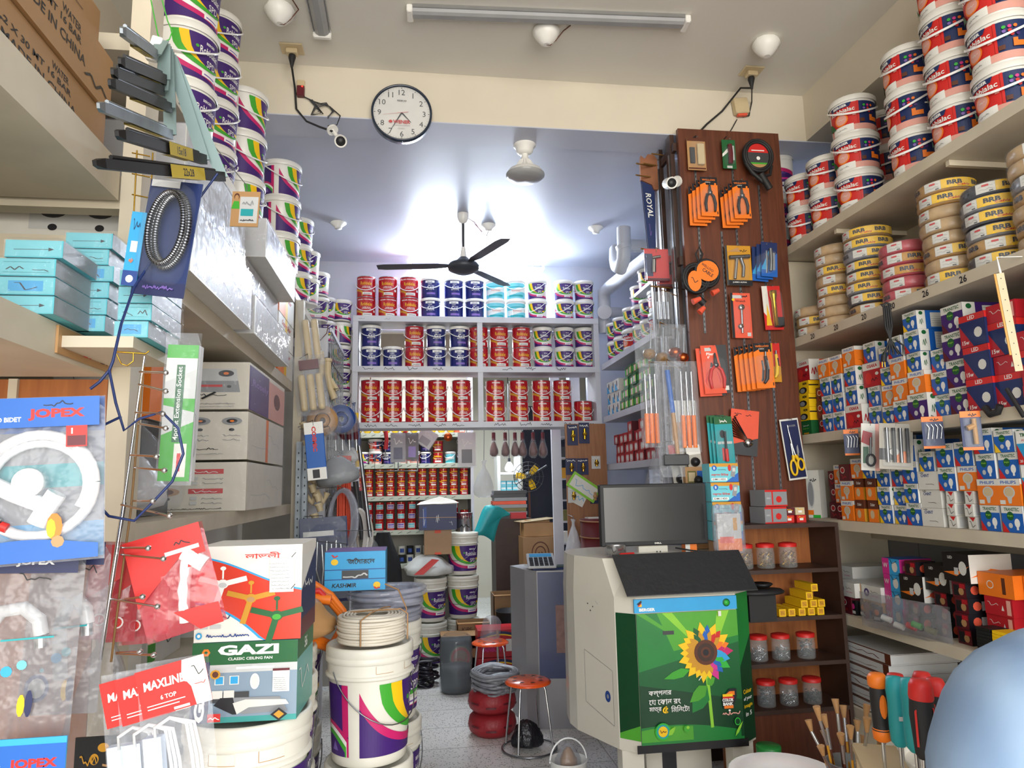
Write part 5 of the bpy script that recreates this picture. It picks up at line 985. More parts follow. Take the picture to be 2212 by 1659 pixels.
for k,(px,z,c_) in enumerate(((1712,0,'red'),(1738,0,'red'),(1736,1,'beige'),(1714,1,'maroon'))):
    p=P(px,1120,Y=3.5); carton('small_box','tiny %s box, %s one at the %s of the ledge corner'%(c_,'lower' if z==0 else 'upper',['left','right'][int(px>1720)]),'box',(p.x,3.56,zs[0]+.001+.04*z),.052,.06,.038,c_,front=[R_(.3,.3,.7,.6,'white'),SQ(.2,.6,.6,.3,'yellow',k,.05)])
# ---------------- colour dispenser machine ----------------
mach=thing('tinting_machine','cream paint tinting machine with green sunflower front panel','machine',(0,0,0))
MX0,MX1,MY=1.005,1.485,3.2; MZ0,MZ1,MZ2=.50,1.135,1.30
mat('machcream','cfcabc',.35,var=.04,sc=3,coat=.2); mat('machgreen','0f5a2c',.35); mat('mg2','1d7a35',.35); mat('mg3','4d9f2f',.35); mat('mg4','0a3d20',.35)
plan=[(MX0,MY),(MX1,MY),(1.575,3.27),(1.60,3.5),(1.60,3.84),(1.42,3.98),(1.0,3.98),(.86,3.92),(.80,3.8),(.785,3.66),(.80,3.56),(.925,3.27)]
plt=[(MX0+.03,MY+.11),(MX1-.02,MY+.11),(1.56,3.33),(1.59,3.5),(1.59,3.83),(1.41,3.97),(1.0,3.97),(.87,3.91),(.81,3.8),(.795,3.66),(.81,3.56),(.90,3.36)]
m=M(); rg=[[(x,y,MZ0-.05+.25*max(0,(.95-x)) if 0 else MZ0-.03) for x,y in plan],[(x,y,MZ1) for x,y in plan],[(x,y,MZ2) for x,y in plt]]
m.loft(rg,'machcream',True,True,smooth=False)
def LF(u,v,h): # left flank mapping: from (.925,3.27) back to (.80,3.56)
    d=Vector((.80-.925,3.56-3.27)).normalized(); n=Vector((-d.y*-1,0)); nx,ny=-d.y,d.x
    if nx>0: nx,ny=-nx,-ny
    return (.925+d.x*(-u)+nx*h,3.27+d.y*(-u)+ny*h,v)
m.art(LF,[LN(-.24,.86,-.03,.80,.0015,'dkgrey'),LN(-.03,.80,-.03,.56,.0015,'dkgrey'),LN(-.24,.62,-.03,.56,.0015,'dkgrey'),LN(-.24,.86,-.24,.62,.0015,'dkgrey'),EL(-.07,.68,.02,.025,'deepblue',18),EL(-.07,.68,.008,.01,'grey',10),EL(-.2,1.08,.004,.004,'ink',6),EL(-.16,1.07,.004,.004,'ink',6),EL(-.18,1.05,.004,.004,'ink',6),LN(-.14,1.1,-.12,1.085,.002,'grey')])
m.build('cabinet',mach)
W_P,H_P=MX1-MX0,.56
def sunflower():
    a=[R_(0,0,1,1,'machgreen'),PG([(0,.55),(1,.75),(1,1),(0,1)],'mg2'),PG([(.35,.7),(1,.8),(1,1),(.2,1)],'mg3')]
    for k,(x0,x1) in enumerate(((.0,.08),(.25,.35),(.55,.62),(.8,.92))): a.append(PG([(.72,.62),(x0,1),(x1,1)],'lime' if k%2 else 'mg3'))
    a+=[PG([(0,0),(1,0),(1,.3),(0,.45)],'mg4') ,R_(0,0,1,.02,'mg2'),BD(0,.97,lambda u:.02,lambda u:.10+.05*math.sin(2.6*u+.6)-.03*u,'mg2',16),BD(0,.5,lambda u:.02,lambda u:.08+.05*math.sin(3*u+.6),'mg3',12)]
    a+=[BD(.0,1,lambda u:.52-.12*math.sin(2*u),lambda u:.6,'machgreen') if 0 else R_(.25,.83,.36,.86,'dkgrey')]
    cx,cy=.66,.68; asp=W_P/H_P
    a+=[LN(cx,cy-.05,.69,.1,.03,'lime'),LN(.655,.6,.67,.35,.025,'lime')]
    def leaf(x0,y0,x1,y1,w,mt):
        dx,dy=x1-x0,y1-y0; L=math.hypot(dx,dy); nx,ny=-dy/L*w,dx/L*w; return PG([(x0,y0),(x0+dx*.3+nx,y0+dy*.3+ny),(x0+dx*.65+nx*.8,y0+dy*.65+ny*.8),(x1,y1),(x0+dx*.65-nx*.8,y0+dy*.65-ny*.8),(x0+dx*.3-nx,y0+dy*.3-ny)],mt)
    a+=[leaf(.5,.55,.24,.49,.035,'green'),leaf(.66,.42,.5,.22,.08,'mg2'),leaf(.66,.42,.48,.3,.05,'mg3'),leaf(.66,.43,.74,.48,.035,'mg3')]
    cs={0:'magenta',1:'orange',2:'yellow',3:'red',4:'yellow',5:'blue',6:'yellow',7:'dkgreen',-1:'sky',-2:'green2',-3:'blue',-4:'hotpink'}
    n=22
    for k in range(n):
        th=2*PI*k/n; kk=k if k<=11 else k-n; c=cs.get(kk,'yellow'); L=.25 if k%2 else .28; x0,y0=cx+.09*math.cos(th),cy+.09*asp*math.sin(th)
        a.append(leaf(x0,y0,cx+L*math.cos(th),cy+L*asp*math.sin(th),.042,c))
    for k in range(n): 
        th=2*PI*(k+.5)/n; kk=k if k<=11 else k-n; c='ochre' if cs.get(kk) in(None,'yellow') else cs[kk]; a.append(leaf(cx+.08*math.cos(th),cy+.08*asp*math.sin(th),cx+.2*math.cos(th),cy+.2*asp*math.sin(th),.03,c))
    a+=[EL(cx,cy,.115,.115*asp,'brown',24),EL(cx,cy,.085,.085*asp,'darkwood',20),EL(cx,cy,.05,.05*asp,'brown',16),EL(cx,cy,.03,.03*asp,'ink',12)]
    a+=[TX('কল্পনার',.08,.385,.05,'white',al='l',bold=.015),TX('েয েকান রং',.08,.325,.05,'white',al='l',bold=.015),TX('মাত্র',.08,.265,.045,'white',al='l',bold=.015),TX('৫',.235,.262,.055,'yellow',bold=.04),TX('িমিনেট!',.29,.265,.05,'white',al='l',bold=.015)]
    a+=[PG([(.79,.32),(.87,.39),(.94,.39),(.94,.33),(.9,.24),(.8,.24)],'ink'),PG([(.8,.33),(.87,.37),(.92,.37),(.92,.34)],'orange'),R_(.8,.33,.9,.35,'yellow'),R_(.8,.31,.91,.33,'red'),TX('COLOR',.85,.305,.025,'white',w=.11,bold=.05),TX('BANK',.85,.275,.025,'white',w=.1,bold=.05),R_(.81,.24,.9,.262,'orange'),EL(.86,.225,.012,.008,'white',8),SQ(.79,.19,.17,.03,'pink',3,.008)]
    a+=[EL(.2,.1,.075,.065,'green2',20),EL(.2,.1,.06,.052,'teal',20),EL(.2,.1,.045,.04,'yellow',18),SQ(.17,.09,.06,.02,'brown',2,.006),leaf(.25,.07,.32,.13,.02,'lime'),EL(.43,.11,.03,.025,'green'),EL(.44,.12,.015,.012,'lime'),leaf(.9,.03,.98,.14,.012,'lime'),EL(.93,.14,.03,.03,'green2'),EL(.93,.14,.022,.022,'mg4')]
    a+=[R_(.8,.96,.83,1.0,'paper'),LN(.6,.5,.57,.47,.006,'white')]
    return a
m=M(); m.box(MX0,MX1,MY-.006,MY-.0005,MZ0+.005,MZ0+.005+H_P,'machgreen'); m.art(FR(MX0,MZ0+.005,MY-.006),scale_art(sunflower(),W_P,H_P)); m.build('printed_front_panel',mach,label='green front panel printed with a multicoloured sunflower')
m=M(); m.box(MX0-.01,MX1-.0,MY-.012,MY-.0005,MZ1-.065,MZ1-.005,'sky'); m.art(FR(MX0-.01,MZ1-.065,MY-.012),[TX('BERGER',.06,.014,.014,'white',w=.075,bold=.05),PG([(.015,.03),(.035,.05),(.03,.025)],'red'),PG([(.02,.028),(.035,.04),(.036,.028)],'yellow'),PG([(.012,.04),(.034,.056),(.036,.046),(.02,.034)],'ink')]); m.build('blue_header_strip',mach,label='bright blue header strip')
m=M(); m.lathe([(.001,-.008),(.011,-.007),(.013,0)],'green2',16,c=(MX1-.05,MY-.012,MZ1-.035),axis='y'); m.lathe([(.013,-.003),(.017,-.002),(.018,.0)],'dkgreen',16,c=(MX1-.05,MY-.012,MZ1-.035),axis='y',cap=False); m.build('push_button',mach,label='round green push button')
def chamfer(p,q,z0,z1,mt,nm,art=None,lab=None):
    d=(Vector(q)-Vector(p)); L=d.length; d.normalize(); nx,ny=d.y,-d.x
    m=M(); f=lambda u,v,h:(p[0]+d.x*u+nx*(h+.002),p[1]+d.y*u+ny*(h+.002),z0+v)
    m.add([f(0,0,0),f(L,0,0),f(L,z1-z0,0),f(0,z1-z0,0)],[(0,1,2,3)],mt); 
    if art: m.art(f,scale_art(art,L,z1-z0))
    m.build(nm,mach,label=lab)
chamfer((.93,3.268),(MX0,MY),MZ0+.02,MZ1-.07,'mg4','side_print',[PG([(0,0),(1,0),(1,.12),(0,.04)],'mg3')],'dark green printed side strip')
chamfer((MX1,MY),(1.575,3.27),MZ0-.02,MZ1,'mg4','side_print',[PG([(0,.5),(1,.7),(1,1),(0,1)],'mg2'),TX('Colour',.5,.33,.03,'yellow',w=.7),TX('of your',.5,.28,.03,'white',w=.7),TX('imagin',.5,.23,.03,'yellow',w=.7),TX('in 5',.5,.18,.03,'white',w=.5)],'dark green printed side strip with text')
chamfer((1.575,3.27),(1.60,3.5),MZ0,MZ1+.02,'mg4','side_print',[PG([(0,.6),(1,.8),(1,1),(0,1)],'mg2')],'dark green printed side')
m=M(); m.box(MX0-.02,MX1+.02,MY-.004,MY+.0,MZ0-.03,MZ0+.004,'black'); m.build('kick_strip',mach)
# dark slanted cover
mat('coverblack','26282b',.4,bump=.3,sc=25)
m=M(); cv=[(.95,3.14,MZ1+.02),(1.57,3.14,MZ1+.025),(1.56,3.29,MZ2+.025),(.93,3.29,MZ2+.022)]; m.loft([[(x,y,z-.004) for x,y,z in cv],cv],'coverblack',True,True,smooth=False); m.build('slanted_cover',mach,label='dusty black slanted cover sheet')
for x in (.98,1.5): m=M(); m.box(x-.05,x+.05,3.25,3.33,0,MZ0-.03,'machcream'); m.build('leg',mach)
m=M(); m.box(1.12,1.45,3.5,3.8,0,MZ0-.03,'machcream'); m.box(1.2,1.27,3.495,3.5,0,.4,'ink'); m.build('pedestal',mach)
# monitor
mon=thing('monitor','black flat computer monitor with stand on top of the tinting machine','monitor',(1.185,3.42,MZ2+.004),(0,0,.0))
z0,z1=.045,.345; m=M(); m.box(-.273,.273,-.02,.02,z0,z1,'lcdframe' if 'lcdframe' in MATS else 'rubber',.004); m.build('casing',mon); m=M(); m.box(-.255,.255,-.023,-.0205,z0+.022,z1-.016,'lcd'); m.build('screen',mon,label='dark switched-off screen'); 
m=M(); m.art(FR(-.273,z0,-.0215),[TX('DELL',.285,.011,.008,'paper',w=.035,bold=.04),TX('• •',.285,-.03,.008,'ink')]); m.build('badge',mon)
m=M(); m.box(-.08,.07,.005,.03,.0,z0-.002,'machcream',.003); m.box(-.12,.12,-.06,.08,0,.012,'machcream',.003); m.build('stand',mon,label='cream stand')
m=M(); m.lathe([(.001,0),(.05,0),(.05,.045),(.052,.05),(.001,.052)],'tin',20,cap=False); m.art(CY_(lambda z:.05,0),[SQ(-.04,.012,.03,.025,'ink',2,.002)]); t=m.build('metal_tin',None,(.98,3.40,MZ2+.012)); tag(t,'round metal tin under the left side of the monitor','tin')
m=M(); m.box(-.04,.04,-.006,.006,0,.01,'red',.002); t=m.build('red_tool',None,(1.02,3.345,MZ2+.014),(0,0,.3)); tag(t,'thin red plastic piece lying before the monitor stand','tool')
carton('orange_box','small orange and white box behind the monitor cable','box',(1.38,3.46,MZ2+.003),.06,.05,.045,'orange',front=[R_(0,0,.4,1,'paper')])
m=M(); m.tube([(1.3,3.44,MZ2+.03),(1.36,3.38,MZ2+.02),(1.45,3.36,MZ2+.012),(1.5,3.34,MZ2+.012),(1.58,3.4,MZ2+.012)],.004,'rubber'); t=m.build('cable'); tag(t,'black cable trailing across the machine top','cable')
MT=[R_(0,0,1,1,'cyan'),R_(0,.82,1,1,'ochre'),PG([(.55,0),(1,0),(1,.5)],'blue'),EL(.17,.75,.09,.15,'blue'),TX('B',.17,.75,.14,'white'),SQ(.28,.62,.3,.22,'ink',4,.02),TX('নর্দান িমটার',.35,.38,.18,'red',w=.6),R_(.05,.08,.6,.22,'white'),TX('DM11450',.32,.15,.09,'ink',w=.45),PG([(.72,.3),(.86,.25),(.95,.85),(.8,.9)],'grey'),R_(.8,.55,.9,.75,'ltgrey'),EL(.7,.75,.06,.18,'red')]
for k in range(4):
    carton('meter_box','orange, aqua and blue meter box, level %d of the stack right of the monitor'%(k+1),'box',(P(1567,1080,Y=3.37).x-.002*k,3.40,1.305+.095*k+.06),.15,.09,.092,'cyan',front=MT,group='meter boxes stacked right of the monitor')
m=M(); m.box(-.07,.07,-.035,.035,0,.058,'kraft'); t=m.build('spacer_block',None,(P(1567,1080,Y=3.37).x,3.41,MZ2+.003)); tag(t,'plain brown block under the meter boxes','box')
m=M(); m.box(P(1497,1100,Y=3.75).x-.05,P(1497,1100,Y=3.75).x+.07,3.76,3.78,1.56,1.66,'tan') ; 
bp=P(1577,1210,Y=3.33); t=thing('bubble_wrap_parcel','bubble-wrapped parcel with orange print right of the monitor','parcel',(bp.x,3.325,MZ2+.006),(0,0,-.03))
m=M(); m.box(-.06,.06,-.01,.01,.01,.19,'ltgrey'); m.art(FR(-.06,.01,-.01),[R_(.0,.0,.12,.06,'orange'),R_(.01,.04,.08,.07,'redorange'),R_(.08,.1,.1,.16,'ochre'),SQ(.02,.09,.05,.06,'paper',2,.003)]); m.build('boxed_item',t)
m=M(); rg=[]
for j in range(9):
    z=.235*j/8; s_=1 if 0<j<8 else .9; rg.append([(.08*s_*math.copysign(abs(math.cos(a))**.5,math.cos(a)),.02*s_*math.copysign(abs(math.sin(a))**.5,math.sin(a)),z) for a in [2*PI*(i+.5)/20 for i in range(20)]])
m.loft(rg,'filmhazy',True,True); m.build('bubble_wrap',t,label='translucent bubble wrap')
# ---------------- hanging cluster on the left side of the board ----------------
m=M(); m.add([],[],'steel')
for (a,b_) in (((1408,332),(1452,338)),((1390,353),(1420,358)),((1375,353),(1412,360)),((1374,378),(1408,383)),((1385,537),(1440,545)),((1405,618),(1480,625))):
    m=M(); m.tube([V3(*a,3.9),V3(*b_,4.0)],.005,'bronze'); o=m.build('peg',D.objects['display_board'] if 'display_board' in D.objects else None)
def bh(name,label,cat,px,py,Y,fn,rot=(0,0,0),group=None):
    t=thing(name,label,cat,P(px,py,Y=Y),rot,group); fn(t); e=t.matrix_basis.inverted()@Vector((1.545,3.82 if Y<3.9 else 4.0,t.location.z)); m=M(); m.tube([(0,0,-.02),(0,0,.01),tuple(e)],.003,'bronze',5); m.build('hook_wire',t,label='bronze-coloured hook peg'); return t
def saw(t):
    m=M(); m.add([(-.05,0,-.0-.13),(.04,0,-.16),(.025,0,-.72),(-.02,0,-.72)],[(0,1,2,3)],'bluedk'); m.add([(-.05,.002,-.13),(-.02,.002,-.72),(.025,.002,-.72),(.04,.002,-.16)],[(0,1,2,3)],'bluedk'); m.art(FR(0,0,-.001),[TX('ROYAL',.0,-.3,.035,'white',w=.16,rot=-1.5,shear=.2),SQ(-.01,-.5,.015,.08,'lilac',2,.002),LN(-.045,-.16,-.017,-.7,.002,'steel')]); m.build('saw_blade',t,label='dark blue blade sleeve')
    m=M(); P0=[(-.05,-.02),(-.045,.02),(-.02,.0),(.0,.03),(.04,.03),(.06,.0),(.06,-.2),(.03,-.2),(.02,-.17),(-.05,-.14)]
    for s_ in (-1,1): m.add([(x,s_*.012,z-.0) for x,z in P0],[tuple(range(len(P0)))],'wood' if 0 else 'copperwood')
    m.loft([[(x,-.012,z) for x,z in P0],[(x,.012,z) for x,z in P0]],'copperwood',smooth=False); m.build('saw_handle',t,label='worn wooden handle')
mat('copperwood','8e5a3c',.5,var=.2,sc=12)
bh('hand_saw','hand saw with wooden handle and blue blade hanging left of the board','saw',1398,345,4.0,saw)
def redblist(t):
    m=M(); m.box(-.075,.075,0,.004,-.2,0,'red'); m.art(FR(-.075,-.2,0),[R_(0,0,.15,.2,'red'),R_(0,0,.15,.02,'maroon'),R_(0,.03,.05,.17,'navy')]); m.build('card',t); m=M(); m.tube([(-.02,-.012,-.07),(-.025,-.012,-.15)],.014,'chrome',8); m.tube([(-.03,-.012,-.06),(.02,-.012,-.05)],.01,'chrome',8); m.build('faucet_part',t); m=M(); m.box(-.072,.072,-.03,-.001,-.195,-.005,'blister'); m.build('blister_shell',t)
bh('tool_pack','red blister card hanging below the saw blade','packet',1417,538,3.9,redblist)
bh('tool_pack','maroon and clear blister card half hidden right of the red one','packet',1442,552,3.95,redblist)
def bagtool(inner,n,h,w,seed,mt='film'):
    def f(t):
        m=M(); panelbag(m,w,h,.06,mt,seed); m.build('plastic_bag',t)
        for k in range(n):
            x=(k-(n-1)/2)*w*.7/max(1,n); m=M(); m.tube([(x,0,-.06),(x,0,-h*.6)],.007,'chrome',6); m.build('shaft',t); m=M(); m.tube([(x,0,-h*.6),(x,0,-h*.95)],.013,inner,7); m.build('grip',t)
    return f
bh('trowel_pack','clear pack with a silver curved tool beside the camera','tool',1462,520,3.85,bagtool('steel',1,.3,.09,2))
bh('screwdriver_pack','bunch of four thin black tools in clear sleeves above the copper knobs','screwdriver',1430,630,3.72,bagtool('ink',4,.27,.12,3))
def knobs(t):
    for k,(x,z) in enumerate(((-.07,-.17),(.0,-.19),(.08,-.16),(.12,-.19))):
        m=M(); m.tube([(x+.02,0,-.02),(x+.01,0,z+.03)],.006,'steel',6); m.build('stem',t); m=M(); m.lathe([(.001,-.03),(.03,-.02),(.036,0),(.03,.02),(.001,.03)],'bronze' if k<2 else 'copper',14,c=(x,0,z)); m.build('cup_head',t)
    m=M(); panelbag(m,.3,.24,.09,'film',4); m.build('plastic_bag',t)
bh('cup_tool_pack','clear bag of round bronze cup heads on stems','tool',1425,700,3.66,knobs)
def hammer(t):
    m=M(); m.tube([(0,0,-.05),(.02,0,-.28)],.014,'blue',8); m.tube([(.02,0,-.28),(.035,0,-.5)],.012,'tan',8); m.build('shaft',t); m=M(); m.box(-.05,.09,-.02,.02,-.56,-.5,'dkgrey',.006); m.build('hammer_head',t); m=M(); panelbag(m,.14,.62,.05,'film',9); m.build('plastic_bag',t)
bh('hammer','hammer with blue and wooden shaft hanging head down in clear plastic','hammer',1440,780,3.58,hammer)
bh('plastic_tool_bag','clear bag of orange and black tools left of the hammer','bag',1402,785,3.66,bagtool('orange',3,.46,.12,5))
bh('plastic_tool_bag','clear bag with orange headed tools to the hammer right side','bag',1480,780,3.64,bagtool('orange',3,.50,.13,6))
def orangepk(t): m=M(); m.box(-.07,.07,0,.004,-.24,0,'paper'); m.art(FR(-.07,-.24,0),[R_(0,.02,.14,.12,'ochre'),SQ(.03,.06,.08,.04,'orange',2,.004)]); m.build('card',t); m=M(); panelbag(m,.16,.26,.03,'film',3); m.build('plastic_bag',t)
bh('tool_pack','orange-labelled clear pack at the lower end of the cluster','packet',1475,865,3.66,orangepk)
bh('polythene_bag','scrunched clear bag hanging behind the monitor top','bag',1422,975,3.72,lambda t:(bagmesh_(t,.15,.2,'film')))if 0 else None
t=thing('polythene_bag','scrunched clear bag standing up behind the monitor','bag',P(1422,965,Y=3.75)); m=M(); bagmesh(m,.17,.33,.12,'filmhazy',6,.1); m.build('plastic_bag',t); m=M(); m.tube([(0,0,.0),(0,0,.03),(.125,.05,.03)],.003,'steel'); m.build('hook_wire',t)
for k,(px,py) in enumerate(((1457,960),(1475,955),(1495,962))):
    t=thing('mouse_trap_pack' if 0 else 'door_stopper_pack','card pack with glossy black knobs, %s of three behind the monitor'%['left','middle','right'][k],'packet',P(px,py,Y=3.7-.03*k),(0,-.12,0),'black knob packs behind the monitor')
    m=M(); m.box(-.04,.04,0,.003,-.25,0,'dusty'); m.art(FR(-.04,-.25,0),[R_(0,.2,.08,.25,'red' if k==0 else 'paper')]); m.build('card',t)
    for z in (-.09,-.19): m=M(); m.lathe([(.001,-.03),(.02,-.025),(.026,-.005),(.02,0)],'black',14,c=(0,0,z),axis='y'); m.build('knob',t)
bx=P(1500,1010,Y=3.7); carton('meter_box','yellowish card box standing behind the monitor right end','box',(bx.x-.02,3.66,MZ2+.003),.12,.05,P(1500,1010,Y=3.68).z-MZ2,'tan',front=[R_(.1,.8,.5,.95,'olive'),R_(.55,.75,.95,.95,'blue'),R_(.15,.82,.45,.93,'beige')])
# ---------------- right shelves: wire coils ----------------
def wirecoil(body,wrap,txt=True):
    t=thing('wire_coil','','wire coil'); r,h=.115,.056
    m=M(); m.lathe([(.06,.004),(r-.014,0),(r-.004,.006),(r,.018),(r,.038),(r-.004,.05),(r-.014,h),(.06,h-.004),(.06,.004)],body,30,cap=False); m.build('winding',t)
    m=M(); A=[R_(-.45,.0,-.05,1,'paper'),SQ(-.4,.55,.3,.25,'grey',3,.02),R_(-.32,.62,-.18,.82,'red'),SQ(-.4,.15,.3,.25,'grey',5,.02),R_(-.18,.05,-.1,.15,'ink')]
    if wrap: A+=[R_(-.05,0,1.35,1,wrap)]
    if txt: A+=[TX('BRB',.25,.55,.5,'ink',w=.34,bold=.05),TX('Cable',.45,.25,.25,'red',w=.3,shear=.3),TX('BRB',.85,.55,.5,'ink',w=.34,bold=.05),TX('BRB',-.75,.5,.5,'ink',w=.3,bold=.05)]
    m.art(CY_(lambda z:r,.008),scale_art(A,.17,.04),du=.02); m.build('paper_wrap',t,label='printed paper label and band'); 
    m=M(); m.lathe([(r-.008,.001),(r+.003,.008),(r+.004,.03),(r+.003,.048),(r-.008,h+.0)],'film',24,cap=False); m.build('plastic_film',t); return t
mat('wireochre','b98a3a',.35,var=.15,sc=30); mat('wiregrey','85868c',.3,var=.2,sc=30); mat('wirered','c43a48',.3,var=.1,sc=30); mat('wireblk','26232b',.3,var=.2,sc=30); mat('wiretan','c2a06e',.35,var=.12,sc=30)
wc={'o':wirecoil('wireochre','yellow'),'g':wirecoil('wiregrey','yellow'),'r':wirecoil('wirered','ochre'),'R':wirecoil('wirered',None,False),'k':wirecoil('wireblk','yellow'),'t':wirecoil('wiretan',None,False)}
CYL=[9]; cn={'o':'ochre','g':'grey','r':'red','R':'pink-red','k':'black','t':'tan'}
for i,(px,yt,yb,pat) in enumerate(((1750,660,722,'to'),(1803,520,697,'tttoto'),(1876,468,675,'okgokgg'),(1958,527,645,'rRr' ),(2050,380,600,'otottto'),(2150,400,565,'kogkgkt'),(2262,300,500,'totogtt'))):
    pt=P(px,(yt+yb)/2,X=2.33); pt.y=min(pt.y,3.71,(CYL[0]-.238)); CYL[0]=pt.y; zt=P(px,yt,X=2.28).z; n=max(2,min(8,round((zt-2.465)/.058)))
    for j in range(n):
        k=pat[j%len(pat)]
        dup(wc[k],(2.335+random.uniform(-.006,.006),pt.y,2.466+.0572*j),-PI/2+.75+random.uniform(-.5,.3),label='%s wire coil, %s up in the %s coil stack from the pillar'%(cn[k],ORD[j],ORD[i]),group='wire coils on the second right shelf')
# ---------------- bulb boxes ----------------
def bb(name,w,h,d,base,front,side):
    m=M(); m.box(-w/2,w/2,0,d,0,h,base); m.art(FR(-w/2,0,0),scale_art(front,w,h)); m.art(SD(0,0,w/2),scale_art(side,d,h)); m.art(TP(-w/2,0,h),[R_(0,0,w,d,base)]); o=m.build(name); return (o,w,h,d)
def tfront(body,tri,band='paper',t='TRANSTEC'):
    return [R_(0,0,1,1,body),R_(0,.72,1,1,band),TX(t,.5,.87,.13,'dkgreen',w=.72,bold=.03),EL(.42,.62,.17,.17,'dkgreen',14),TX('Bright',.42,.62,.08,'lime',w=.24),PG([(0,0),(.32,0),(0,.42)],tri),EL(.72,.36,.13,.17,'white',14),R_(.67,.1,.77,.25,'white'),EL(.4,.26,.1,.1,'ltgrey',10)]
def tside(body): return [R_(0,0,1,1,body),R_(0,0,.22,1,'paper'),SQ(.07,.1,.08,.7,'dkgreen',3,.012),EL(.11,.85,.05,.1,'dkgreen',10),R_(.34,.12,.62,.88,'paper'),*[LN(.36,.2+.12*k,.6,.2+.12*k,.015,'grey') for k in range(6)],R_(.72,.2,.78,.8,'paper'),EL(.9,.75,.03,.07,'red',8)]
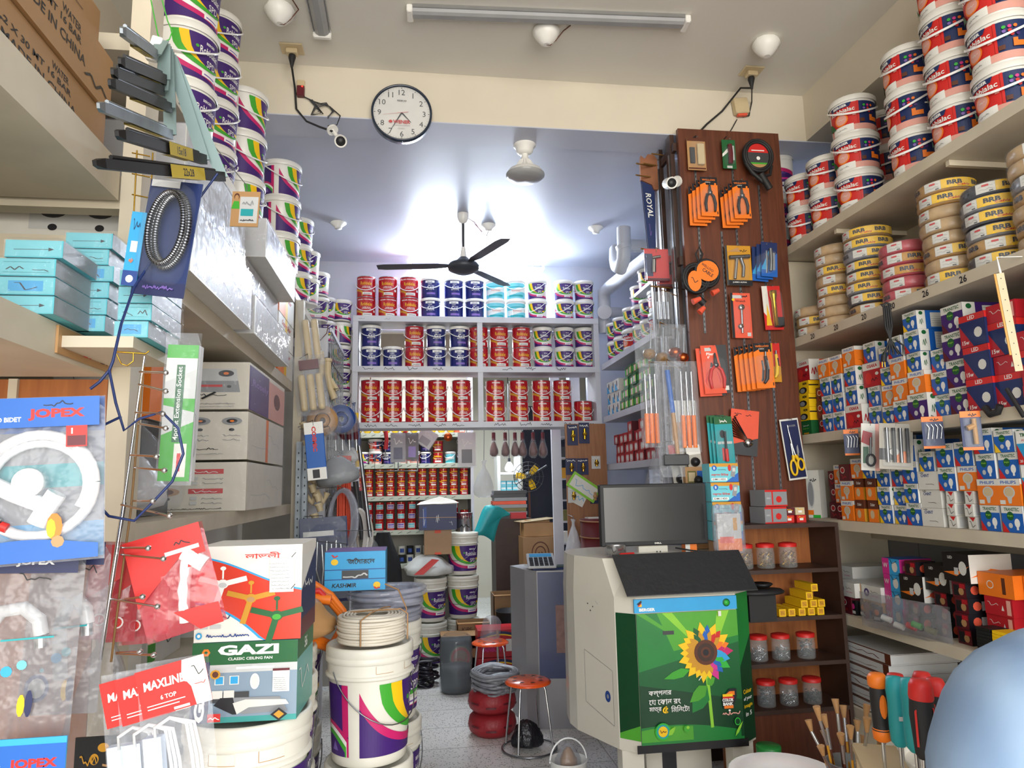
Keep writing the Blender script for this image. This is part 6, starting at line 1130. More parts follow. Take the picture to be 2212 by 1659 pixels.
BK={'tb':bb('bulb_box',.092,.098,.235,'blue',tfront('blue','red'),tside('blue')),
 'ty':bb('bulb_box',.088,.085,.2,'blue',tfront('blue','yellow'),tside('blue')),
 'tp':bb('bulb_box',.12,.115,.27,'purple',tfront('purple','maroon'),tside('purple')),
 'ph':bb('bulb_box',.1,.1,.2,'orange',[R_(0,0,1,1,'orange'),R_(0,.75,1,1,'paper'),TX('PHILIPS',.5,.87,.12,'blue',w=.7,bold=.02),EL(.5,.5,.26,.22,'ltgrey',16),EL(.5,.5,.2,.17,'beige',14),PG([(.38,.35),(.62,.35),(.56,.08),(.44,.08)],'ltgrey'),R_(.05,.05,.3,.2,'paper')],[R_(0,0,1,1,'orange'),R_(0,.8,1,1,'paper'),R_(.3,.3,.7,.6,'ochre'),SQ(.1,.1,.7,.2,'brown',2,.015)]),
 'os':bb('bulb_box',.13,.12,.22,'crimson',[R_(0,0,1,1,'crimson'),R_(0,.7,1,1,'paper'),TX('OSAKA',.55,.85,.14,'crimson',w=.6,bold=.04),EL(.3,.35,.2,.25,'red',14),SQ(.45,.15,.35,.3,'ink',3,.03),EL(.8,.5,.1,.07,'paper',10)],[R_(0,0,1,1,'redorange'),R_(0,0,.3,1,'paper'),SQ(.06,.1,.15,.8,'crimson',3,.025)]),
 'tl':bb('bulb_box',.118,.2*.62,.12,'sky',[R_(0,0,1,1,'sky'),R_(0,.62,1,1,'white'),TX('TRANSTEC',.52,.87,.11,'dkgreen',w=.75,bold=.05),TX('POWER LED',.5,.71,.06,'red',w=.6),PG([(0,0),(.32,0),(0,.6)],'red'),R_(.42,.26,.66,.54,'white'),R_(.49,.1,.59,.26,'ltgrey'),EL(.8,.2,.07,.07,'cyan',10),TX('20',.12,.1,.08,'white')],[R_(0,0,1,1,'sky'),R_(0,.62,1,1,'white'),R_(.4,.2,.7,.5,'white')]),
 'ch':bb('bulb_box',.125,.078,.22,'paper',[TX('CHINT',.35,.78,.17,'deepblue',w=.4,bold=.02),SQ(.35,.25,.4,.25,'ink',4,.02),SQ(.1,.85,.2,.12,'ink',5,.02)],[R_(.12,.1,.62,.9,'ltgrey'),R_(.2,.75,.4,.9,'grey'),SQ(.2,.2,.3,.4,'grey',2,.01)]),
 'ms':bb('bulb_box',.1,.075,.2,'yellow',[R_(0,0,1,1,'yellow'),TX('MSM',.6,.8,.2,'ink',w=.4,bold=.05),EL(.4,.3,.4,.25,'ink',14),EL(.35,.28,.25,.18,'grey',12)],[R_(0,0,1,1,'yellow'),R_(.0,.6,.3,.7,'ink')]),
 'br':bb('bulb_box',.07,.105,.11,'brown',[R_(0,0,1,.6,'orange'),R_(0,.6,1,1,'brown'),EL(.4,.35,.22,.2,'beige',12),TX('Osler',.5,.8,.14,'paper',w=.5)],[R_(0,0,1,.6,'ochre'),R_(0,.6,1,1,'brown'),EL(.5,.3,.2,.2,'paper',12)]),
 'nv':bb('bulb_box',.13,.13,.25,'bluedk',[R_(0,0,1,1,'bluedk'),R_(0,.8,1,1,'red'),PG([(0,0),(.5,0),(0,.7)],'crimson'),TX('15w',.2,.15,.13,'white'),EL(.72,.4,.16,.16,'paper',12),TX('BERGER'[:0]+'LED',.5,.9,.12,'white')],[R_(0,0,1,1,'bluedk'),EL(.4,.4,.15,.3,'paper',12),R_(0,.8,1,1,'red')]),
 'rd':bb('bulb_box',.09,.085,.2,'maroon',[R_(0,0,1,1,'maroon'),EL(.35,.65,.22,.2,'paper',12),EL(.35,.65,.17,.15,'crimson',12),SQ(.2,.15,.5,.2,'red',2,.03)],[R_(0,0,1,1,'maroon'),SQ(.1,.3,.5,.3,'red',2,.02)]),
 'gr':bb('bulb_box',.1,.08,.2,'dkgreen',[R_(0,0,1,1,'dkgreen'),SQ(.2,.6,.6,.1,'white',2,.02),SQ(.2,.4,.6,.1,'lime',3,.02),R_(.3,.05,.8,.15,'ochre')],[R_(0,0,1,1,'dkgreen')]),
 'wr':bb('bulb_box',.045,.05,.12,'paper',[PG([(.2,.95),(.9,.95),(.6,.6)],'red'),SQ(.15,.15,.7,.5,'ink',2,.04)],[R_(.1,.1,.9,.9,'ltgrey')]),
 'wp':bb('bulb_box',.16,.072,.3,'paper',[EL(.3,.5,.13,.28,'purple',14),TX('e',.3,.52,.25,'paper'),SQ(.5,.55,.35,.12,'ink',2,.02),SQ(.55,.3,.35,.1,'hotpink',3,.02),R_(0,0,.06,1,'tan')],[R_(0,0,1,1,'paper')]),
 'pk':bb('bulb_box',.12,.075,.17,'blue',[R_(0,0,1,1,'sky'),R_(0,0,.4,1,'hotpink'),EL(.72,.5,.16,.32,'paper',12),TX('SHARP'[:0]+'W',.18,.55,.3,'paper'),SQ(.4,.7,.45,.25,'ink',2,.03)],[R_(0,0,1,1,'hotpink'),R_(.1,.3,.5,.6,'pink')]),
 'bk':bb('bulb_box',.15,.115,.19,'black',[R_(0,0,1,1,'black'),PG([(0,.3),(.5,.2),(1,.6),(.6,.4)],'orange'),EL(.75,.5,.15,.25,'paper',12),R_(.42,.25,.58,.5,'ltgrey'),TX('Fahmida'[:0]+'LED',.3,.85,.1,'paper')],[R_(0,0,1,1,'paper'),PG([(0,.2),(.5,.5),(.9,.4),(.4,.3)],'orange'),EL(.3,.3,.15,.12,'redorange',10)]),
 'or':bb('bulb_box',.17,.09,.22,'orange',[R_(0,0,1,1,'orange'),R_(.68,.15,.78,.85,'brown'),EL(.35,.5,.1,.18,'paper',12),EL(.35,.5,.08,.14,'orange',12)],[R_(0,0,1,1,'orange'),SQ(.2,.4,.5,.3,'brown',2,.03),EL(.5,.5,.12,.2,'ltgrey',8)]),
 'fs':bb('bulb_box',.14,.085,.1,'sky',[R_(0,0,1,.4,'sky'),R_(0,.4,1,1,'ochre'),TX('5-STAR',.4,.78,.25,'ink',w=.6,bold=.04),EL(.75,.5,.12,.3,'brown',12)],[R_(0,0,1,.4,'sky'),R_(0,.4,1,1,'ochre'),TX('5-S',.4,.7,.3,'ink')]),
 'rb':bb('bulb_box',.13,.07,.18,'crimson',[R_(0,0,1,1,'crimson'),PG([(.6,.3),(.65,.6),(.7,.3)],'paper'),SQ(.1,.5,.4,.2,'paper',2,.02),R_(.8,.1,.95,.9,'pink')],[R_(0,0,1,1,'crimson'),EL(.5,.5,.1,.2,'paper',10)]),
 'dm':bb('bulb_box',.075,.062,.1,'maroon',[R_(0,0,1,1,'maroon'),R_(.1,.1,.5,.8,'ink'),EL(.65,.4,.2,.25,'tan',10),R_(.55,.6,.95,.9,'crimson')],[R_(0,0,1,1,'ink'),EL(.4,.5,.2,.3,'redorange',10),R_(.6,.2,.9,.8,'ltgrey')])}
BN={'tb':'blue and white bulb box','ty':'blue bulb box with yellow corner','tp':'purple and white bulb box','ph':'orange bulb box with pale header','os':'crimson and white bulb box','tl':'bright sky-blue LED bulb box','ch':'plain white switchgear box','ms':'yellow and black box','br':'brown and orange bulb box','nv':'navy box with red corner','rd':'dark red box with white ring','gr':'dark green box','wr':'tiny white box with red mark','wp':'white box with purple dot','pk':'pink and blue bulb box','bk':'black box with orange swirl','or':'orange box','fs':'blue and ochre box','rb':'crimson box','dm':'small maroon and black box'}
def stk(Yc_,kinds,z,shelf,col,x=2.225,jit=.01,rot=0):
    zz=z+.001
    for j,k in enumerate(kinds):
        o,w,h,d=BK[k]; lb='%s, %s up, %s stack from pillar, %s'%(BN[k],ORD[j],ORD[col],shelf)
        o.location=(x+random.uniform(0,jit),Yc_+random.uniform(-.003,.003),zz) if o.name not in USED else o.location
        c=dup(o,(x+random.uniform(0,jit),Yc_+random.uniform(-.003,.003),zz),-PI/2+rot+random.uniform(-.03,.03),lb,'boxes on the %s'%shelf); c['category']='box'; zz+=h+.001
def row(z,shelf,spec,y0,gap=.004,x=2.225):
    y=y0
    for i,(kinds,dx) in enumerate(spec):
        w=max(BK[k][1] for k in kinds); stk(y-w/2,kinds,z,shelf,i,x=x+dx); y-=w+gap
    return y
e3=row(1.905,'upper bulb shelf',[(['gr','ms','ms','ms','os'],.0),(['rd','rd','rd'],.03),(['tb','tb','tb','ph'],0),(['tb','tb','tb','ph'],0),(['os','tb','tb','ph'],0),(['tb','tb','os','tb'],.03),(['ty','ph','ty','tb'],.02),(['tb','ph','ph','tb'],.0),(['tp','ph','ty','tb','ty'],.0),(['tb','tb','tb'],.03),(['tp','tp','tp','tp'],.02),(['nv','nv','nv'],.0),(['nv','rb','nv','rb'],.01),(['rb','nv','rb'],.0),(['tp','nv','tp','tp'],.0)],3.80)
e4=row(1.44,'middle bulb shelf',[(['rd','rd','rd'],.06),(['rd','ph','ph'],.03),(['ph','ph','rd'],.0),(['br','br','ph'],.0),(['br','br','ty'],.0),(['ty','ty','ty','tb','ty'],.0),(['ty','ty','tb','ty'],.01),(['tb','ty','tb','tb'],.0),(['ch','ch','ch','ty'],.0),(['wr','wr','wr','tb','tb'],.0),(['wr','wr','wr','ph','tb'],.0),(['tb','ph','tb','tb'],.0),(['tb','ph','tb','ty'],.0),(['tl','tl','tl'],.0),(['tl','tl','tl'],.0),(['tl','tl','tl'],.0),(['tl','tl','tl'],.0)],3.66)
e5=row(.965,'lower goods shelf',[(['wp','wp','wp'],.1),(['rd','wp'],.0),(['fs','wp'],.03),(['pk','pk','pk','pk'],.05),(['dm','dm','bk','dm'],.04),(['dm','dm','dm','bk'],.06),(['dm','dm','dm','dm','bk'],.03),(['rb','rb','rb','or'],.06),(['gr','nv','or'],.1),(['gr','rb','or','or'],.08)],3.74)
print('row ends',e3,e4,e5)
for k,(o,w,h,d) in BK.items():
    if o.name not in USED: D.objects.remove(o)
# tube bulb box
carton('lamp_box','tall white and green box with a tube lamp drawing, beside the scissors card','box',(2.26,3.76,1.441),.1,.06,.265,'paper',rot=-PI/2+.5,front=[R_(0,0,1,1,'paper'),EL(.45,.5,.22,.3,'ltgrey',20),EL(.45,.5,.17,.26,'grey',20),R_(.2,.06,.55,.16,'orange'),R_(.5,0,.95,.06,'green2'),SQ(.45,.75,.4,.1,'ink',3,.02),EL(.2,.93,.06,.025,'green2',8)],left=[R_(0,0,1,1,'green2')])
# lower right: long pale boxes, orange boxes
for j in range(6):
    carton('trunking_box','long pale grey box, %s up in the pile on the bottom shelf'%ORD[j],'box',(2.40,3.42-.02*(j%3)+.05*(j<2),.521+.052*j),.36,.42,.05,'ltgrey',front=[LN(.0,.95,1,.9,.03,'brown'),LN(0,.1,1,.12,.02,'grey')],left=[R_(0,0,1,1,'brown'),R_(.1,.1,.9,.9,'ltgrey'),SQ(.2,.3,.6,.3,'brown',j,.03)],group='long pale boxes on the bottom right shelf')
for k,(x,y,z,w,lb,fr) in enumerate([(2.33,2.85,.521,.16,'orange box with inked figures, left of the pair on the bottom shelf',[SQ(.1,.3,.4,.3,'ink',2,.03),R_(.6,.1,.7,.8,'brown'),EL(.8,.4,.08,.2,'ink',8)]),(2.36,2.62,.521,.17,'orange box with bold inked handwriting, right of the pair on the bottom shelf',[SQ(.15,.4,.6,.3,'ink',4,.03),SQ(.2,.1,.5,.2,'ink',5,.03)]),(2.35,2.85,.64,.14,'orange box with open white flap, upper on the bottom shelf',[SQ(.2,.3,.5,.3,'ink',7,.02)]),(2.36,2.62,.64,.15,'orange box with scrawled ink, upper right on the bottom shelf',[SQ(.1,.5,.7,.3,'ink',8,.03),SQ(.2,.15,.5,.2,'ink',9,.03)])]):
    carton('orange_carton',lb,'box',(x,y,z),w,.18,.115,'ochre',front=[R_(0,0,1,1,'orange')]+fr,left=[R_(0,0,1,1,'ochre'),EL(.5,.4,.1,.2,'paper',8)],group='orange cartons on the bottom right shelf')
carton('ssm_box' if 0 else 'gang_socket_box','black box with white round sockets printed, on the bottom right shelf','box',(2.36,2.40,.66),.22,.2,.1,'black',front=[R_(0,0,1,1,'black'),TX('S.S.M',.2,.75,.2,'white',w=.28,bold=.04),TX('Super',.15,.5,.08,'yellow',w=.2),EL(.55,.4,.1,.3,'paper',14),EL(.72,.55,.08,.18,'ltgrey',12),EL(.82,.35,.1,.25,'grey',12),TX('S.S.',.9,.8,.2,'white',w=.18)])
m=M(); m.box(-.1,.1,-.09,.09,0,.135,'ltgrey'); t=m.build('plain_carton',None,(2.36,2.40,.522)); tag(t,'plain pale carton under the black socket box','box')
# coloured card stacks
for k,(c_,y,h,lb) in enumerate((('black',2.58,.11,'black'),('yellow',2.50,.10,'yellow'),('red',2.36,.075,'red'))):
    w_=.07 if k<2 else .18
    for j in range(int(h/.0125)): 
        m=M(); m.box(-w_/2,w_/2,-.09,.09,0,.0115,c_,0); t=m.build('tile_spacer_pack' if 0 else 'colour_pad',None,(2.30,y,.966+.0125*j),(0,0,PI/2+random.uniform(-.03,.03))); tag(t,'%s flat pad, level %d of the %s pile on the lower goods shelf'%(lb,j+1,lb),'pad','%s flat pads piled on the lower goods shelf'%lb)
m=M(); panelbag(m,.5,.16,.06,'filmgrey',4,12,8); 
for k,(x,z,c_) in enumerate(((-.12,-.1,'white'),(.02,-.11,'red'),(.12,-.11,'olive'),(.05,-.1,'green'),(-.05,-.12,'paper'))): m.tube([(x,0,z),(x+.04,0.01,z-.01)],.014,c_,7)
t=m.build('parts_bag',None,(2.18,3.0,1.115),(.0,0,-PI/2+.15)); tag(t,'long clear bag of loose electrical parts across the lower goods shelf','bag')
m=M(); 
for k in range(5): m.lathe([(.03,.0+.022*k),(.034,.02+.022*k),(.03,.021+.022*k)],'pailwhite',16,cap=k in(0,4))
t=m.build('cup_stack',None,(2.28,2.16,.967)); tag(t,'stack of small white plastic caps near the person','cups')
for k in range(9):
    carton('blister_sachet','small foil sachet with red print, %s of the loose row left on the lower shelf'%ORD[k],'packet',(2.24+.02*(k%2),3.62-.045*k,.967),.04,.02,.07,'black' if k%3 else 'maroon',rot=-PI/2+.4*(k%3-1),front=[EL(.5,.6,.3,.2,['yellow','hotpink','orange'][k%3],10),R_(.1,.1,.9,.3,'ltgrey')],group='foil sachets on the lower shelf')
# packs hanging off the third shelf edge
def rpack(name,label,cat,px,py,w,h,ground,art,parts=None,Y=None,rot=0,bl=(.08,.05,.92,.85,.02),yaw=-.55):
    p=P(px,py,X=2.15); W,Hh=w*p.y/1520,h*p.y/1520; t=thing(name,label,cat,p,(0,rot,yaw))
    m=M(); m.box(-W/2,W/2,0,.003,-Hh,0,ground); m.art(FR(-W/2,-Hh,0),scale_art(art,W,Hh)); m.build('card',t)
    if parts: parts(t,W,Hh)
    if bl:
        x0,z0,x1,z1,d=bl; m=M(); m.box((x0-.5)*W,(x1-.5)*W,-d,-.001,(z0-1)*Hh,(z1-1)*Hh,'blister',.006); m.build('blister_shell',t,label='clear plastic blister')
    e=t.matrix_basis.inverted()@Vector((2.199,p.y,1.88)); m=M(); m.tube([(0,0,-.01),(0,0,.006),tuple(e)],.0015,'steel',5); m.build('hook',t); return t
def hooks(t,W,Hh): 
    m=M()
    for k in range(4): m.tube([(W*(-.3+.2*k),-.01,-.25*Hh),(W*(-.2+.2*k),-.012,-.35*Hh),(W*(-.3+.2*k),-.01,-.7*Hh)],.003,'chrome',5)
    m.build('wire_hooks',t)
BO=[R_(0,0,1,1,'bluedk'),R_(0,.84,1,1,'orange'),R_(0,0,1,.08,'orange'),SQ(.4,.86,.4,.1,'ink',3,.03)]
rpack('hook_pack','narrow blue and orange pack hanging left of the scissors pack','packet',1837,928,32,60,'bluedk',BO,hooks,yaw=-.4)
def smsc(t,W,Hh): m=M(); m.tube([(0,-.008,-.3*Hh),(-.02*W,-.008,-.7*Hh)],.005,'steel',4); m.tube([(.0+.22*W*math.cos(a),-.01,-.78*Hh+.12*Hh*math.sin(a)) for a in [2*PI*i/16 for i in range(16)]],.005,'ink',6,closed=True); m.build('scissors',t)
rpack('scissors_pack','red and white pack with small black scissors on the right shelf edge','scissors',1880,915,40,110,'paper',[PG([(0,.6),(.6,.5),(.6,.8),(.1,.85)],'crimson'),R_(.75,0,1,1,'pink'),R_(.1,.15,.4,.5,'dkgreen')],smsc,rot=.08,yaw=-.4)
def brsh(t,W,Hh):
    for k in range(4): m=M(); m.tube([(W*(-.3+.2*k),-.012,-.1*Hh),(W*(-.25+.2*k),-.012,-.85*Hh)],.008,'dkgrey' if k%2 else 'steel',6); m.build('tool_rod',t)
rpack('cutter_pack','wide clear pack of dark tools with orange and black labels on the right shelf edge','tools',1935,915,72,108,'grey',[R_(0,0,1,1,'dusty'),R_(.0,.2,.5,.45,'ink'),R_(.5,.15,.9,.4,'orange'),EL(.45,.38,.15,.08,'paper',10)],brsh,rot=.08,yaw=-.4)
rpack('hook_pack','blue and orange pack of silver hooks hanging before the middle bulb shelf','packet',2012,900,46,76,'bluedk',BO,hooks,yaw=-.4)
def hm(t,W,Hh): m=M(); m.tube([(.1*W,-.012,-.2*Hh),(.12*W,-.012,-.85*Hh)],.009,'tan',7); m.tube([(-.25*W,-.012,-.45*Hh),(.1*W,-.012,-.38*Hh)],.011,'tan',7); m.build('wooden_tool',t)
rpack('caster_pack','blue and orange pack with a tan wooden tool near the right edge','packet',2094,888,44,94,'bluedk',BO,hm,yaw=-.4)
# wood ruler, black cable, rubber piece
t=thing('folding_rule','pale yellow slotted rule hanging on string in front of the right shelves','ruler',P(2160,590,X=2.1),(0,-.06,-.5)); m=M(); m.box(-.012,.012,0,.004,-.36,0,'beige'); m.box(-.019,-.013,0,.006,-.3,-.0,'ochre'); m.art(FR(-.012,-.36,0),[EL(.012,.04*i+.02,.002,.002,'ink',6) for i in range(9)]); m.build('blade',t); m=M(); m.tube([(0,0,0),(0,.0,.06),tuple(t.matrix_basis.inverted()@Vector((2.199,t.location.y,2.44)))],.002,'white'); m.tube([(0,.0,.06),(.004,0,0)],.002,'white'); m.build('string',t)
t=thing('folded_cable','black folded power cord with plug hanging from the second right shelf','cord',P(1915,660,X=2.16),(0,0,-.5)); m=M()
for k in range(4): m.tube([(-.012+.008*k,0,0),(-.014+.009*k,-.006,-.1),(0,-.008,-.16),(-.03+.02*k,0,-.23)],.005,'rubber',6)
m.tube([(-.02,0,-.0),(0,0,.012),(.02,0,0)],.006,'rubber'); m.tube([(.02,0,-.2),(.045,0,-.24),(.05,0,-.19),(.02,0,-.16)],.004,'rubber'); m.build('cord_loop',t); m=M(); m.tube([(-.03,0,-.23),(-.035,0,-.26)],.012,'rubber',8); m.tube([(-.04,0,-.26),(-.042,0,-.285)],.003,'brass',6); m.tube([(-.03,0,-.26),(-.03,0,-.285)],.003,'brass',6); m.build('plug',t); m=M(); m.tube([(0,0,.0),tuple(t.matrix_basis.inverted()@Vector((2.2,t.location.y,2.43)))],.002,'steel'); m.build('nail',t)
m=M(); m.tube([P(2128,880,X=2.185),P(2140,895,X=2.18),P(2155,890,X=2.185),P(2160,875,X=2.185)],.014,'rubber',8); t=m.build('rubber_bend'); tag(t,'short curved black rubber piece stuck on the right shelf edge','rubber piece')
m=M(); m.tube([P(2175,840,X=2.185),P(2212,900,X=2.185)],.008,'rubber',8); t=m.build('dark_rod'); tag(t,'dark rod leaning across the right shelf edge at the photo margin','rod')
# ---------------- foreground right ----------------
# screwdriver display: strip on a low counter
m=M(); m.box(.62,1.35,1.1,1.75,0,.87,'panelwood',.01); t=m.build('counter'); tag(t,'low wooden counter in the right foreground below the frame','counter')
rack=thing('screwdriver_rack','beige strip rack holding the upright screwdrivers in the right foreground','rack',(0,0,0))
ra=P(1895,1600,Y=1.5); rb=P(1990,1655,Y=1.12)
d=(Vector((rb.x,rb.y,0))-Vector((ra.x,ra.y,0))); L=d.length+.05; ang=math.atan2(d.y,d.x)
zr=1.06
m=M(); m.box(-.06,L,-.045,.045,zr-.012,zr,'beige'); m.box(-.06,-.04,-.04,.04,.871,zr-.012,'beige'); m.box(L-.02,L,-.04,.04,.871,zr-.012,'beige'); m.build('perforated_strip',rack,(ra.x,ra.y,0),(0,0,ang))
def sdrv(a,b,kind):
    t=thing('screwdriver','','screwdriver'); m=M(); m.tube([(0,0,-.09),(0,0,.0)],.0032,'chrome',8); m.build('shaft',t)
    if kind=='o':
        m=M(); m.lathe([(.008,0),(.014,.004),(.015,.018),(.0135,.022),(.0135,.03),(.0145,.06),(.0145,.085),(.0125,.09)],b,14); m.build('handle_grip',t,label='black rubber grip'); m=M(); m.lathe([(.0125,.088),(.0165,.092),(.0165,.106),(.012,.112),(.001,.112)],a,14); m.lathe([(.0085,-.001),(.0145,.003),(.0155,.016),(.014,.021)],a,14); m.art(CY_(lambda z:.0146,.0),[EL(0,.06,.006,.02,a,14)],h0=.001); m.build('handle_cap',t,label='orange cap and collar')
    elif kind=='t':
        m=M(); m.lathe([(.008,0),(.014,.008),(.015,.03),(.014,.07),(.0155,.09),(.013,.112),(.001,.114)],a,14); m.build('handle_grip',t); m=M(); m.art(CY_(lambda z:.0155,.0),[R_(.002,.01,.014,.1,'ltgrey'),R_(-.012,.045,.012,.052,'ltgrey')],h0=.0005,du=.004); m.build('grip_stripe',t,label='grey stripe')
    else:
        m=M(); m.lathe([(.007,0),(.011,.006),(.0135,.03),(.017,.06),(.0165,.085)],b,14); m.build('handle_grip',t,label='black grip'); m=M(); m.lathe([(.0165,.084),(.0175,.088),(.0165,.104),(.013,.112),(.001,.113)],a,14); m.art(CY_(lambda z:.0165,.0),[LN(-.012,.02,-.014,.07,.003,a),LN(-.014,.07,.012,.075,.003,a),LN(.012,.075,.012,.02,.003,a)],h0=.001); m.build('handle_cap',t,label='red cap and edging')
    return t
sd={'o':sdrv('orange','rubber','o'),'t':sdrv('teal','teal','t'),'r':sdrv('red','rubber','r')}
for i,(px,pyb,Y,k,lb) in enumerate(((1905,1600,1.42,'o','orange and black screwdriver, leftmost in the rack'),(1942,1612,1.38,'t','teal and grey screwdriver, second from left in the rack'),(1975,1625,1.3,'t','teal screwdriver partly behind a red one'),(1990,1640,1.2,'r','red and black screwdriver nearest in the rack front'),(1945,1570,1.5,'r','red-capped screwdriver behind the teal ones'),(1978,1565,1.46,'r','red-capped screwdriver, second in the rear row'),(2000,1570,1.36,'r','red and black screwdriver beside the blue shirt'),(2003,1545,1.5,'r','red-capped screwdriver, highest of the rear row'),(2030,1560,1.45,'r','red-capped screwdriver touching the blue shirt'))):
    x=P(px,1580,Y=Y).x; sz=1.18
    z=P(px,pyb,Y=Y).z if i<4 else P(px,pyb+50,Y=Y).z
    dup(sd[k],(x,Y,max(z,zr+.03)),(0,.05*(i==3),random.uniform(-.3,.3)),lb,'screwdrivers in the foreground rack',scale=sz)
# tin of brushes
bt=P(1832,1580,Y=1.62)
m=M(); m.lathe([(.001,0),(.052,0),(.053,.003),(.053,.128),(.055,.13),(.051,.13),(.050,.02),(.001,.02)],'galv',28,cap=False)
m.art(CY_(lambda z:.053,0),[R_(-.05,.02,.06,.09,'olive'),R_(-.02,.0,.0,.13,'brown'),R_(.01,.03,.08,.08,'paper')],du=.01)
t=m.build('metal_can',None,(bt.x,1.62,.872)); tag(t,'stained metal can holding used artist brushes in the right foreground','can'); zb=.90
for i in range(16):
    a=2*PI*i/16+.3; r0=.02; r1=.045+.02*(i%3); hh=.15+.025*(i%4); t=thing('paint_brush','worn thin paint brush standing bristles up in the metal can','brush',(bt.x,1.62,zb),(0,0,a),'worn brushes in the metal can')
    m=M(); r0=.036; m.tube([(.033,0,0),(r0+(r1-r0)*.55,0,hh*.62)],.003,'ochre' if i%3 else 'brown',6); m.build('brush_handle',t); m=M(); m.tube([(r0+(r1-r0)*.55,0,hh*.62),(r1,0,hh*.86)],.0038,'tin',7); m.build('ferrule',t); m=M(); m.tube([(r1,0,hh*.86),(r1+.006,0,hh)],.004,'tan',7,rad=[.004,.009]); m.build('bristles',t)
m=M(); m.tube([(0,0,-.05),(0,0,.04)],.011,'chrome',12); m.tube([(0,0,.04),(.0,0,.055)],.005,'ltgrey',8); m.art(CY_(lambda z:.011,0),[R_(-.008,-.03,.008,.02,'paper'),SQ(-.006,-.02,.012,.02,'sky',2,.001)],du=.004); t=m.build('marker_tube',None,(bt.x+.003,1.60,zb+.05)); tag(t,'short silver tube with printed label standing among the brushes','tube')
# big buckets right
def rb_(x,y,n,lb): 
    for j in range(n): dup(PR['bucket'],(x,y,.001+.3765*j),.4,label='large white bucket, %s of the %s stack in the right foreground'%(tn.get(n,['single'])[j] if n>1 else 'only one',lb),group='right foreground buckets')
rb_(1.62,2.75,1,'rear'); rb_(1.60,2.35,1,'front') if 0 else None
p=P(1842,1558,Y=2.6); rb_(1.93,3.0,1,'far'); rb_(1.90,2.6,2,'middle'); rb_(1.72,2.2,2,'near')
m=M(); m.lathe([(.001,0),(.1,.0),(.14,.02),(.145,.03),(.14,.032),(.1,.012),(.001,.01)],'gloss',32,cap=False); t=m.build('white_dish',None,tuple(P(1695,1694,Y=1.9))); tag(t,'round white lid with raised rim at the bottom frame edge','lid')
dl=t.location; m=M(); m.box(-.12,.12,-.12,.12,0,dl.z-.001,'kraft'); t=m.build('packing_crate',None,(dl.x,dl.y,0)); tag(t,'kraft carton below the round white lid','box')
m=M(); m.lathe([(.001,0),(.05,0),(.052,.06),(.05,.065),(.001,.065)],'mg2',20,cap=False); t=m.build('green_pot',None,tuple(P(1662,1645,Y=3.0))); gl=t.location; tag(t,'small green translucent pot by the machine foot','pot'); m=M(); m.box(-.06,.06,-.06,.06,0,max(.01,gl.z-.001),'panelwood'); t=m.build('wood_block',None,(gl.x,gl.y,0)); tag(t,'wooden block carrying the green pot','block')
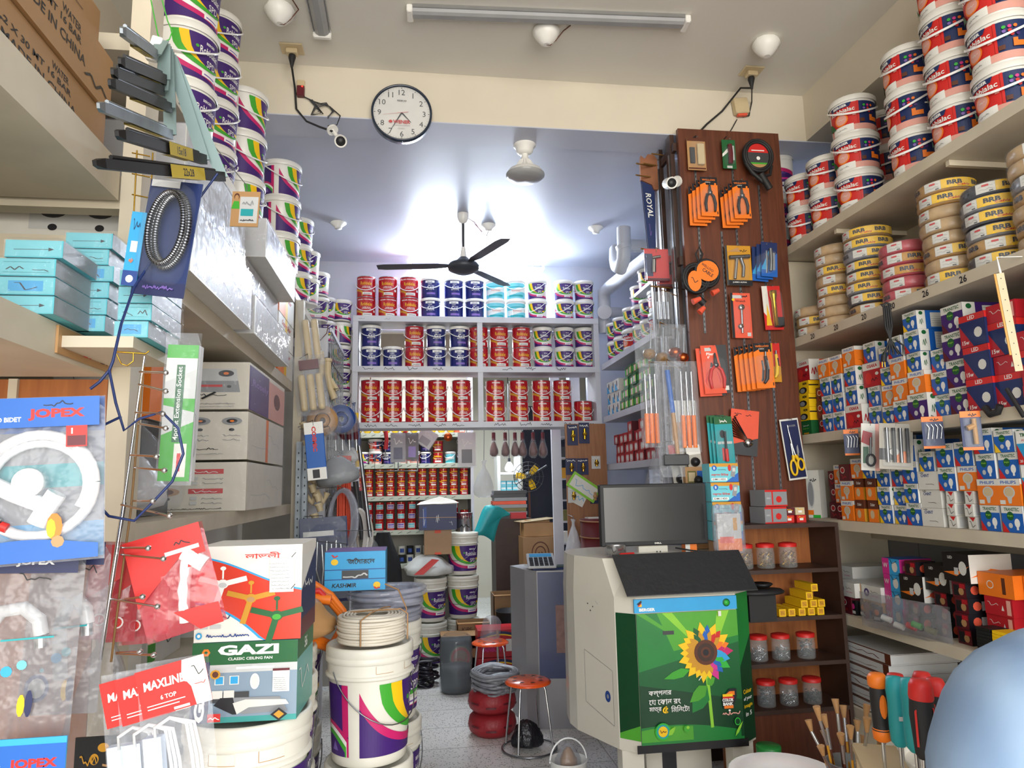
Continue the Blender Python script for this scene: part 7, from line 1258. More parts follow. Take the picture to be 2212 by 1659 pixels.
# ---------------- person ----------------
def person():
    t=thing('person','person in a light blue shirt, only a blurred shoulder visible at the lower right','person',(0,0,0))
    mat('shirtblue','93abc6',.85,bump=.25,sc=14,var=.04); mat('skin','6e4630',.6); mat('trouser','2b2d33',.8); mat('hair','141210',.8,bump=1,sc=60,var=.4)
    # stripes on the shirt
    mt=MATS['shirtblue'].node_tree; b=mt.nodes['Principled BSDF']; wv=mt.nodes.new('ShaderNodeTexWave'); wv.inputs['Scale'].default_value=4; wv.inputs['Distortion'].default_value=3; tc=mt.nodes.new('ShaderNodeTexCoord'); mt.links.new(tc.outputs['Object'],wv.inputs['Vector'])
    r=mt.nodes.new('ShaderNodeValToRGB'); r.color_ramp.elements[0].color=hexc('6f86a2'); r.color_ramp.elements[1].color=hexc('8298b0'); mt.links.new(wv.outputs[0],r.inputs[0]); mt.links.new(r.outputs[0],b.inputs['Base Color'])
    px,py=1.005,.86
    def body(nodes,edges,rad,mt_,name,sub=2,root=0):
        me=D.meshes.new(name); me.from_pydata(nodes,edges,[]); me.materials.append(MATS[mt_]); o=D.objects.new(name,me); COL.objects.link(o); o.parent=t
        md=o.modifiers.new('s','SKIN'); md.use_smooth_shade=True
        if not me.skin_vertices: pass
        sv=me.skin_vertices[0].data if me.skin_vertices else None
        if sv is None:
            import bmesh
            bm=bmesh.new(); bm.from_mesh(me); bm.verts.layers.skin.verify(); bm.to_mesh(me); bm.free(); sv=me.skin_vertices[0].data
        for i,q in enumerate(rad): sv[i].radius=q if isinstance(q,tuple) else (q,q); sv[i].use_root=(i==root)
        s=o.modifiers.new('u','SUBSURF'); s.levels=sub; s.render_levels=sub; return o
    P_=lambda x,y,z:(px+x,py+y,z)
    body([P_(0,0,.95),P_(0,0,1.15),P_(0,.0,1.35),P_(0,.0,1.47),P_(0,.0,1.56),P_(0,.01,1.68),P_(.1,0,.9),P_(.11,.02,.5),P_(.11,0,.08),P_(.11,.14,.04),P_(-.1,0,.9),P_(-.11,.02,.5),P_(-.11,0,.08),P_(-.11,.14,.04),
          P_(.17,0,1.40),P_(.27,.02,1.14),P_(.24,.1,.9),P_(-.17,0,1.40),P_(-.27,.03,1.16),P_(-.24,.1,.92)],
         [(0,1),(1,2),(2,3),(3,4),(4,5),(0,6),(6,7),(7,8),(8,9),(0,10),(10,11),(11,12),(12,13),(3,14),(14,15),(15,16),(3,17),(17,18),(18,19)],
         [(.15,.11),(.15,.11),(.16,.11),(.08,.07),.045,.085,.085,.06,.045,.04,.085,.06,.045,.04,.05,.04,.03,.05,.04,.03],'skin','body')
    body([P_(0,0,.97),P_(0,0,1.15),P_(0,0,1.31),P_(0,0,1.45),P_(.19,0,1.41),P_(.28,.02,1.2),P_(-.20,0,1.40),P_(-.29,.03,1.20)],[(0,1),(1,2),(2,3),(3,4),(4,5),(3,6),(6,7)],[(.185,.14),(.18,.135),(.19,.135),(.13,.11),.09,.08,.095,.08],'shirtblue','shirt')
    body([P_(0,0,1.0),P_(.1,0,.9),P_(.11,.02,.5),P_(.11,0,.12),P_(-.1,0,.9),P_(-.11,.02,.5),P_(-.11,0,.12)],[(0,1),(1,2),(2,3),(0,4),(4,5),(5,6)],[(.16,.13),.105,.08,.06,.105,.08,.06],'trouser','trousers')
    m=M(); m.lathe([(.001,.118),(.045,.11),(.082,.075),(.097,.02),(.096,-.03),(.08,-.075),(.055,-.095)],'hair',24,c=(px,py-.018,1.70),cap=False,sx=.88,sy=1); m.build('hair',t)
    m=M(); m.lathe([(.001,0),(.012,.008),(.01,.02),(.001,.03)],'skin',8,c=(px,py+.105,1.66)); 
    for s_ in (-1,1): m.lathe([(.001,-.012),(.014,0),(.001,.012)],'white',10,c=(px+.035*s_,py+.088,1.70)); m.lathe([(.001,-.02),(.012,0),(.001,.02)],'skin',8,c=(px+.092*s_,py,1.68))
    m.box(px-.025,px+.025,py+.09,py+.1,1.625,1.632,'maroon'); m.build('face',t)
    for s_ in (-1,1):
        hx,hy,hz=px+.24*s_,py+.1,.9
        m=M(); m.box(hx-.04,hx+.04,hy-.01,hy+.07,hz-.015,hz+.015,'skin',.01)
        for k in range(4): m.tube([(hx-.03+.02*k,hy+.06,hz),(hx-.032+.021*k,hy+.1+.01*(k in(1,2)),hz-.005),(hx-.032+.021*k,hy+.125+.012*(k in(1,2)),hz-.02)],.0085,'skin',7)
        m.tube([(hx-.035*s_,hy+.01,hz),(hx-.06*s_,hy+.04,hz-.008),(hx-.062*s_,hy+.065,hz-.015)],.0095,'skin',7); m.build('hand',t)
    return t
person()
mat('diffuser','9b9c9d',.3,coat=.3)
mat('rim','1d2a3c',.25,coat=.4)
mat('clockface','e2e0dc',.4)
mat('fandark','3c4048',.45,.3)
mat('pvc','c2c3c9',.35,var=.04)
mat('maroon2','6d2020',.5)
mat('ctrgrey','98979a',.4,.1,.06,3)
mat('ctrblue','1c2c5e',.35)
mat('rustpink','8b6a64',.6,var=.25,sc=20)
mat('dkteal','20403c',.6)
mat('stoolorange','ff5c1c',.22,coat=.4)
mat('redwrap','97222a',.5,bump=.5,sc=25)
mat('bagblack','1c1a20',.3,bump=1,sc=25,var=.5)
mat('jugfill','3c3f42',.6)
mat('backpaint','b9bfae',.55,var=.05)
mat('bagcement','c9cbc6',.6,bump=.3,sc=8)
mat('navydark','14182a',.5)
# ---------------- ceiling fixtures ----------------
def batten(L,label,loc,rz,lit=False,name='tube_light'):
    t=thing(name,label,'light',loc,(0,0,rz))
    m=M(); rg=[]
    for x in (-L/2,L/2): rg.append([(x,-.04,0),(x,-.042,-.012),(x,-.03,-.03),(x,-.015,-.038),(x,.015,-.038),(x,.03,-.03),(x,.042,-.012),(x,.04,0)])
    m.loft(rg,'tubeglow' if lit else 'diffuser',True,True,smooth=False); m.build('diffuser',t)
    m=M(); m.box(-L/2,L/2,-.046,-.041,-.018,.0,'tin'); m.box(-L/2,L/2,.041,.046,-.018,0,'tin'); m.build('metal_rail',t)
    for s in (-1,1): m=M(); m.box(min(s*L/2,s*(L/2+.03)),max(s*L/2,s*(L/2+.03)),-.047,.047,-.042,0,'pailwhite',.006); m.build('end_cap',t)
    return t
mat('diffuser','9b9c9d',.3,coat=.3)
a,b_=P(892,32,Z=4.0),P(1475,54,Z=4.0); c=(a+b_)/2
batten((b_-a).length,'long unlit grey ceiling batten light above the clock',(c.x,c.y,4.029),math.atan2(b_.y-a.y,b_.x-a.x))
batten(1.25,'unlit batten light at the top left, pointing towards the viewer',(-.465,2.84,4.029),PI/2)
a,b_=P(890,577,Y=6.4),P(1168,577,Y=6.4)
t=batten((b_-a).length,'lit tube light shining above the white paint rack',((a.x+b_.x)/2,6.40,a.z+.03),0,True)
m=M(); m.box(-.6,.6,.03,.049,-.03,.02,'pailwhite'); m.build('mounting_plate',t)
def lump(px,py,label,wire):
    p=P(px,py-12+(8 if px==1180 else 0),Z=4.0); t=thing('covered_lamp_holder',label,'lamp holder',(p.x,p.y,4.029))
    m=M(); r=random.Random(px); rings=[]
    for rr,z in ((.068,0),(.075,-.02),(.06,-.05),(.035,-.08),(.018,-.09)): rings.append([(rr*(1+.14*(r.random()-.5))*math.cos(a),rr*(1+.14*(r.random()-.5))*math.sin(a),z) for a in [2*PI*i/14 for i in range(14)]])
    m.loft(rings,'lampwhite',True,True); m.build('wrapped_cover',t)
    if wire: m=M(); m.tube([(0,0,-.088),(.02,0,-.09),(.05,.0,-.06),(.09,-.01,-.01),(.12*(1 if px>1000 else .3),-.05 if px>1000 else -.2,-.004)],.003,'brown'); m.build('wire',t)
lump(605,40,'white wrapped lamp holder with trailing wire, left of the three',True); lump(1180,78,'white wrapped lamp holder with brown wire below the long batten',True); lump(1655,112,'white wrapped lamp holder near the right ceiling socket',False)
def ceilsock(px,py,label):
    p=P(px,py,Z=4.02); t=thing('ceiling_socket',label,'socket',(p.x,p.y-.02,4.029)); m=M(); m.box(-.06,.06,-.05,.05,-.008,0,'beige',.003); m.build('plate',t); m=M(); m.box(-.03,.03,-.02,.03,-.035,-.008,'beige',.004); m.build('adapter',t); m=M(); m.lathe([(.018,-.035),(.02,-.05),(.01,-.09),(.006,-.11)],'rubber',10,c=(0,.01,0)); m.build('plug',t); return Vector((p.x,p.y-.01,3.925))
s1=ceilsock(632,112,'beige ceiling socket with black plug left of the clock'); s2=ceilsock(1620,160,'beige ceiling socket with black plug on the right')
BYF=3.785
m=M(); m.tube([s1,P(637,190,Y=BYF),P(640,235,Y=BYF),P(662,262,Y=BYF),P(690,274,Y=BYF-.01),P(722,285,Y=BYF-.03)],.006,'rubber'); t=m.build('camera_cable'); tag(t,'thick black cable curving from the left ceiling socket to the camera','cable')
m=M(); m.tube([P(637,200,Y=BYF),P(648,205,Y=BYF),P(680,220,Y=BYF),P(712,230,Y=BYF),P(735,250,Y=BYF),P(728,270,Y=BYF),P(708,272,Y=BYF)],.0035,'rubber')
for k in range(3): m.tube([P(668+3*k,215,Y=BYF-.004*k),P(690+4*k,240+3*k,Y=BYF-.004*k),P(672+2*k,248,Y=BYF-.004*k),P(682,225+4*k,Y=BYF-.004*k),P(705,222+2*k,Y=BYF-.004*k),P(718+2*k,240,Y=BYF-.004*k),P(708,256-2*k,Y=BYF-.004*k)],.003,'dkgrey')
t=m.build('cable_bundle'); tag(t,'tangled bundle of thin dark cables on the beam left of the clock','cable')
t=thing('power_adapter','small dark adapter with glowing red light on the beam','adapter',P(650,195,Y=BYF)); m=M(); m.box(-.02,.02,-.02,.012,-.04,.02,'maroon',.003); m.box(-.022,.02,-.005,.012,.02,.06,'beige',.002); m.build('body',t); m=M(); m.lathe([(.001,-.004),(.005,0),(.001,.004)],'ledred',8,c=(.01,-.022,.012)); m.build('indicator_light',t,label='glowing red light')
def cctv(loc,d,label,base):
    t=thing('security_camera',label,'camera',loc); d=Vector(d).normalized(); m=M(); n=12; q=d.to_track_quat('Z','Y')
    def L(prof,mt,seg=16,cap=True):
        rg=[[q@Vector((r*math.cos(2*PI*i/seg),r*math.sin(2*PI*i/seg),z)) for i in range(seg)] for r,z in prof]; mm=M(); mm.loft(rg,mt,cap,cap); return mm
    L([(.02,-.05),(.032,-.045),(.034,.05),(.033,.055)],'lampwhite').build('camera_body',t); L([(.001,.0555),(.026,.0556),(.026,.057),(.001,.057)],'black').build('lens_face',t,label='black lens face'); L([(.033,.053),(.034,.063),(.031,.063),(.03,.054)],'pailwhite',cap=False).build('hood',t)
    m=M(); m.tube([q@Vector((0,0,-.03)),Vector(base)*.6,Vector(base)],.011,'lampwhite',8); v=Vector(base).normalized(); m.tube([Vector(base)-v*.012,Vector(base)],.032,'lampwhite',14); m.build('mount_arm',t)
cctv(P(735,304,Y=3.73),(.12,-.8,-.45),'white security camera below the beam left of the clock',(-.05,.04,.085))
cctv(P(1446,396,Y=3.70),(-.1,-.9,-.35),'white security camera fixed to the wooden board side',(.065,.03,.03))
m=M(); m.tube([s2,P(1600,190,Y=3.7),P(1560,240,Y=BYF),P(1527,268,Y=BYF),P(1492,305,Y=3.70)],.006,'rubber'); m.tube([s2,P(1624,220,Y=BYF),P(1618,250,Y=BYF),P(1605,252,Y=BYF)],.004,'rubber'); m.tube([P(1592,258,Y=BYF),P(1580,280,Y=BYF),P(1565,300,Y=3.7)],.003,'rubber'); t=m.build('board_cable'); tag(t,'black cables running from the right ceiling socket to the board','cable')
t=thing('junction_box','cream square junction box hanging on the beam at right','box',P(1598,232,Y=BYF-.003),(0,-.12,0)); m=M(); m.box(-.045,.045,-.03,.01,-.05,.05,'beige',.005); m.build('cover',t); m=M(); m.box(-.03,.03,-.02,.0,-.062,-.05,'redorange'); m.build('connector',t)
# clock
ck=P(868,247,Y=3.77); t=thing('wall_clock','round wall clock with dark blue rim and black numerals','clock',ck); R=.170
m=M(); m.lathe([(R*.93,-.022),(R*.96,-.03),(R,-.026),(R,.022),(R*.9,.025)],'bluerim' if 0 else 'rim',48,axis='y',cap=False); m.build('rim',t,label='dark blue glossy rim')
m=M(); m.lathe([(R*.94,-.012),(R*.94,.02)],'clockface',48,axis='y')
A=[]
for h in range(1,13):
    a=PI/2-2*PI*h/12; A.append(TX(str(h),.735*R*math.cos(a),.735*R*math.sin(a),.032,'ink',bold=.0))
for k in range(60): 
    a=2*PI*k/60; r0=.87 if k%5 else .86; A.append(LN(r0*R*math.cos(a),r0*R*math.sin(a),.91*R*math.cos(a),.91*R*math.sin(a),.0012 if k%5 else .003,'grey' if k%5 else 'ink'))
A+=[TX('SEIKO',0,.42*R,.009,'dkgrey',w=.052),TX('WENER',.0,-.33*R,.02,'red',w=.095,bold=.03),EL(-.062,-.33*R,.011,.009,'red',8),TX('Electrical Switch & Accessories',.0,-.45*R,.005,'grey',w=.09),TX('Quality',.0,-.56*R,.008,'ltgrey',w=.04,shear=.4)]
m.art(lambda u,v,h:(u,-.012-h,v),A); m.build('dial',t,label='white dial with numerals')
def hand(a,L,w,mt,y,tail=.0,nm='hand'):
    m=M(); c_,s_=math.cos(a),math.sin(a); 
    m.add([(-c_*tail-s_*w,y,-s_*tail+c_*w),(-c_*tail+s_*w,y,-s_*tail-c_*w),(c_*L+s_*w*.3,y,s_*L-c_*w*.3),(c_*L-s_*w*.3,y,s_*L+c_*w*.3)],[(0,1,2,3)],mt); m.build(nm,t)
hand(PI/2-2*PI*(4.58/12),R*.45,.004,'ink',-.0185,0,'hour_hand'); hand(PI/2-2*PI*(35/60),R*.66,.004,'ink',-.0195,0,'minute_hand'); hand(PI/2-2*PI*(43.5/60),R*.62,.0012,'red',-.0205,R*.22,'second_hand')
mat('rim','1d2a3c',.25,coat=.4); mat('clockface','e2e0dc',.4)
m=M(); m.lathe([(R*.92,-.0225),(R*.92,-.0235)],'blister',40,axis='y'); m.build('glass_cover',t,label='clear glass front')
# fix rim mat order handled below
def hold(px,py,label):
    p=P(px,py-6,Z=3.744); t=thing('lamp_holder',label,'lamp holder',(p.x,p.y,3.744)); m=M(); m.lathe([(.06,0),(.062,-.008),(.03,-.035),(.028,-.05),(.001,-.05)],'lampwhite',18,cap=False); m.build('holder_body',t); return t
hold(731,487,'small white lamp holder on the rear ceiling, left of the fan'); hold(1287,497,'small white lamp holder on the rear ceiling, near the pipe')
t=hold(1055,492,'small white lamp holder with dangling wire right of the fan rod'); m=M(); m.tube([(0,0,-.05),(-.01,0,-.09),(-.06,0,-.05),(-.12,-.03,.0)],.003,'maroon'); m.tube([(0,0,-.05),(-.02,0,-.1),(.0,0,-.12)],.003,'rubber'); m.build('wire',t)
p=P(1133,312,Z=3.73); t=thing('led_bulb_lamp','large white LED bulb hanging from the rear beam','lamp',(p.x,p.y,3.724))
m=M(); m.lathe([(.07,0),(.07,-.006),(.058,-.012),(.05,-.045),(.035,-.06),(.001,-.06)],'lampwhite',24,cap=False); m.build('ceiling_holder',t)
m=M(); m.lathe([(.02,-.06),(.022,-.085),(.03,-.1)],'lampwhite',20,cap=False); rg=[[((.032 if i%2 else .037)*s*math.cos(2*PI*i/40),(.032 if i%2 else .037)*s*math.sin(2*PI*i/40),z) for i in range(40)] for s,z in ((1,-.1),(1.35,-.125),(1.9,-.15))]; m.loft(rg,'lampwhite',smooth=False); m.lathe([(.07,-.15),(.1,-.165),(.118,-.19)],'lampwhite',32,cap=False); m.build('bulb_body',t,label='ribbed white bulb body')
m=M(); m.lathe([(.118,-.19),(.118,-.2),(.1,-.215),(.06,-.226),(.001,-.23)],'diffuser',32,cap=False); m.build('diffuser_dome',t)
# fan
fp=P(1000,462,Z=3.744); t=thing('ceiling_fan','dark ceiling fan with white rod below the tube light','fan',(fp.x,fp.y,3.744))
m=M(); m.lathe([(.045,0),(.045,-.03),(.03,-.07),(.012,-.08)],'pailwhite',18); m.build('top_canopy',t); m=M(); m.tube([(0,0,-.07),(0,0,-.36)],.011,'dkgrey',8); m.tube([(0,0,-.27),(0,0,-.36)],.02,'pailwhite',10,rad=[.016,.028]); m.build('rod',t)
m=M(); m.lathe([(.03,-.35),(.06,-.38),(.11,-.40),(.125,-.425),(.115,-.45),(.06,-.475),(.001,-.48)],'fandark',28,cap=False); m.build('motor_hub',t)
mat('fandark','3c4048',.45,.3)
for k,a in enumerate((math.radians(172),math.radians(52),math.radians(-68))):
    u=Vector((math.cos(a),math.sin(a),0)); s_=Vector((-math.sin(a),math.cos(a),0)); m=M(); rg=[]
    for r_,w_ in ((.11,.02),(.2,.045),(.4,.05),(.6,.05),(.66,.035)): c=u*r_+Vector((0,0,-.415)); rg.append([c+s_*w_+Vector((0,0,.006)),c+s_*w_+Vector((0,0,.003)),c-s_*w_+Vector((0,0,-.006)),c-s_*w_+Vector((0,0,-.003))])
    m.loft(rg,'fandark',True,True,smooth=False); m.build('blade',t)
m=M(); m.tube([P(1012,472,Y=5.15),P(1025,480,Y=5.15),P(1045,508,Y=5.3),P(1052,512,Y=5.4)],.003,'maroon'); t=m.build('fan_wire'); tag(t,'thin red and grey wire looping from the fan rod to the lamp holder','wire')
# pipes
t=thing('drain_pipe','white plastic drain pipe bend under the rear ceiling at right','pipe'); m=M(); Yp=5.0
m.tube([P(1347,492,Y=Yp),P(1348,535,Y=Yp),P(1347,560,Y=Yp),P(1340,580,Y=Yp+.03),P(1333,575,Y=Yp+.15),P(1330,560,Y=Yp+.25),P(1330,540,Y=Yp+.35)],.053,'pvc',16); m.build('u_bend',t)
mat('pvc','c2c3c9',.35,var=.04)
m=M(); m.tube([P(1345,530,Y=5.12),P(1420,533,Y=5.12)],.05,'pvc',14); m.build('branch_pipe',t)
m=M(); m.tube([P(1345,528,Y=Yp),P(1349,538,Y=Yp)],.06,'pvc',16); m.build('collar',t)
m=M(); m.tube([P(1420,540,Y=5.1),P(1318,620,Y=6.0),P(1305,632,Y=6.1),P(1305,655,Y=6.12),P(1306,720,Y=6.15)],.06,'pvc',14); m.build('sloping_pipe',t); m=M(); m.tube([P(1305,674,Y=6.03),P(1306,674,Y=6.0)],.065,'pvc',18); m.tube([P(1306,674,Y=6.06),P(1350,676,Y=6.15)],.05,'pvc',12); m.build('inspection_cap',t)
# ---------------- right rear shelves ----------------
rs=thing('rear_shelving','white painted side shelves behind the wooden display board','shelving',(0,0,0))
RZ=[2.70,2.235,1.82,1.36]
for z in RZ: m=M(); m.box(1.665,2.2,4.32,5.99,z-.05,z,'rackpaint'); m.build('shelf_board',rs)
m=M(); m.box(1.70,2.2,4.69,5.1,3.075,3.1,'rackpaint'); m.build('upper_board',rs); m=M(); m.box(2.2,2.24,4.3,6.4,0,3.3,'ceilblue'); m.build('rear_panel',rs); m=M(); m.box(1.67,2.19,4.28,4.315,0,2.64,'darkwood'); m.build('end_panel',rs)
m=M(); m.box(1.30,1.655,5.90,5.93,0,2.17,'plywood'); t=m.build('wood_partition'); tag(t,'brown wooden partition panel under the right end of the paint rack','panel')
def rp(kind,x,y,z,lab,sc=1,rot=-.9,grp='pails and tins on the rear side shelves'): 
    return dup(PR[kind],(x,y,z+.001),rot,lab,grp,scale=sc)
for j,(k,y,x,n,sc) in enumerate((('spd',5.86,1.78,2,.85),('spd',5.66,1.78,2,.85),('roof',5.42,1.80,2,.9),('spd',5.2,1.79,3,.8),('spd',5.0,1.79,3,.8),('roof',4.78,1.79,3,.8),('aqua',4.58,1.78,4,.9))):
    hh={'spd':.2,'roof':.205,'aqua':.19}[k]*sc+.002
    for i in range(n):
        kk=k if not(j==2 and i==1) else 'spd'
        rp(kk,x,y,(2.70+hh*i) if i<2 or j not in(4,5) else 3.1,'small %s pail, %s up in the %s column from the white rack'%({'spd':'purple','roof':'red','aqua':'aqua'}[kk],ORD[i],ORD[j]),sc,rot={'spd':-1.25,'roof':-.6,'aqua':-.5}[kk])
WB=[R_(0,0,1,1,'paper'),PG([(0,0),(.7,0),(.2,.6),(0,.6)],'sky'),EL(.5,.6,.14,.3,'ink',8)]
GB=[R_(0,0,1,1,'dkgreen'),R_(0,.25,.55,.75,'green2'),R_(.35,.2,.75,.8,'red'),R_(.42,.25,.68,.75,'paper'),R_(.75,.2,1,.8,'lime')]
RB=[R_(0,0,1,1,'crimson'),EL(.45,.45,.16,.35,'paper',12),EL(.72,.45,.14,.35,'paper',12),SQ(.3,.05,.5,.1,'white',2,.03)]
def grid(y0,n,nz,z,w,h,d,base,art,nm,lab,grp,side=None,gap=.006,skip=()):
    m=M(); m.box(-w/2,w/2,0,d,0,h,base); m.art(FR(-w/2,0,0),scale_art(art,w,h)); m.art(SD(0,0,w/2),scale_art(side or [R_(0,0,1,1,base)],d,h)); o=m.build(nm); o['category']='box'
    for i in range(n):
        for j in range(nz):
            if (i,j) in skip: continue
            c=dup(o,(1.69+random.uniform(0,.02),y0-(w+gap)*i,z+.001+(h+.001)*j),-PI/2+random.uniform(-.04,.04),'%s, %s up, %s stack from the rack'%(lab,ORD[j],ORD[i]),grp); c['category']='box'
grid(5.87,3,3,2.235,.105,.095,.14,'paper',WB,'fixture_box','white and sky-blue box','white and blue boxes on the rear side shelf')
grid(5.50,7,4,2.235,.105,.085,.16,'dkgreen',GB,'fixture_box','green box with red label','green boxes on the rear side shelf',skip=((0,3),(0,2)))
grid(5.72,9,4,1.82,.12,.078,.16,'maroon',RB,'fixture_box','crimson box with two white bulbs','crimson boxes on the rear side shelf',skip=((0,3),(1,3),(2,3),(4,3)))
carton('fixture_box','pale box lying on the lowest rear side shelf','box',(1.8,4.95,1.361),.2,.12,.06,'ltgrey',rot=-1.2,front=[EL(.8,.5,.06,.2,'red',8),SQ(.1,.3,.5,.3,'deepblue',2,.03)])
for k,(px,py,w,h,c_,n,in_) in enumerate(((1236,917,24,46,'navy',1,'gold'),(1261,913,24,46,'navy',1,'gold'),(1233,990,24,36,'navy',1,'brass'),(1258,990,26,36,'navy',1,'brass'),(1287,985,20,28,'ltgrey',1,'brass'),(1238,1052,24,34,'ltgrey',1,'brass'),(1284,1052,20,36,'navy',1,'tan'),(1262,1058,26,36,'paper',0,''))):
    p=P(px,py,Y=5.89); W_c,H_c=w*5.89/1520,h*5.89/1520; t=thing('lock_pack','%s on the brown partition'%['blue blister pack with door knob, top left','blue blister pack with door knob, top right','blue blister pack with round knob, middle left','blue blister pack with round knob, middle centre','small pale pack with lock part, middle right','small pale pack, lower left','small navy pack, lower right','tilted paper leaflet with pale print'][k],'packet',p,(0,(.0 if n else .5),0))
    m=M(); m.box(-W_c/2,W_c/2,0,.004,-H_c,0,c_); m.art(FR(-W_c/2,-H_c,0),scale_art([SQ(.1,.8,.8,.12,'white',k,.03)] if n else [SQ(.1,.2,.8,.5,'sky',3,.04)],W_c,H_c)); m.build('card',t)
    if n: m=M(); m.lathe([(.001,-.045),(.016,-.04),(.02,-.02),(.012,-.001)],in_,12,c=(0,0,-H_c*.55),axis='y'); m.tube([(0,-.02,-H_c*.3),(0,-.02,-H_c*.8)],.012,in_,8); m.build('lock_part',t)
m=M(); m.box(-.16,.12,0,.003,-.14,.0,'lime'); m.art(FR(-.16,-.14,0),[R_(.02,.02,.26,.12,'paper'),SQ(.04,.04,.2,.05,'sky',2,.004)]); t=m.build('leaflet',None,P(1275,1040,Y=5.88),(0,.6,0)); tag(t,'lime-edged leaflet pinned askew on the brown partition','leaflet')
dr=P(1282,1190,Y=5.6); t=thing('rope_drum','dark red drum with twine wound around it beside the monitor','drum',(dr.x+.02,5.55,0)); zt=P(1282,1120,Y=5.55).z
m=M(); m.lathe([(.13,0),(.13,zt),(.001,zt)],'maroon2',28); m.build('drum_body',t); m=M()
mat('maroon2','6d2020',.5)
for z in (.75,.82,.9,.99): m.tube([(.133*math.cos(a),.133*math.sin(a),zt*z+.008*math.sin(a)) for a in [2*PI*i/24 for i in range(24)]],.005,'tan',5,closed=True)
m.build('twine',t); m=M(); m.box(-.08,.06,-.06,.06,zt+.001,zt+.01,'paper'); m.build('paper_sheet',t)
t=thing('polythene_bag','white plastic carrier bag hanging left of the red drum','bag',P(1238,1122,Y=5.7)); m=M(); bagmesh(m,.14,.36,.1,'bagwhite',4,.2); m.build('plastic_bag',t); m=M(); m.tube([(0,0,-.01),(0,0,.02),(.0,.19,.03)],.003,'steel'); m.build('hook_wire',t)
# ---------------- counter, stools, coils ----------------
ct=thing('counter_cabinet','grey metal counter with dark blue front panel behind the near stool','counter',(0,0,0)); zc=P(1105,1222,Y=5.42).z
pl=[(.735,5.42),(.80,5.14),(.87,5.04),(1.5,4.92),(1.5,5.2),(.85,5.5)]; m=M(); m.loft([[(x,y,.0) for x,y in pl],[(x,y,zc) for x,y in pl]],'ctrgrey',True,True,smooth=False); m.build('cabinet',ct)
mat('ctrgrey','98979a',.4,.1,.06,3); mat('ctrblue','1c2c5e',.35)
def fq(p,q,u0,u1,z0,z1,mt,nm,h=.004,lab=None):
    d=Vector(q)-Vector(p); n=Vector((d.y,-d.x)).normalized(); f=lambda u,z,h:(p[0]+d.x*u+n.x*h,p[1]+d.y*u+n.y*h,z); m=M(); V=[f(u0,z0,h),f(u1,z0,h),f(u1,z1,h),f(u0,z1,h)]+[f(u0,z0,.0005),f(u1,z0,.0005),f(u1,z1,.0005),f(u0,z1,.0005)]; m.add(V,[(0,1,2,3),(0,4,5,1),(1,5,6,2),(2,6,7,3),(3,7,4,0)],mt); m.build(nm,ct,label=lab)
fq((.87,5.04),(1.5,4.92),.01,1,.33,zc-.01,'ctrblue','blue_panel',lab='dark blue front panel'); fq((.87,5.04),(1.5,4.92),.2,.62,.5,.82,'rustpink','worn_patch',.008,'rusty worn rounded patch'); mat('rustpink','8b6a64',.6,var=.25,sc=20)
m=M(); m.box(.85,1.49,5.06,5.24,zc+.0005,zc+.012,'ctrblue'); m.build('counter_top',ct)
m=M(); m.box(1.0,1.48,5.08,5.23,zc+.0125,zc+.018,'dkteal'); t=m.build('desk_mat'); tag(t,'dark green mat on the grey counter top','mat'); mat('dkteal','20403c',.6)
t=thing('calculator','silver desk calculator with large keys on the counter','calculator',(P(1168,1222,Y=5.15).x,5.14,zc+.05),(.3,0,-.1)); m=M(); m.box(-.1,.1,-.12,.12,0,.018,'ltgrey',.004); m.box(-.08,.08,.07,.08,-.05,0,'dkgrey'); m.build('body',t); m=M(); m.box(-.08,.08,.05,.1,.018,.022,'sky'); m.build('display',t); m=M()
for i in range(5):
    for j in range(5): m.box(-.085+.035*i,-.058+.035*i,-.11+.03*j,-.09+.03*j,.018,.024,'ink')
o=m.build('keypad',t); o['kind']='stuff'
for k,(x,y) in enumerate(((.93,5.2),(1.3,5.16))): m=M(); m.box(-.1,.1,-.07,.07,0,.004,'paper'); t=m.build('paper_sheet',None,(x,y,zc+.019),(0,0,.3)); tag(t,'loose white paper %s the calculator on the counter'%['left of','right of'][k],'paper')
def stool(loc,label,sc=1,hs=.43):
    t=thing('stool',label,'stool',loc,.2,'orange-seated metal stools'); R=.148
    m=M(); m.lathe([(.001,hs),(R-.02,hs-.002),(R,hs-.012),(R,hs-.02),(R-.01,hs-.022),(.001,hs-.014)],'stoolorange',36,cap=False); m.art(lambda u,v,h:(u,v,hs+h),[EL(.09*math.cos(a),.09*math.sin(a),.016,.009,'darkwood',8) for a in [2*PI*i/8 for i in range(8)]],h0=.001); m.build('seat',t,label='glossy orange round seat')
    for i in range(4):
        a=PI/4+PI/2*i; m=M(); m.tube([(.10*math.cos(a),.10*math.sin(a),hs-.015),(.12*math.cos(a),.12*math.sin(a),hs-.05),(.165*math.cos(a),.165*math.sin(a),.02)],.0065,'chrome',7); m.build('leg',t)
    m=M(); m.tube([(.172*math.cos(a),.172*math.sin(a),.012) for a in [2*PI*i/36 for i in range(36)]],.007,'steel',6,closed=True); m.build('foot_ring',t); return t
mat('stoolorange','ff5c1c',.22,coat=.4)
stool((.735,4.68,.0),'orange round stool with chrome legs, the nearer of the two',hs=.425); stool((.62,5.85,0),'orange round stool, the farther one beside the water jug',hs=.43)
t=thing('wire_roll','roll of grey wire lying on the red coils','coil',(.56,5.03,.285),(.12,0,0)); m=M(); coil(m,.15,.13,'wiregrey',7,.011,.02,3,30,layers=3); m.build('winding',t); 
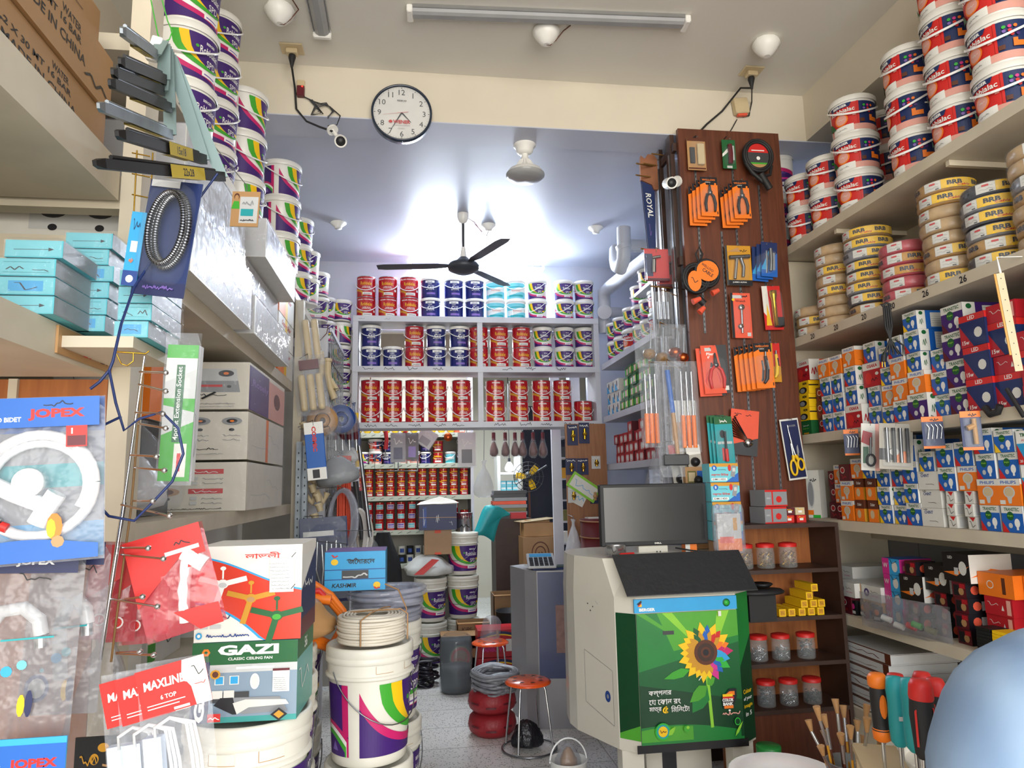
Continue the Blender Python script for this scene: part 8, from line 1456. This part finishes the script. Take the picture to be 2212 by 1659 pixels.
for k in range(2): 
    t=thing('red_hose_coil','dark red wrapped hose coil, %s of the two beside the stool'%tn[2][k],'coil',(.54,5.03,.002+.145*k),0,'dark red wrapped coils'); m=M(); m.lathe([(.04,.01),(.12,0),(.155,.03),(.165,.07),(.155,.115),(.12,.143),(.04,.13)],'redwrap',26); m.art(CY_(lambda z:.1655,.0),[R_(-.3+.12*i,.05+.02*(i%2),-.23+.12*i,.062+.02*(i%2),'maroon') for i in range(6)],du=.02); m.build('wrapped_coil',t)
mat('redwrap','97222a',.5,bump=.5,sc=25)
m=M(); bagmesh(m,.34,.16,.26,'bagblack',7,0,z0=.165); t=m.build('rubbish_bag',None,(.64,4.98-.2,0)); t.location=(.66,4.95,0); tag(t,'crumpled black patterned plastic bag on the floor behind the near stool','bag')
bn=mat('bagblack','1c1a20',.3,bump=1,sc=25,var=.5)
t.location=(.80,4.86-.02,0); t.scale=(.6,.55,1); t.location=(.72,4.68,.014); 
t=thing('water_jug','large translucent grey water jug on the floor beside the far stool','jug',(.36,6.08,0)); m=M(); m.lathe([(.001,0),(.12,0),(.135,.02),(.135,.17),(.13,.19),(.135,.21),(.135,.36),(.13,.38),(.135,.4),(.125,.43),(.1,.435),(.1,.45)],'jugclear',28,cap=False); m.build('jug_body',t); m=M(); m.lathe([(.001,.003),(.118,.003),(.125,.03),(.125,.2),(.001,.205)],'jugfill',22,cap=False); m.build('contents',t,label='dark fill in the lower half'); mat('jugfill','3c3f42',.6)
for k,z in enumerate((0,.205)):
    carton('red_carton','glossy red printed carton, %s of two beside the grey counter'%tn[2][k],'box',(.585+.0*k,6.38,z+.001),.32,.26,.2,'crimson',front=[BD(0,1,lambda u:.55+.25*math.sin(2.5*u+.2),lambda u:.6+.27*math.sin(2.5*u+.2),'yellow'),BD(0,1,lambda u:.6+.25*math.sin(2.5*u+.2),lambda u:.7+.25*math.sin(2.5*u+.2),'navy'),TX('RAINBOW',.35,.3,.2,'hotpink',w=.5),R_(.7,.2,.9,.65,'paper'),R_(.46,0,.52,1,'tan')],group='red cartons by the counter') if 0 else carton('red_carton','glossy red printed carton, %s of two beside the grey counter'%tn[2][k],'box',(.72,6.3,z*1.1+.001),.34,.26,.22,'crimson',front=[BD(0,1,lambda u:.55+.25*math.sin(2.5*u+.2),lambda u:.6+.27*math.sin(2.5*u+.2),'yellow'),BD(0,1,lambda u:.6+.25*math.sin(2.5*u+.2),lambda u:.7+.25*math.sin(2.5*u+.2),'navy'),TX('RAINBOW',.35,.3,.2,'hotpink',w=.5),R_(.7,.2,.9,.65,'paper'),R_(.46,0,.52,1,'tan')],group='red cartons by the counter')
t=thing('plastic_container','clear upturned plastic container lying on the far stool','container',(.615,5.85,.432),(0,.18,.3)); m=M(); m.lathe([(.07,0),(.08,.01),(.075,.15),(.05,.18),(.03,.19)],'filmhazy',14); m.build('container_body',t)
for k,(x,y,w,d,h,lb,op) in enumerate(((.42,6.55,.34,.26,.36,'brown carton with a red and green seal print behind the jug',0),(.56,6.80,.3,.18,.42,'open brown carton with flaps behind the sealed carton',1),(.925,7.07,.30,.26,.62,'worn open carton beside the grey counter',1))):
    t=thing('cardboard_box',lb,'box',(x,y,0)); m=M(); W2,D2=w/2,d/2
    m.box(-W2,W2,-D2,-D2+.008,0,h,'kraft'); m.box(-W2,W2,D2-.008,D2,0,h,'kraft'); m.box(-W2,-W2+.008,-D2,D2,0,h,'kraft'); m.box(W2-.008,W2,-D2,D2,0,h,'kraft'); m.box(-W2,W2,-D2,D2,0,.01 if op else h-.002,'kraft')
    m.art(FR(-W2,0,-D2),scale_art(([EL(.5,.5,.3,.3,'dkgreen',20),EL(.5,.5,.27,.27,'kraft',20),EL(.5,.5,.24,.24,'red',20),EL(.5,.5,.18,.18,'kraft',20),SQ(.35,.42,.3,.12,'red',3,.02),EL(.85,.6,.1,.12,'brown',14),EL(.85,.6,.08,.1,'kraft',14)] if k==0 else [SQ(.55,.7,.35,.12,'brown',5,.02),TX('KIPS',.3,.85,.1,'brown',w=.3)] if k==1 else [R_(.35,.2,.8,.5,'tan')]),w,h)); m.build('carton_body',t)
    if op: m=M(); m.box(-W2,W2,-D2-.05,-D2-.001,h-.004,h,'tan'); m.build('flap',t)
t=thing('black_tub','wide black tub behind the far stool','tub',(.92,6.72,0)); m=M(); m.lathe([(.001,0),(.13,0),(.15,.5),(.158,.51),(.148,.51),(.13,.06),(.001,.05)],'rubber',28,cap=False); m.build('tub_body',t)
t=thing('cable_pile','pile of dark cable coils on the floor left of the jug','coil',(.08,6.35,.0)); m=M(); coil(m,.13,.2,'wireblk',7,.012,.03,6,22,layers=2); m.build('winding',t)
# right bottom little bucket near machine
t=thing('small_bucket','small white bucket with handle and rags at the machine foot','bucket',(.93,3.6,0)); t.location=(P(1228,1650,Z=.18).x,P(1228,1650,Z=.18).y,0); m=M(); m.lathe([(.001,0),(.08,0),(.1,.2),(.105,.205),(.098,.205),(.08,.02),(.001,.015)],'pailwhite',26,cap=False); m.build('bucket_body',t); m=M(); m.tube([(.1*math.cos(a),.0,.19+.12*math.sin(a)) for a in [PI*i/14 for i in range(15)]],.005,'gloss',6); m.build('handle',t); m=M(); bagmesh(m,.14,.12,.12,'filmhazy',4,0,z0=.28); m.build('crumpled_plastic',t); m=M(); bagmesh(m,.09,.1,.08,'tan',6,0,z0=.26); m.build('rag',t)
m=M(); bagmesh(m,.2,.1,.14,'dkcloth',5,0,z0=.1); t=m.build('dark_bag',None,(.98,3.78,0)); t.location=(1.05-.2,4.1,0); tag(t,'dark bag on the floor behind the small white bucket','bag')
# ---------------- back room ----------------
bs=thing('back_shelving','green-white painted shelves of small tins in the back room','shelving',(0,0,0)); BYs=7.3
BZ=[2.215,1.90,1.575,1.235,.905]
for i,z in enumerate(BZ): m=M(); m.box(-.6,.60 if i<4 else .3,BYs,7.74,z-.045,z,'backpaint'); m.art(FR(0,z-.045,BYs),[LN(-.5+.09*k,.015,-.46+.09*k,.03,.004,'ink') for k in range(11 if i<4 else 0)]); m.build('shelf_board',bs)
mat('backpaint','b9bfae',.55,var=.05)
m=M(); m.box(.6,.63,BYs,7.74,0,2.9,'rackpaint'); m.build('upright',bs); m=M(); m.box(-.62,-.6,BYs,7.74,0,2.9,'rackpaint'); m.build('upright',bs)
G='red quart paint tins in the back room'
for row_,(z,kinds) in enumerate(((1.575,('quart',)),(1.235,('quartb','quartg')))):
    hs=.0912 if row_==0 else .094; sc=.80 if row_==0 else .77
    for i in range(11):
        for j in range(3):
            if row_==1 and i>9 and j==2: continue
            k=kinds[(i*3+j+i//2)%len(kinds)]
            dup(PR[k],(-.54+.1075*i,BYs+.07,z+.001+hs*j),random.uniform(-.3,.3),'small red tin, %s up, %s column from left, %s back shelf'%(ORD[j],ORD[i],['upper','lower'][row_]),G,scale=sc)
# top row yellow rolls
for i in range(11):
    t=thing('tape_roll','yellow-edged roll lying end-on, %s from left on the top back shelf'%ORD[i],'roll',(-.55+.095*i,BYs+.06,2.215+.046),0,'yellow rolls on the top back shelf'); m=M(); m.lathe([(.022,-.03),(.045,-.03),(.045,.05),(.022,.05),(.022,-.03)],'yellow',16,axis='y',cap=False); m.build('roll',t); m=M(); m.lathe([(.001,-.01),(.022,-.01)],'ink',12,axis='y',cap=False); m.build('core',t)
for i in range(2): carton('red_box','red and white small box, %s one right of the yellow rolls'%['left','right'][i],'box',(.49+.001,BYs+.1,2.216+.05*i),.11,.12,.048,'redorange',front=[R_(.5,.2,.95,.8,'paper')])
for i,(k,n) in enumerate((('spd',1),('roof',2),('silk',2),('roof',2),('roof',1),('silk',2),('quart',2),('aqua',1),('silk',2))):
    sc={'quart':1.0}.get(k,.62); hh=.12 if k!='quart' else .113
    for j in range(n): dup(PR[k],(-.5+.128*i,BYs+.09,1.901+(hh+.008)*j),random.uniform(-.6,.2),'small %s tub, %s up, %s from left on the second back shelf'%({'spd':'purple','roof':'red-navy','silk':'navy','quart':'red','aqua':'aqua'}[k],ORD[j],ORD[i]),'small tubs on the second back shelf',scale=sc)
for i in range(9):
    m=M(); m.lathe([(.001,0),(.035,0),(.035,.08),(.037,.083),(.001,.085)],'paper' if i%3 else 'rubber',14,cap=False); m.art(CY_(lambda z:.0352,0),[R_(-.02,.02,.02,.06,'deepblue')],du=.01); t=m.build('small_tin',None,(-.1+.085*(i%5)*.95,BYs+.06+.0,.906+.087*(i//5))); tag(t,'little white or dark tin, %s of the lowest back shelf group'%ORD[i],'tin','little tins on the lowest back shelf')
# hanging trowel/roller frames from wire
m=M(); m.tube([(-.45,6.9,2.29),(1.6,6.9,2.29)],.008,'brown',6); m.tube([(-.4,6.9,2.29),(-.4,6.9,3.36)],.005,'brown',6); m.tube([(1.55,6.9,2.29),(1.55,6.9,3.36)],.005,'brown',6); t=m.build('hanging_rail'); tag(t,'thin brown horizontal rail with tools hanging under the paint rack','rail')
def hb(name,label,cat,px,py,fn,Y=6.88,grp=None,rot=(0,0,0)):
    t=thing(name,label,cat,P(px,py,Y=Y),rot,grp); fn(t); zz=2.29; m=M(); e_=t.matrix_basis.inverted()@Vector((t.location.x,6.9,zz)); m.tube([(0,0,0),tuple(e_)],.003,'steel',5); m.build('hook_wire',t); return t
def frame(t):
    m=M(); m.tube([(.0,0,-.0),(.01,-.01,-.08),(0,0,-.17)],.02,'crimson',8,rad=[.022,.018,.022]); m.build('frame_handle',t); m=M(); m.tube([(0,0,-.17),(0,0,-.24),(.12,0,-.25),(.12,0,-.38)],.006,'steel'); m.tube([(0,0,-.24),(-.1,0,-.25),(-.1,0,-.38),(.12,0,-.38)],.006,'steel'); m.build('wire_frame',t)
for k,px in enumerate((833,875)): hb('roller_frame','roller frame with red handle hanging in the back passage, %s one'%['left','right'][k],'roller frame',px,932,frame,grp='red-handled roller frames')
def card(c_,w,h,inner):
    def f(t): m=M(); m.box(-w/2,w/2,0,.006,-h,0,c_); m.art(FR(-w/2,-h,0),scale_art([SQ(.2,.6,.6,.2,'paper',2,.03),R_(.2,.1,.8,.5,inner)],w,h)); m.build('card',t); m=M(); panelbag(m,w*1.1,h*1.05,.04,'film',3); m.build('plastic_bag',t)
    return f
hb('packet','grey card pack of small parts hanging second from left at back','packet',860,935,card('grey',.14,.28,'navy'),Y=6.84); hb('packet','dark tool card hanging by the second roller frame','packet',890,935,card('dkgrey',.12,.26,'lilac'),Y=6.84)
hb('packet','square clear pack hung at an angle near the passage centre','packet',932,930,card('ltgrey',.17,.17,'grey'),rot=(0,.6,0)); hb('packet','tall green-edged hinge pack hanging in the passage centre','packet',1008,934,card('ltgrey',.17,.33,'dkgrey'),Y=6.85)
t=thing('hanging_disc','small copper round disc hanging behind the packs','disc',P(968,944,Y=6.86)); m=M(); m.lathe([(.001,-.01),(.04,-.01),(.042,0),(.04,.01),(.001,.01)],'copper',16,axis='y',cap=False); m.tube([(0,0,.04),(0,.02,2.29-t.location.z)],.002,'steel'); m.build('disc_body',t)
def bbag(t): m=M(); bagmesh(m,.088,.27,.09,'film',5,.25,n=12,rows=10); m.build('plastic_bag',t); m=M(); bagmesh(m,.08,.14,.08,'brown',6,0,z0=-.11,n=12,rows=8); m.build('contents',t,label='brown bristled brushes'); m=M(); m.tube([(0,0,-.02),(0,0,-.1)],.018,'maroon',8); m.build('brush_handle',t)
for k,px in enumerate((1066,1091,1112,1128,1151,1172)): hb('brush_bag','clear bag of brown brushes, %s from left on the passage rail'%ORD[k],'brush bag',px,930,bbag,grp='bagged brushes on the passage rail')
hb('polythene_bag','tied white bag hanging above the pile of grey boxes','bag',1045,995,lambda t:(pbag('filmhazy',.2,.36,None,0,3)(t)),Y=7.0)
# passage: grey posts
m=M(); m.box(1.31,1.40,6.56,6.6,0,3.1,'rackpaint'); m.box(1.50,1.60,6.56,6.7,0,3.1,'rackpaint'); t=m.build('grey_post'); tag(t,'pair of tall grey-white posts at the right side of the passage','post')
sh=thing('side_rack','narrow rack of small goods behind the grey posts','rack',(0,0,0)); m=M()
for k in range(7): m.box(1.41,1.49,6.6,6.9,.9+.2*k,.915+.2*k,'rackpaint')
m.build('shelf_boards',sh)
for k in range(7): carton('small_box','small packed goods on the narrow rack, %s ledge up'%ORD[k],'box',(1.45,6.72,.916+.2*k),.07,.15,.1,['dkgrey','paper','olive','dkgrey','ochre','dkgrey','grey'][k])
# cabinet, files, cloth
cb=P(1060,1200,Y=7.3); zt=P(1060,1122,Y=7.25).z
m=M(); m.box(.84,1.22,7.25,7.65,0,zt,'darkwood'); m.box(1.175,1.185,7.244,7.25,.1,zt-.02,'ochre'); t=m.build('brown_cabinet'); tag(t,'tall dark brown cabinet in the back room under the grey boxes','cabinet')
for j in range(8): m=M(); m.box(-.17,.17,-.12,.12,0,.034,['dkgrey','grey','olive','grey','redorange','grey','dkgrey','dkgrey'][j]); t=m.build('flat_box',None,(1.0+.01*(j%2),7.42,zt+.001+.036*j)); tag(t,'flat grey box, level %d of the pile on the brown cabinet'%(j+1),'box','flat boxes on the brown cabinet')
m=M(); m.box(-.08,.08,-.04,.04,0,.06,'crimson'); t=m.build('red_book',None,(1.08,7.275+.02,zt+.001)); t.location.y=7.285; tag(t,'small crimson book on the front edge of the brown cabinet','book')
m=M(); V=[]
for j in range(9):
    for i in range(9): u,v=i/8,j/8; V.append((.78+.22*u-.18*v,7.22-.03*math.sin(5*u)+.0*v,zt+.12-.05*u-.28*v*v+.03*math.sin(4*u+6*v)))
m.add(V,[(j*9+i,j*9+i+1,(j+1)*9+i+1,(j+1)*9+i) for j in range(8) for i in range(8)],'teal',True); t=m.build('teal_cloth'); so=t.modifiers.new('s','SOLIDIFY'); so.thickness=.008; tag(t,'teal patterned cloth draped off the brown cabinet','cloth')
for (px,Y,n,nm) in ((930,7.0,2,'left rear'),(1000,7.1,3,'right rear')):
    x=P(px,1280,Y=Y).x
    for j in range(n): dup(PR['bucket'],(x,Y,.001+.3765*j*1.08),-.4 if n==2 else -.45,'large white bucket, %s of the %s stack in the back room'%(tn[n][j],nm),'back room buckets',scale=1.06)
x9=P(930,1280,Y=7.0).x; m=M(); bagmesh(m,.46,.2,.34,'bagcement',5,0,n=20,rows=10,z0=.19); mat('bagcement','c9cbc6',.6,bump=.3,sc=8)
t=thing('cement_bag','plump white bag with diagonal red band on the left rear buckets','bag',(x9-.02,7.0,.001+2*.3765*1.08+.014)); m.build('sack_body',t); m=M(); m.add([(-.14,-.168,.02),(-.05,-.172,.02),(.1,-.165,.15),(.03,-.165,.16)],[(0,1,2,3)],'red'); m.build('printed_band',t,label='diagonal red band'); zz=t.location.z+.192
m=M(); m.box(-.13,.13,-.1,.1,0,.23,'kraft'); m.art(FR(-.13,0,-.1),[R_(.1,.2,.16,.23,'redorange'),R_(.1,0,.16,.02,'redorange')]); t=m.build('cardboard_box',None,(x9+.07,7.02,zz)); tag(t,'plain brown carton standing on the cement bag','box')
carton('blue_carton','dark blue carton with white print holding papers, tied with cord','box',(x9+.07,7.0,zz+.232),.36,.24,.24,'navy',front=[R_(.1,.1,.2,.9,'deepblue'),SQ(.1,.15,.06,.7,'ltgrey',2,.01),SQ(.45,.15,.08,.7,'ltgrey',3,.01),SQ(.8,.15,.08,.7,'ltgrey',4,.01),LN(0,.5,1,.48,.02,'tan')],top=[R_(0,0,1,1,'paper')])
m=M(); m.add([(-.2,-.14,.0),(.2,-.14,.01),(.17,.1,.03),(.02,.0,.07),(-.16,.1,.02)],[(0,1,2,3,4)],'paper'); t=m.build('paper_sheets',None,(x9+.07,7.0,zz+.476)); so=t.modifiers.new('s','SOLIDIFY'); so.thickness=.004; tag(t,'splayed white papers on top of the dark blue carton','paper')
x10=P(1003,1280,Y=7.12).x; zb3=3*.3765*1.08+.003
m=M(); m.lathe([(.085,0),(.085,.12),(.087,.122),(.086,.18),(.001,.182)],'tin',22); m.art(CY_(lambda z:.0852,0),[R_(-.085,.12,.085,.178,'maroon'),SQ(-.05,.03,.1,.06,'ink',3,.008),SQ(-.04,.135,.08,.03,'pink',2,.004)],du=.02); t=m.build('varnish_tin',None,(x10,7.05,zb3)); tag(t,'silver tin with maroon band on the right rear bucket stack','tin')
m=M(); m.lathe([(.001,0),(.1,0),(.1,.62),(.09,.63)],'galv',22); t=m.build('metal_cylinder',None,(-.36,6.95,0)); tag(t,'grey rolled metal mesh cylinder standing at the passage left','roll')
t=thing('wire_roll','dark wire roll on the blue-grey drum under the back shelf','coil',(-.12,7.1,.618)); m=M(); coil(m,.12,.12,'wireblk',6,.012,.02,5,24,layers=2); m.build('winding',t)
m=M(); m.lathe([(.001,0),(.19,0),(.19,.3),(.195,.31),(.19,.32),(.19,.6),(.195,.615),(.001,.615)],'galv',26,cap=False); t=m.build('metal_drum',None,(-.12,7.1,0)); t.scale=(.65,.65,1); tag(t,'blue-grey metal drum at the passage left','drum')
# store room beyond
st=thing('store_shelving','white shelving with blue boxes in the bright far store room','shelving',(0,0,0)); SY=9.2
xa,xb=P(1078,1050,Y=SY).x,P(1122,1050,Y=SY).x
SZ=[P(1100,y,Y=SY).z for y in (1020,1060,1098,1136,1170,1205)]
for z in SZ: m=M(); m.box(xa,xb,SY,SY+.35,z-.03,z,'lampwhite'); m.build('shelf_board',st)
for x in (xa,xb): m=M(); m.box(x-.02,x+.02,SY-.005,SY+.35,0,P(1100,985,Y=SY).z,'lampwhite'); m.build('upright',st)
for r_ in (1,2,3):
    for k in range(3):
        for j in range(2): carton('blue_box','tiny %s box, %s row, %s column, store shelf %s from top'%(['teal','sky','blue'][r_-1],['lower','upper'][j],ORD[k],ORD[r_]),'box',(xa+.062+.078*k,SY+.08,SZ[r_]+.001+.066*j),.07,.1,.062,['boxteal','sky','blue'][r_-1],front=[R_(.1,.3,.9,.7,'paper')],group='tiny boxes on the store room shelves')
t=thing('bare_bulb','glowing bulb lighting the far store room','bulb',(P(1098,1012,Y=SY).x,SY-.1,P(1098,1012,Y=SY).z)); m=M(); m.lathe([(.001,-.05),(.05,-.03),(.06,.0),(.04,.05),(.02,.08)],'bulbglow',14); m.build('glass',t); m=M(); m.tube([(0,0,.07),(0,0,.13)],.018,'dkgrey',8); m.tube([(0,0,.1),(0,0,3.35-t.location.z)],.005,'dkgrey'); m.build('socket_cord',t)
fx=P(1142,1030,Y=7.6); t=thing('wall_fan','round wire-caged fan with yellow blades at the store room doorway','fan',fx,(0,0,-.2)); m=M()
for r_ in (.04,.08,.12,.16): m.tube([(r_*math.cos(a),-.05+.3*r_*0,r_*math.sin(a)) for a in [2*PI*i/28 for i in range(28)]],.003,'dkgrey',4,closed=True)
for k in range(12): a=PI*2*k/12; m.tube([(0,-.055,0),(.16*math.cos(a),-.05,.16*math.sin(a)),(.165*math.cos(a),.02,.165*math.sin(a)),(.06*math.cos(a),.07,.06*math.sin(a))],.0025,'dkgrey',4)
m.build('wire_cage',t)
for k in range(3): 
    a=2*PI*k/3+.9; u=Vector((math.cos(a),0,math.sin(a))); s_=Vector((-math.sin(a),0,math.cos(a))); m=M(); m.loft([[u*r_+s_*w_+Vector((0,-.01,0)),u*r_+s_*w_,u*r_-s_*w_+Vector((0,.02,0)),u*r_-s_*w_+Vector((0,.01,0))] for r_,w_ in ((.02,.015),(.08,.035),(.14,.03))],'yellow',True,True,smooth=False); m.build('fan_blade',t,label='bright yellow blade')
m=M(); m.lathe([(.001,-.03),(.03,-.025),(.035,.05),(.06,.12)],'rubber',14,axis='y'); m.tube([(0,.08,0),(.2,.1,.12)],.012,'dkgrey',6); m.tube([(.0,.08,0),(.0,.1,-.9)],.012,'brown',6); m.tube([(.0,.1,-.9),(.0,.1,-fx.z+.01)],.012,'brown',6); m.build('fan_motor',t)
m=M(); m.box(1.30,1.9,8.3,8.33,0,2.6,'navydark'); t=m.build('dark_door'); tag(t,'dark navy door panel behind the yellow-bladed fan','door panel'); mat('navydark','14182a',.5)
mx=P(1160,1150,Y=7.1); 
t=bk=dup(PR['bucket'],(mx.x,7.06,.001),-1.2,'large white bucket, lowest under the round-stamped carton','passage buckets',scale=1.12); dup(PR['bucket'],(mx.x,7.06,.43),-1.0,'large white bucket, upper under the round-stamped carton','passage buckets',scale=1.12)
zc2=.43+.376*1.12+.002
carton('masum_carton' if 0 else 'stamped_carton','brown carton with a round dark stamp and open flaps on two buckets','box',(mx.x,7.08,zc2),.34,.3,.3,'kraft',front=[EL(.5,.5,.26,.36,'brown',20),EL(.5,.5,.23,.32,'kraft',20),EL(.5,.5,.16,.22,'brown',16),EL(.5,.5,.13,.18,'kraft',16),TX('MASUM',.5,.16,.1,'brown',w=.36),SQ(.42,.4,.16,.2,'brown',3,.02)])
carton('cardboard_box','lighter brown carton on top of the stamped carton','box',(mx.x+.0,7.12,zc2+.303),.3,.26,.13,'tan'); m=M(); m.box(-.2,.16,-.14,.12,0,.004,'beige'); t=m.build('cardboard_flap',None,(mx.x,7.1,zc2+.46),(0,-.08,.2)); tag(t,'curled cardboard sheet lying on the upper passage carton','cardboard'); m=M(); m.box(-.12,.12,-.08,.08,0,.025,'tan'); t=m.build('card_spacer',None,(mx.x,7.12,zc2+.433)); tag(t,'thin card pad beneath the curled sheet','cardboard')
for k_,o_ in PR.items():
    if o_.name not in USED:
        print('unused',k_)
# remove prototypes that were never placed; number words in labels
import re
for o in list(D.objects):
    if o.parent is None and o.type=='EMPTY' and not o.get('label'):
        for c in list(o.children_recursive): D.objects.remove(c)
        D.objects.remove(o)
for o in D.objects:
    l=o.get('label')
    if l:
        l=re.sub(r'level (\d+) of (?:the )?',lambda k:ORD[int(k[1])-1]+' up in the ',l); l=re.sub(r'number (\d+) from the bottom of (?:the )?',lambda k:ORD[int(k[1])-1]+' up in the ',l); o['label']=l
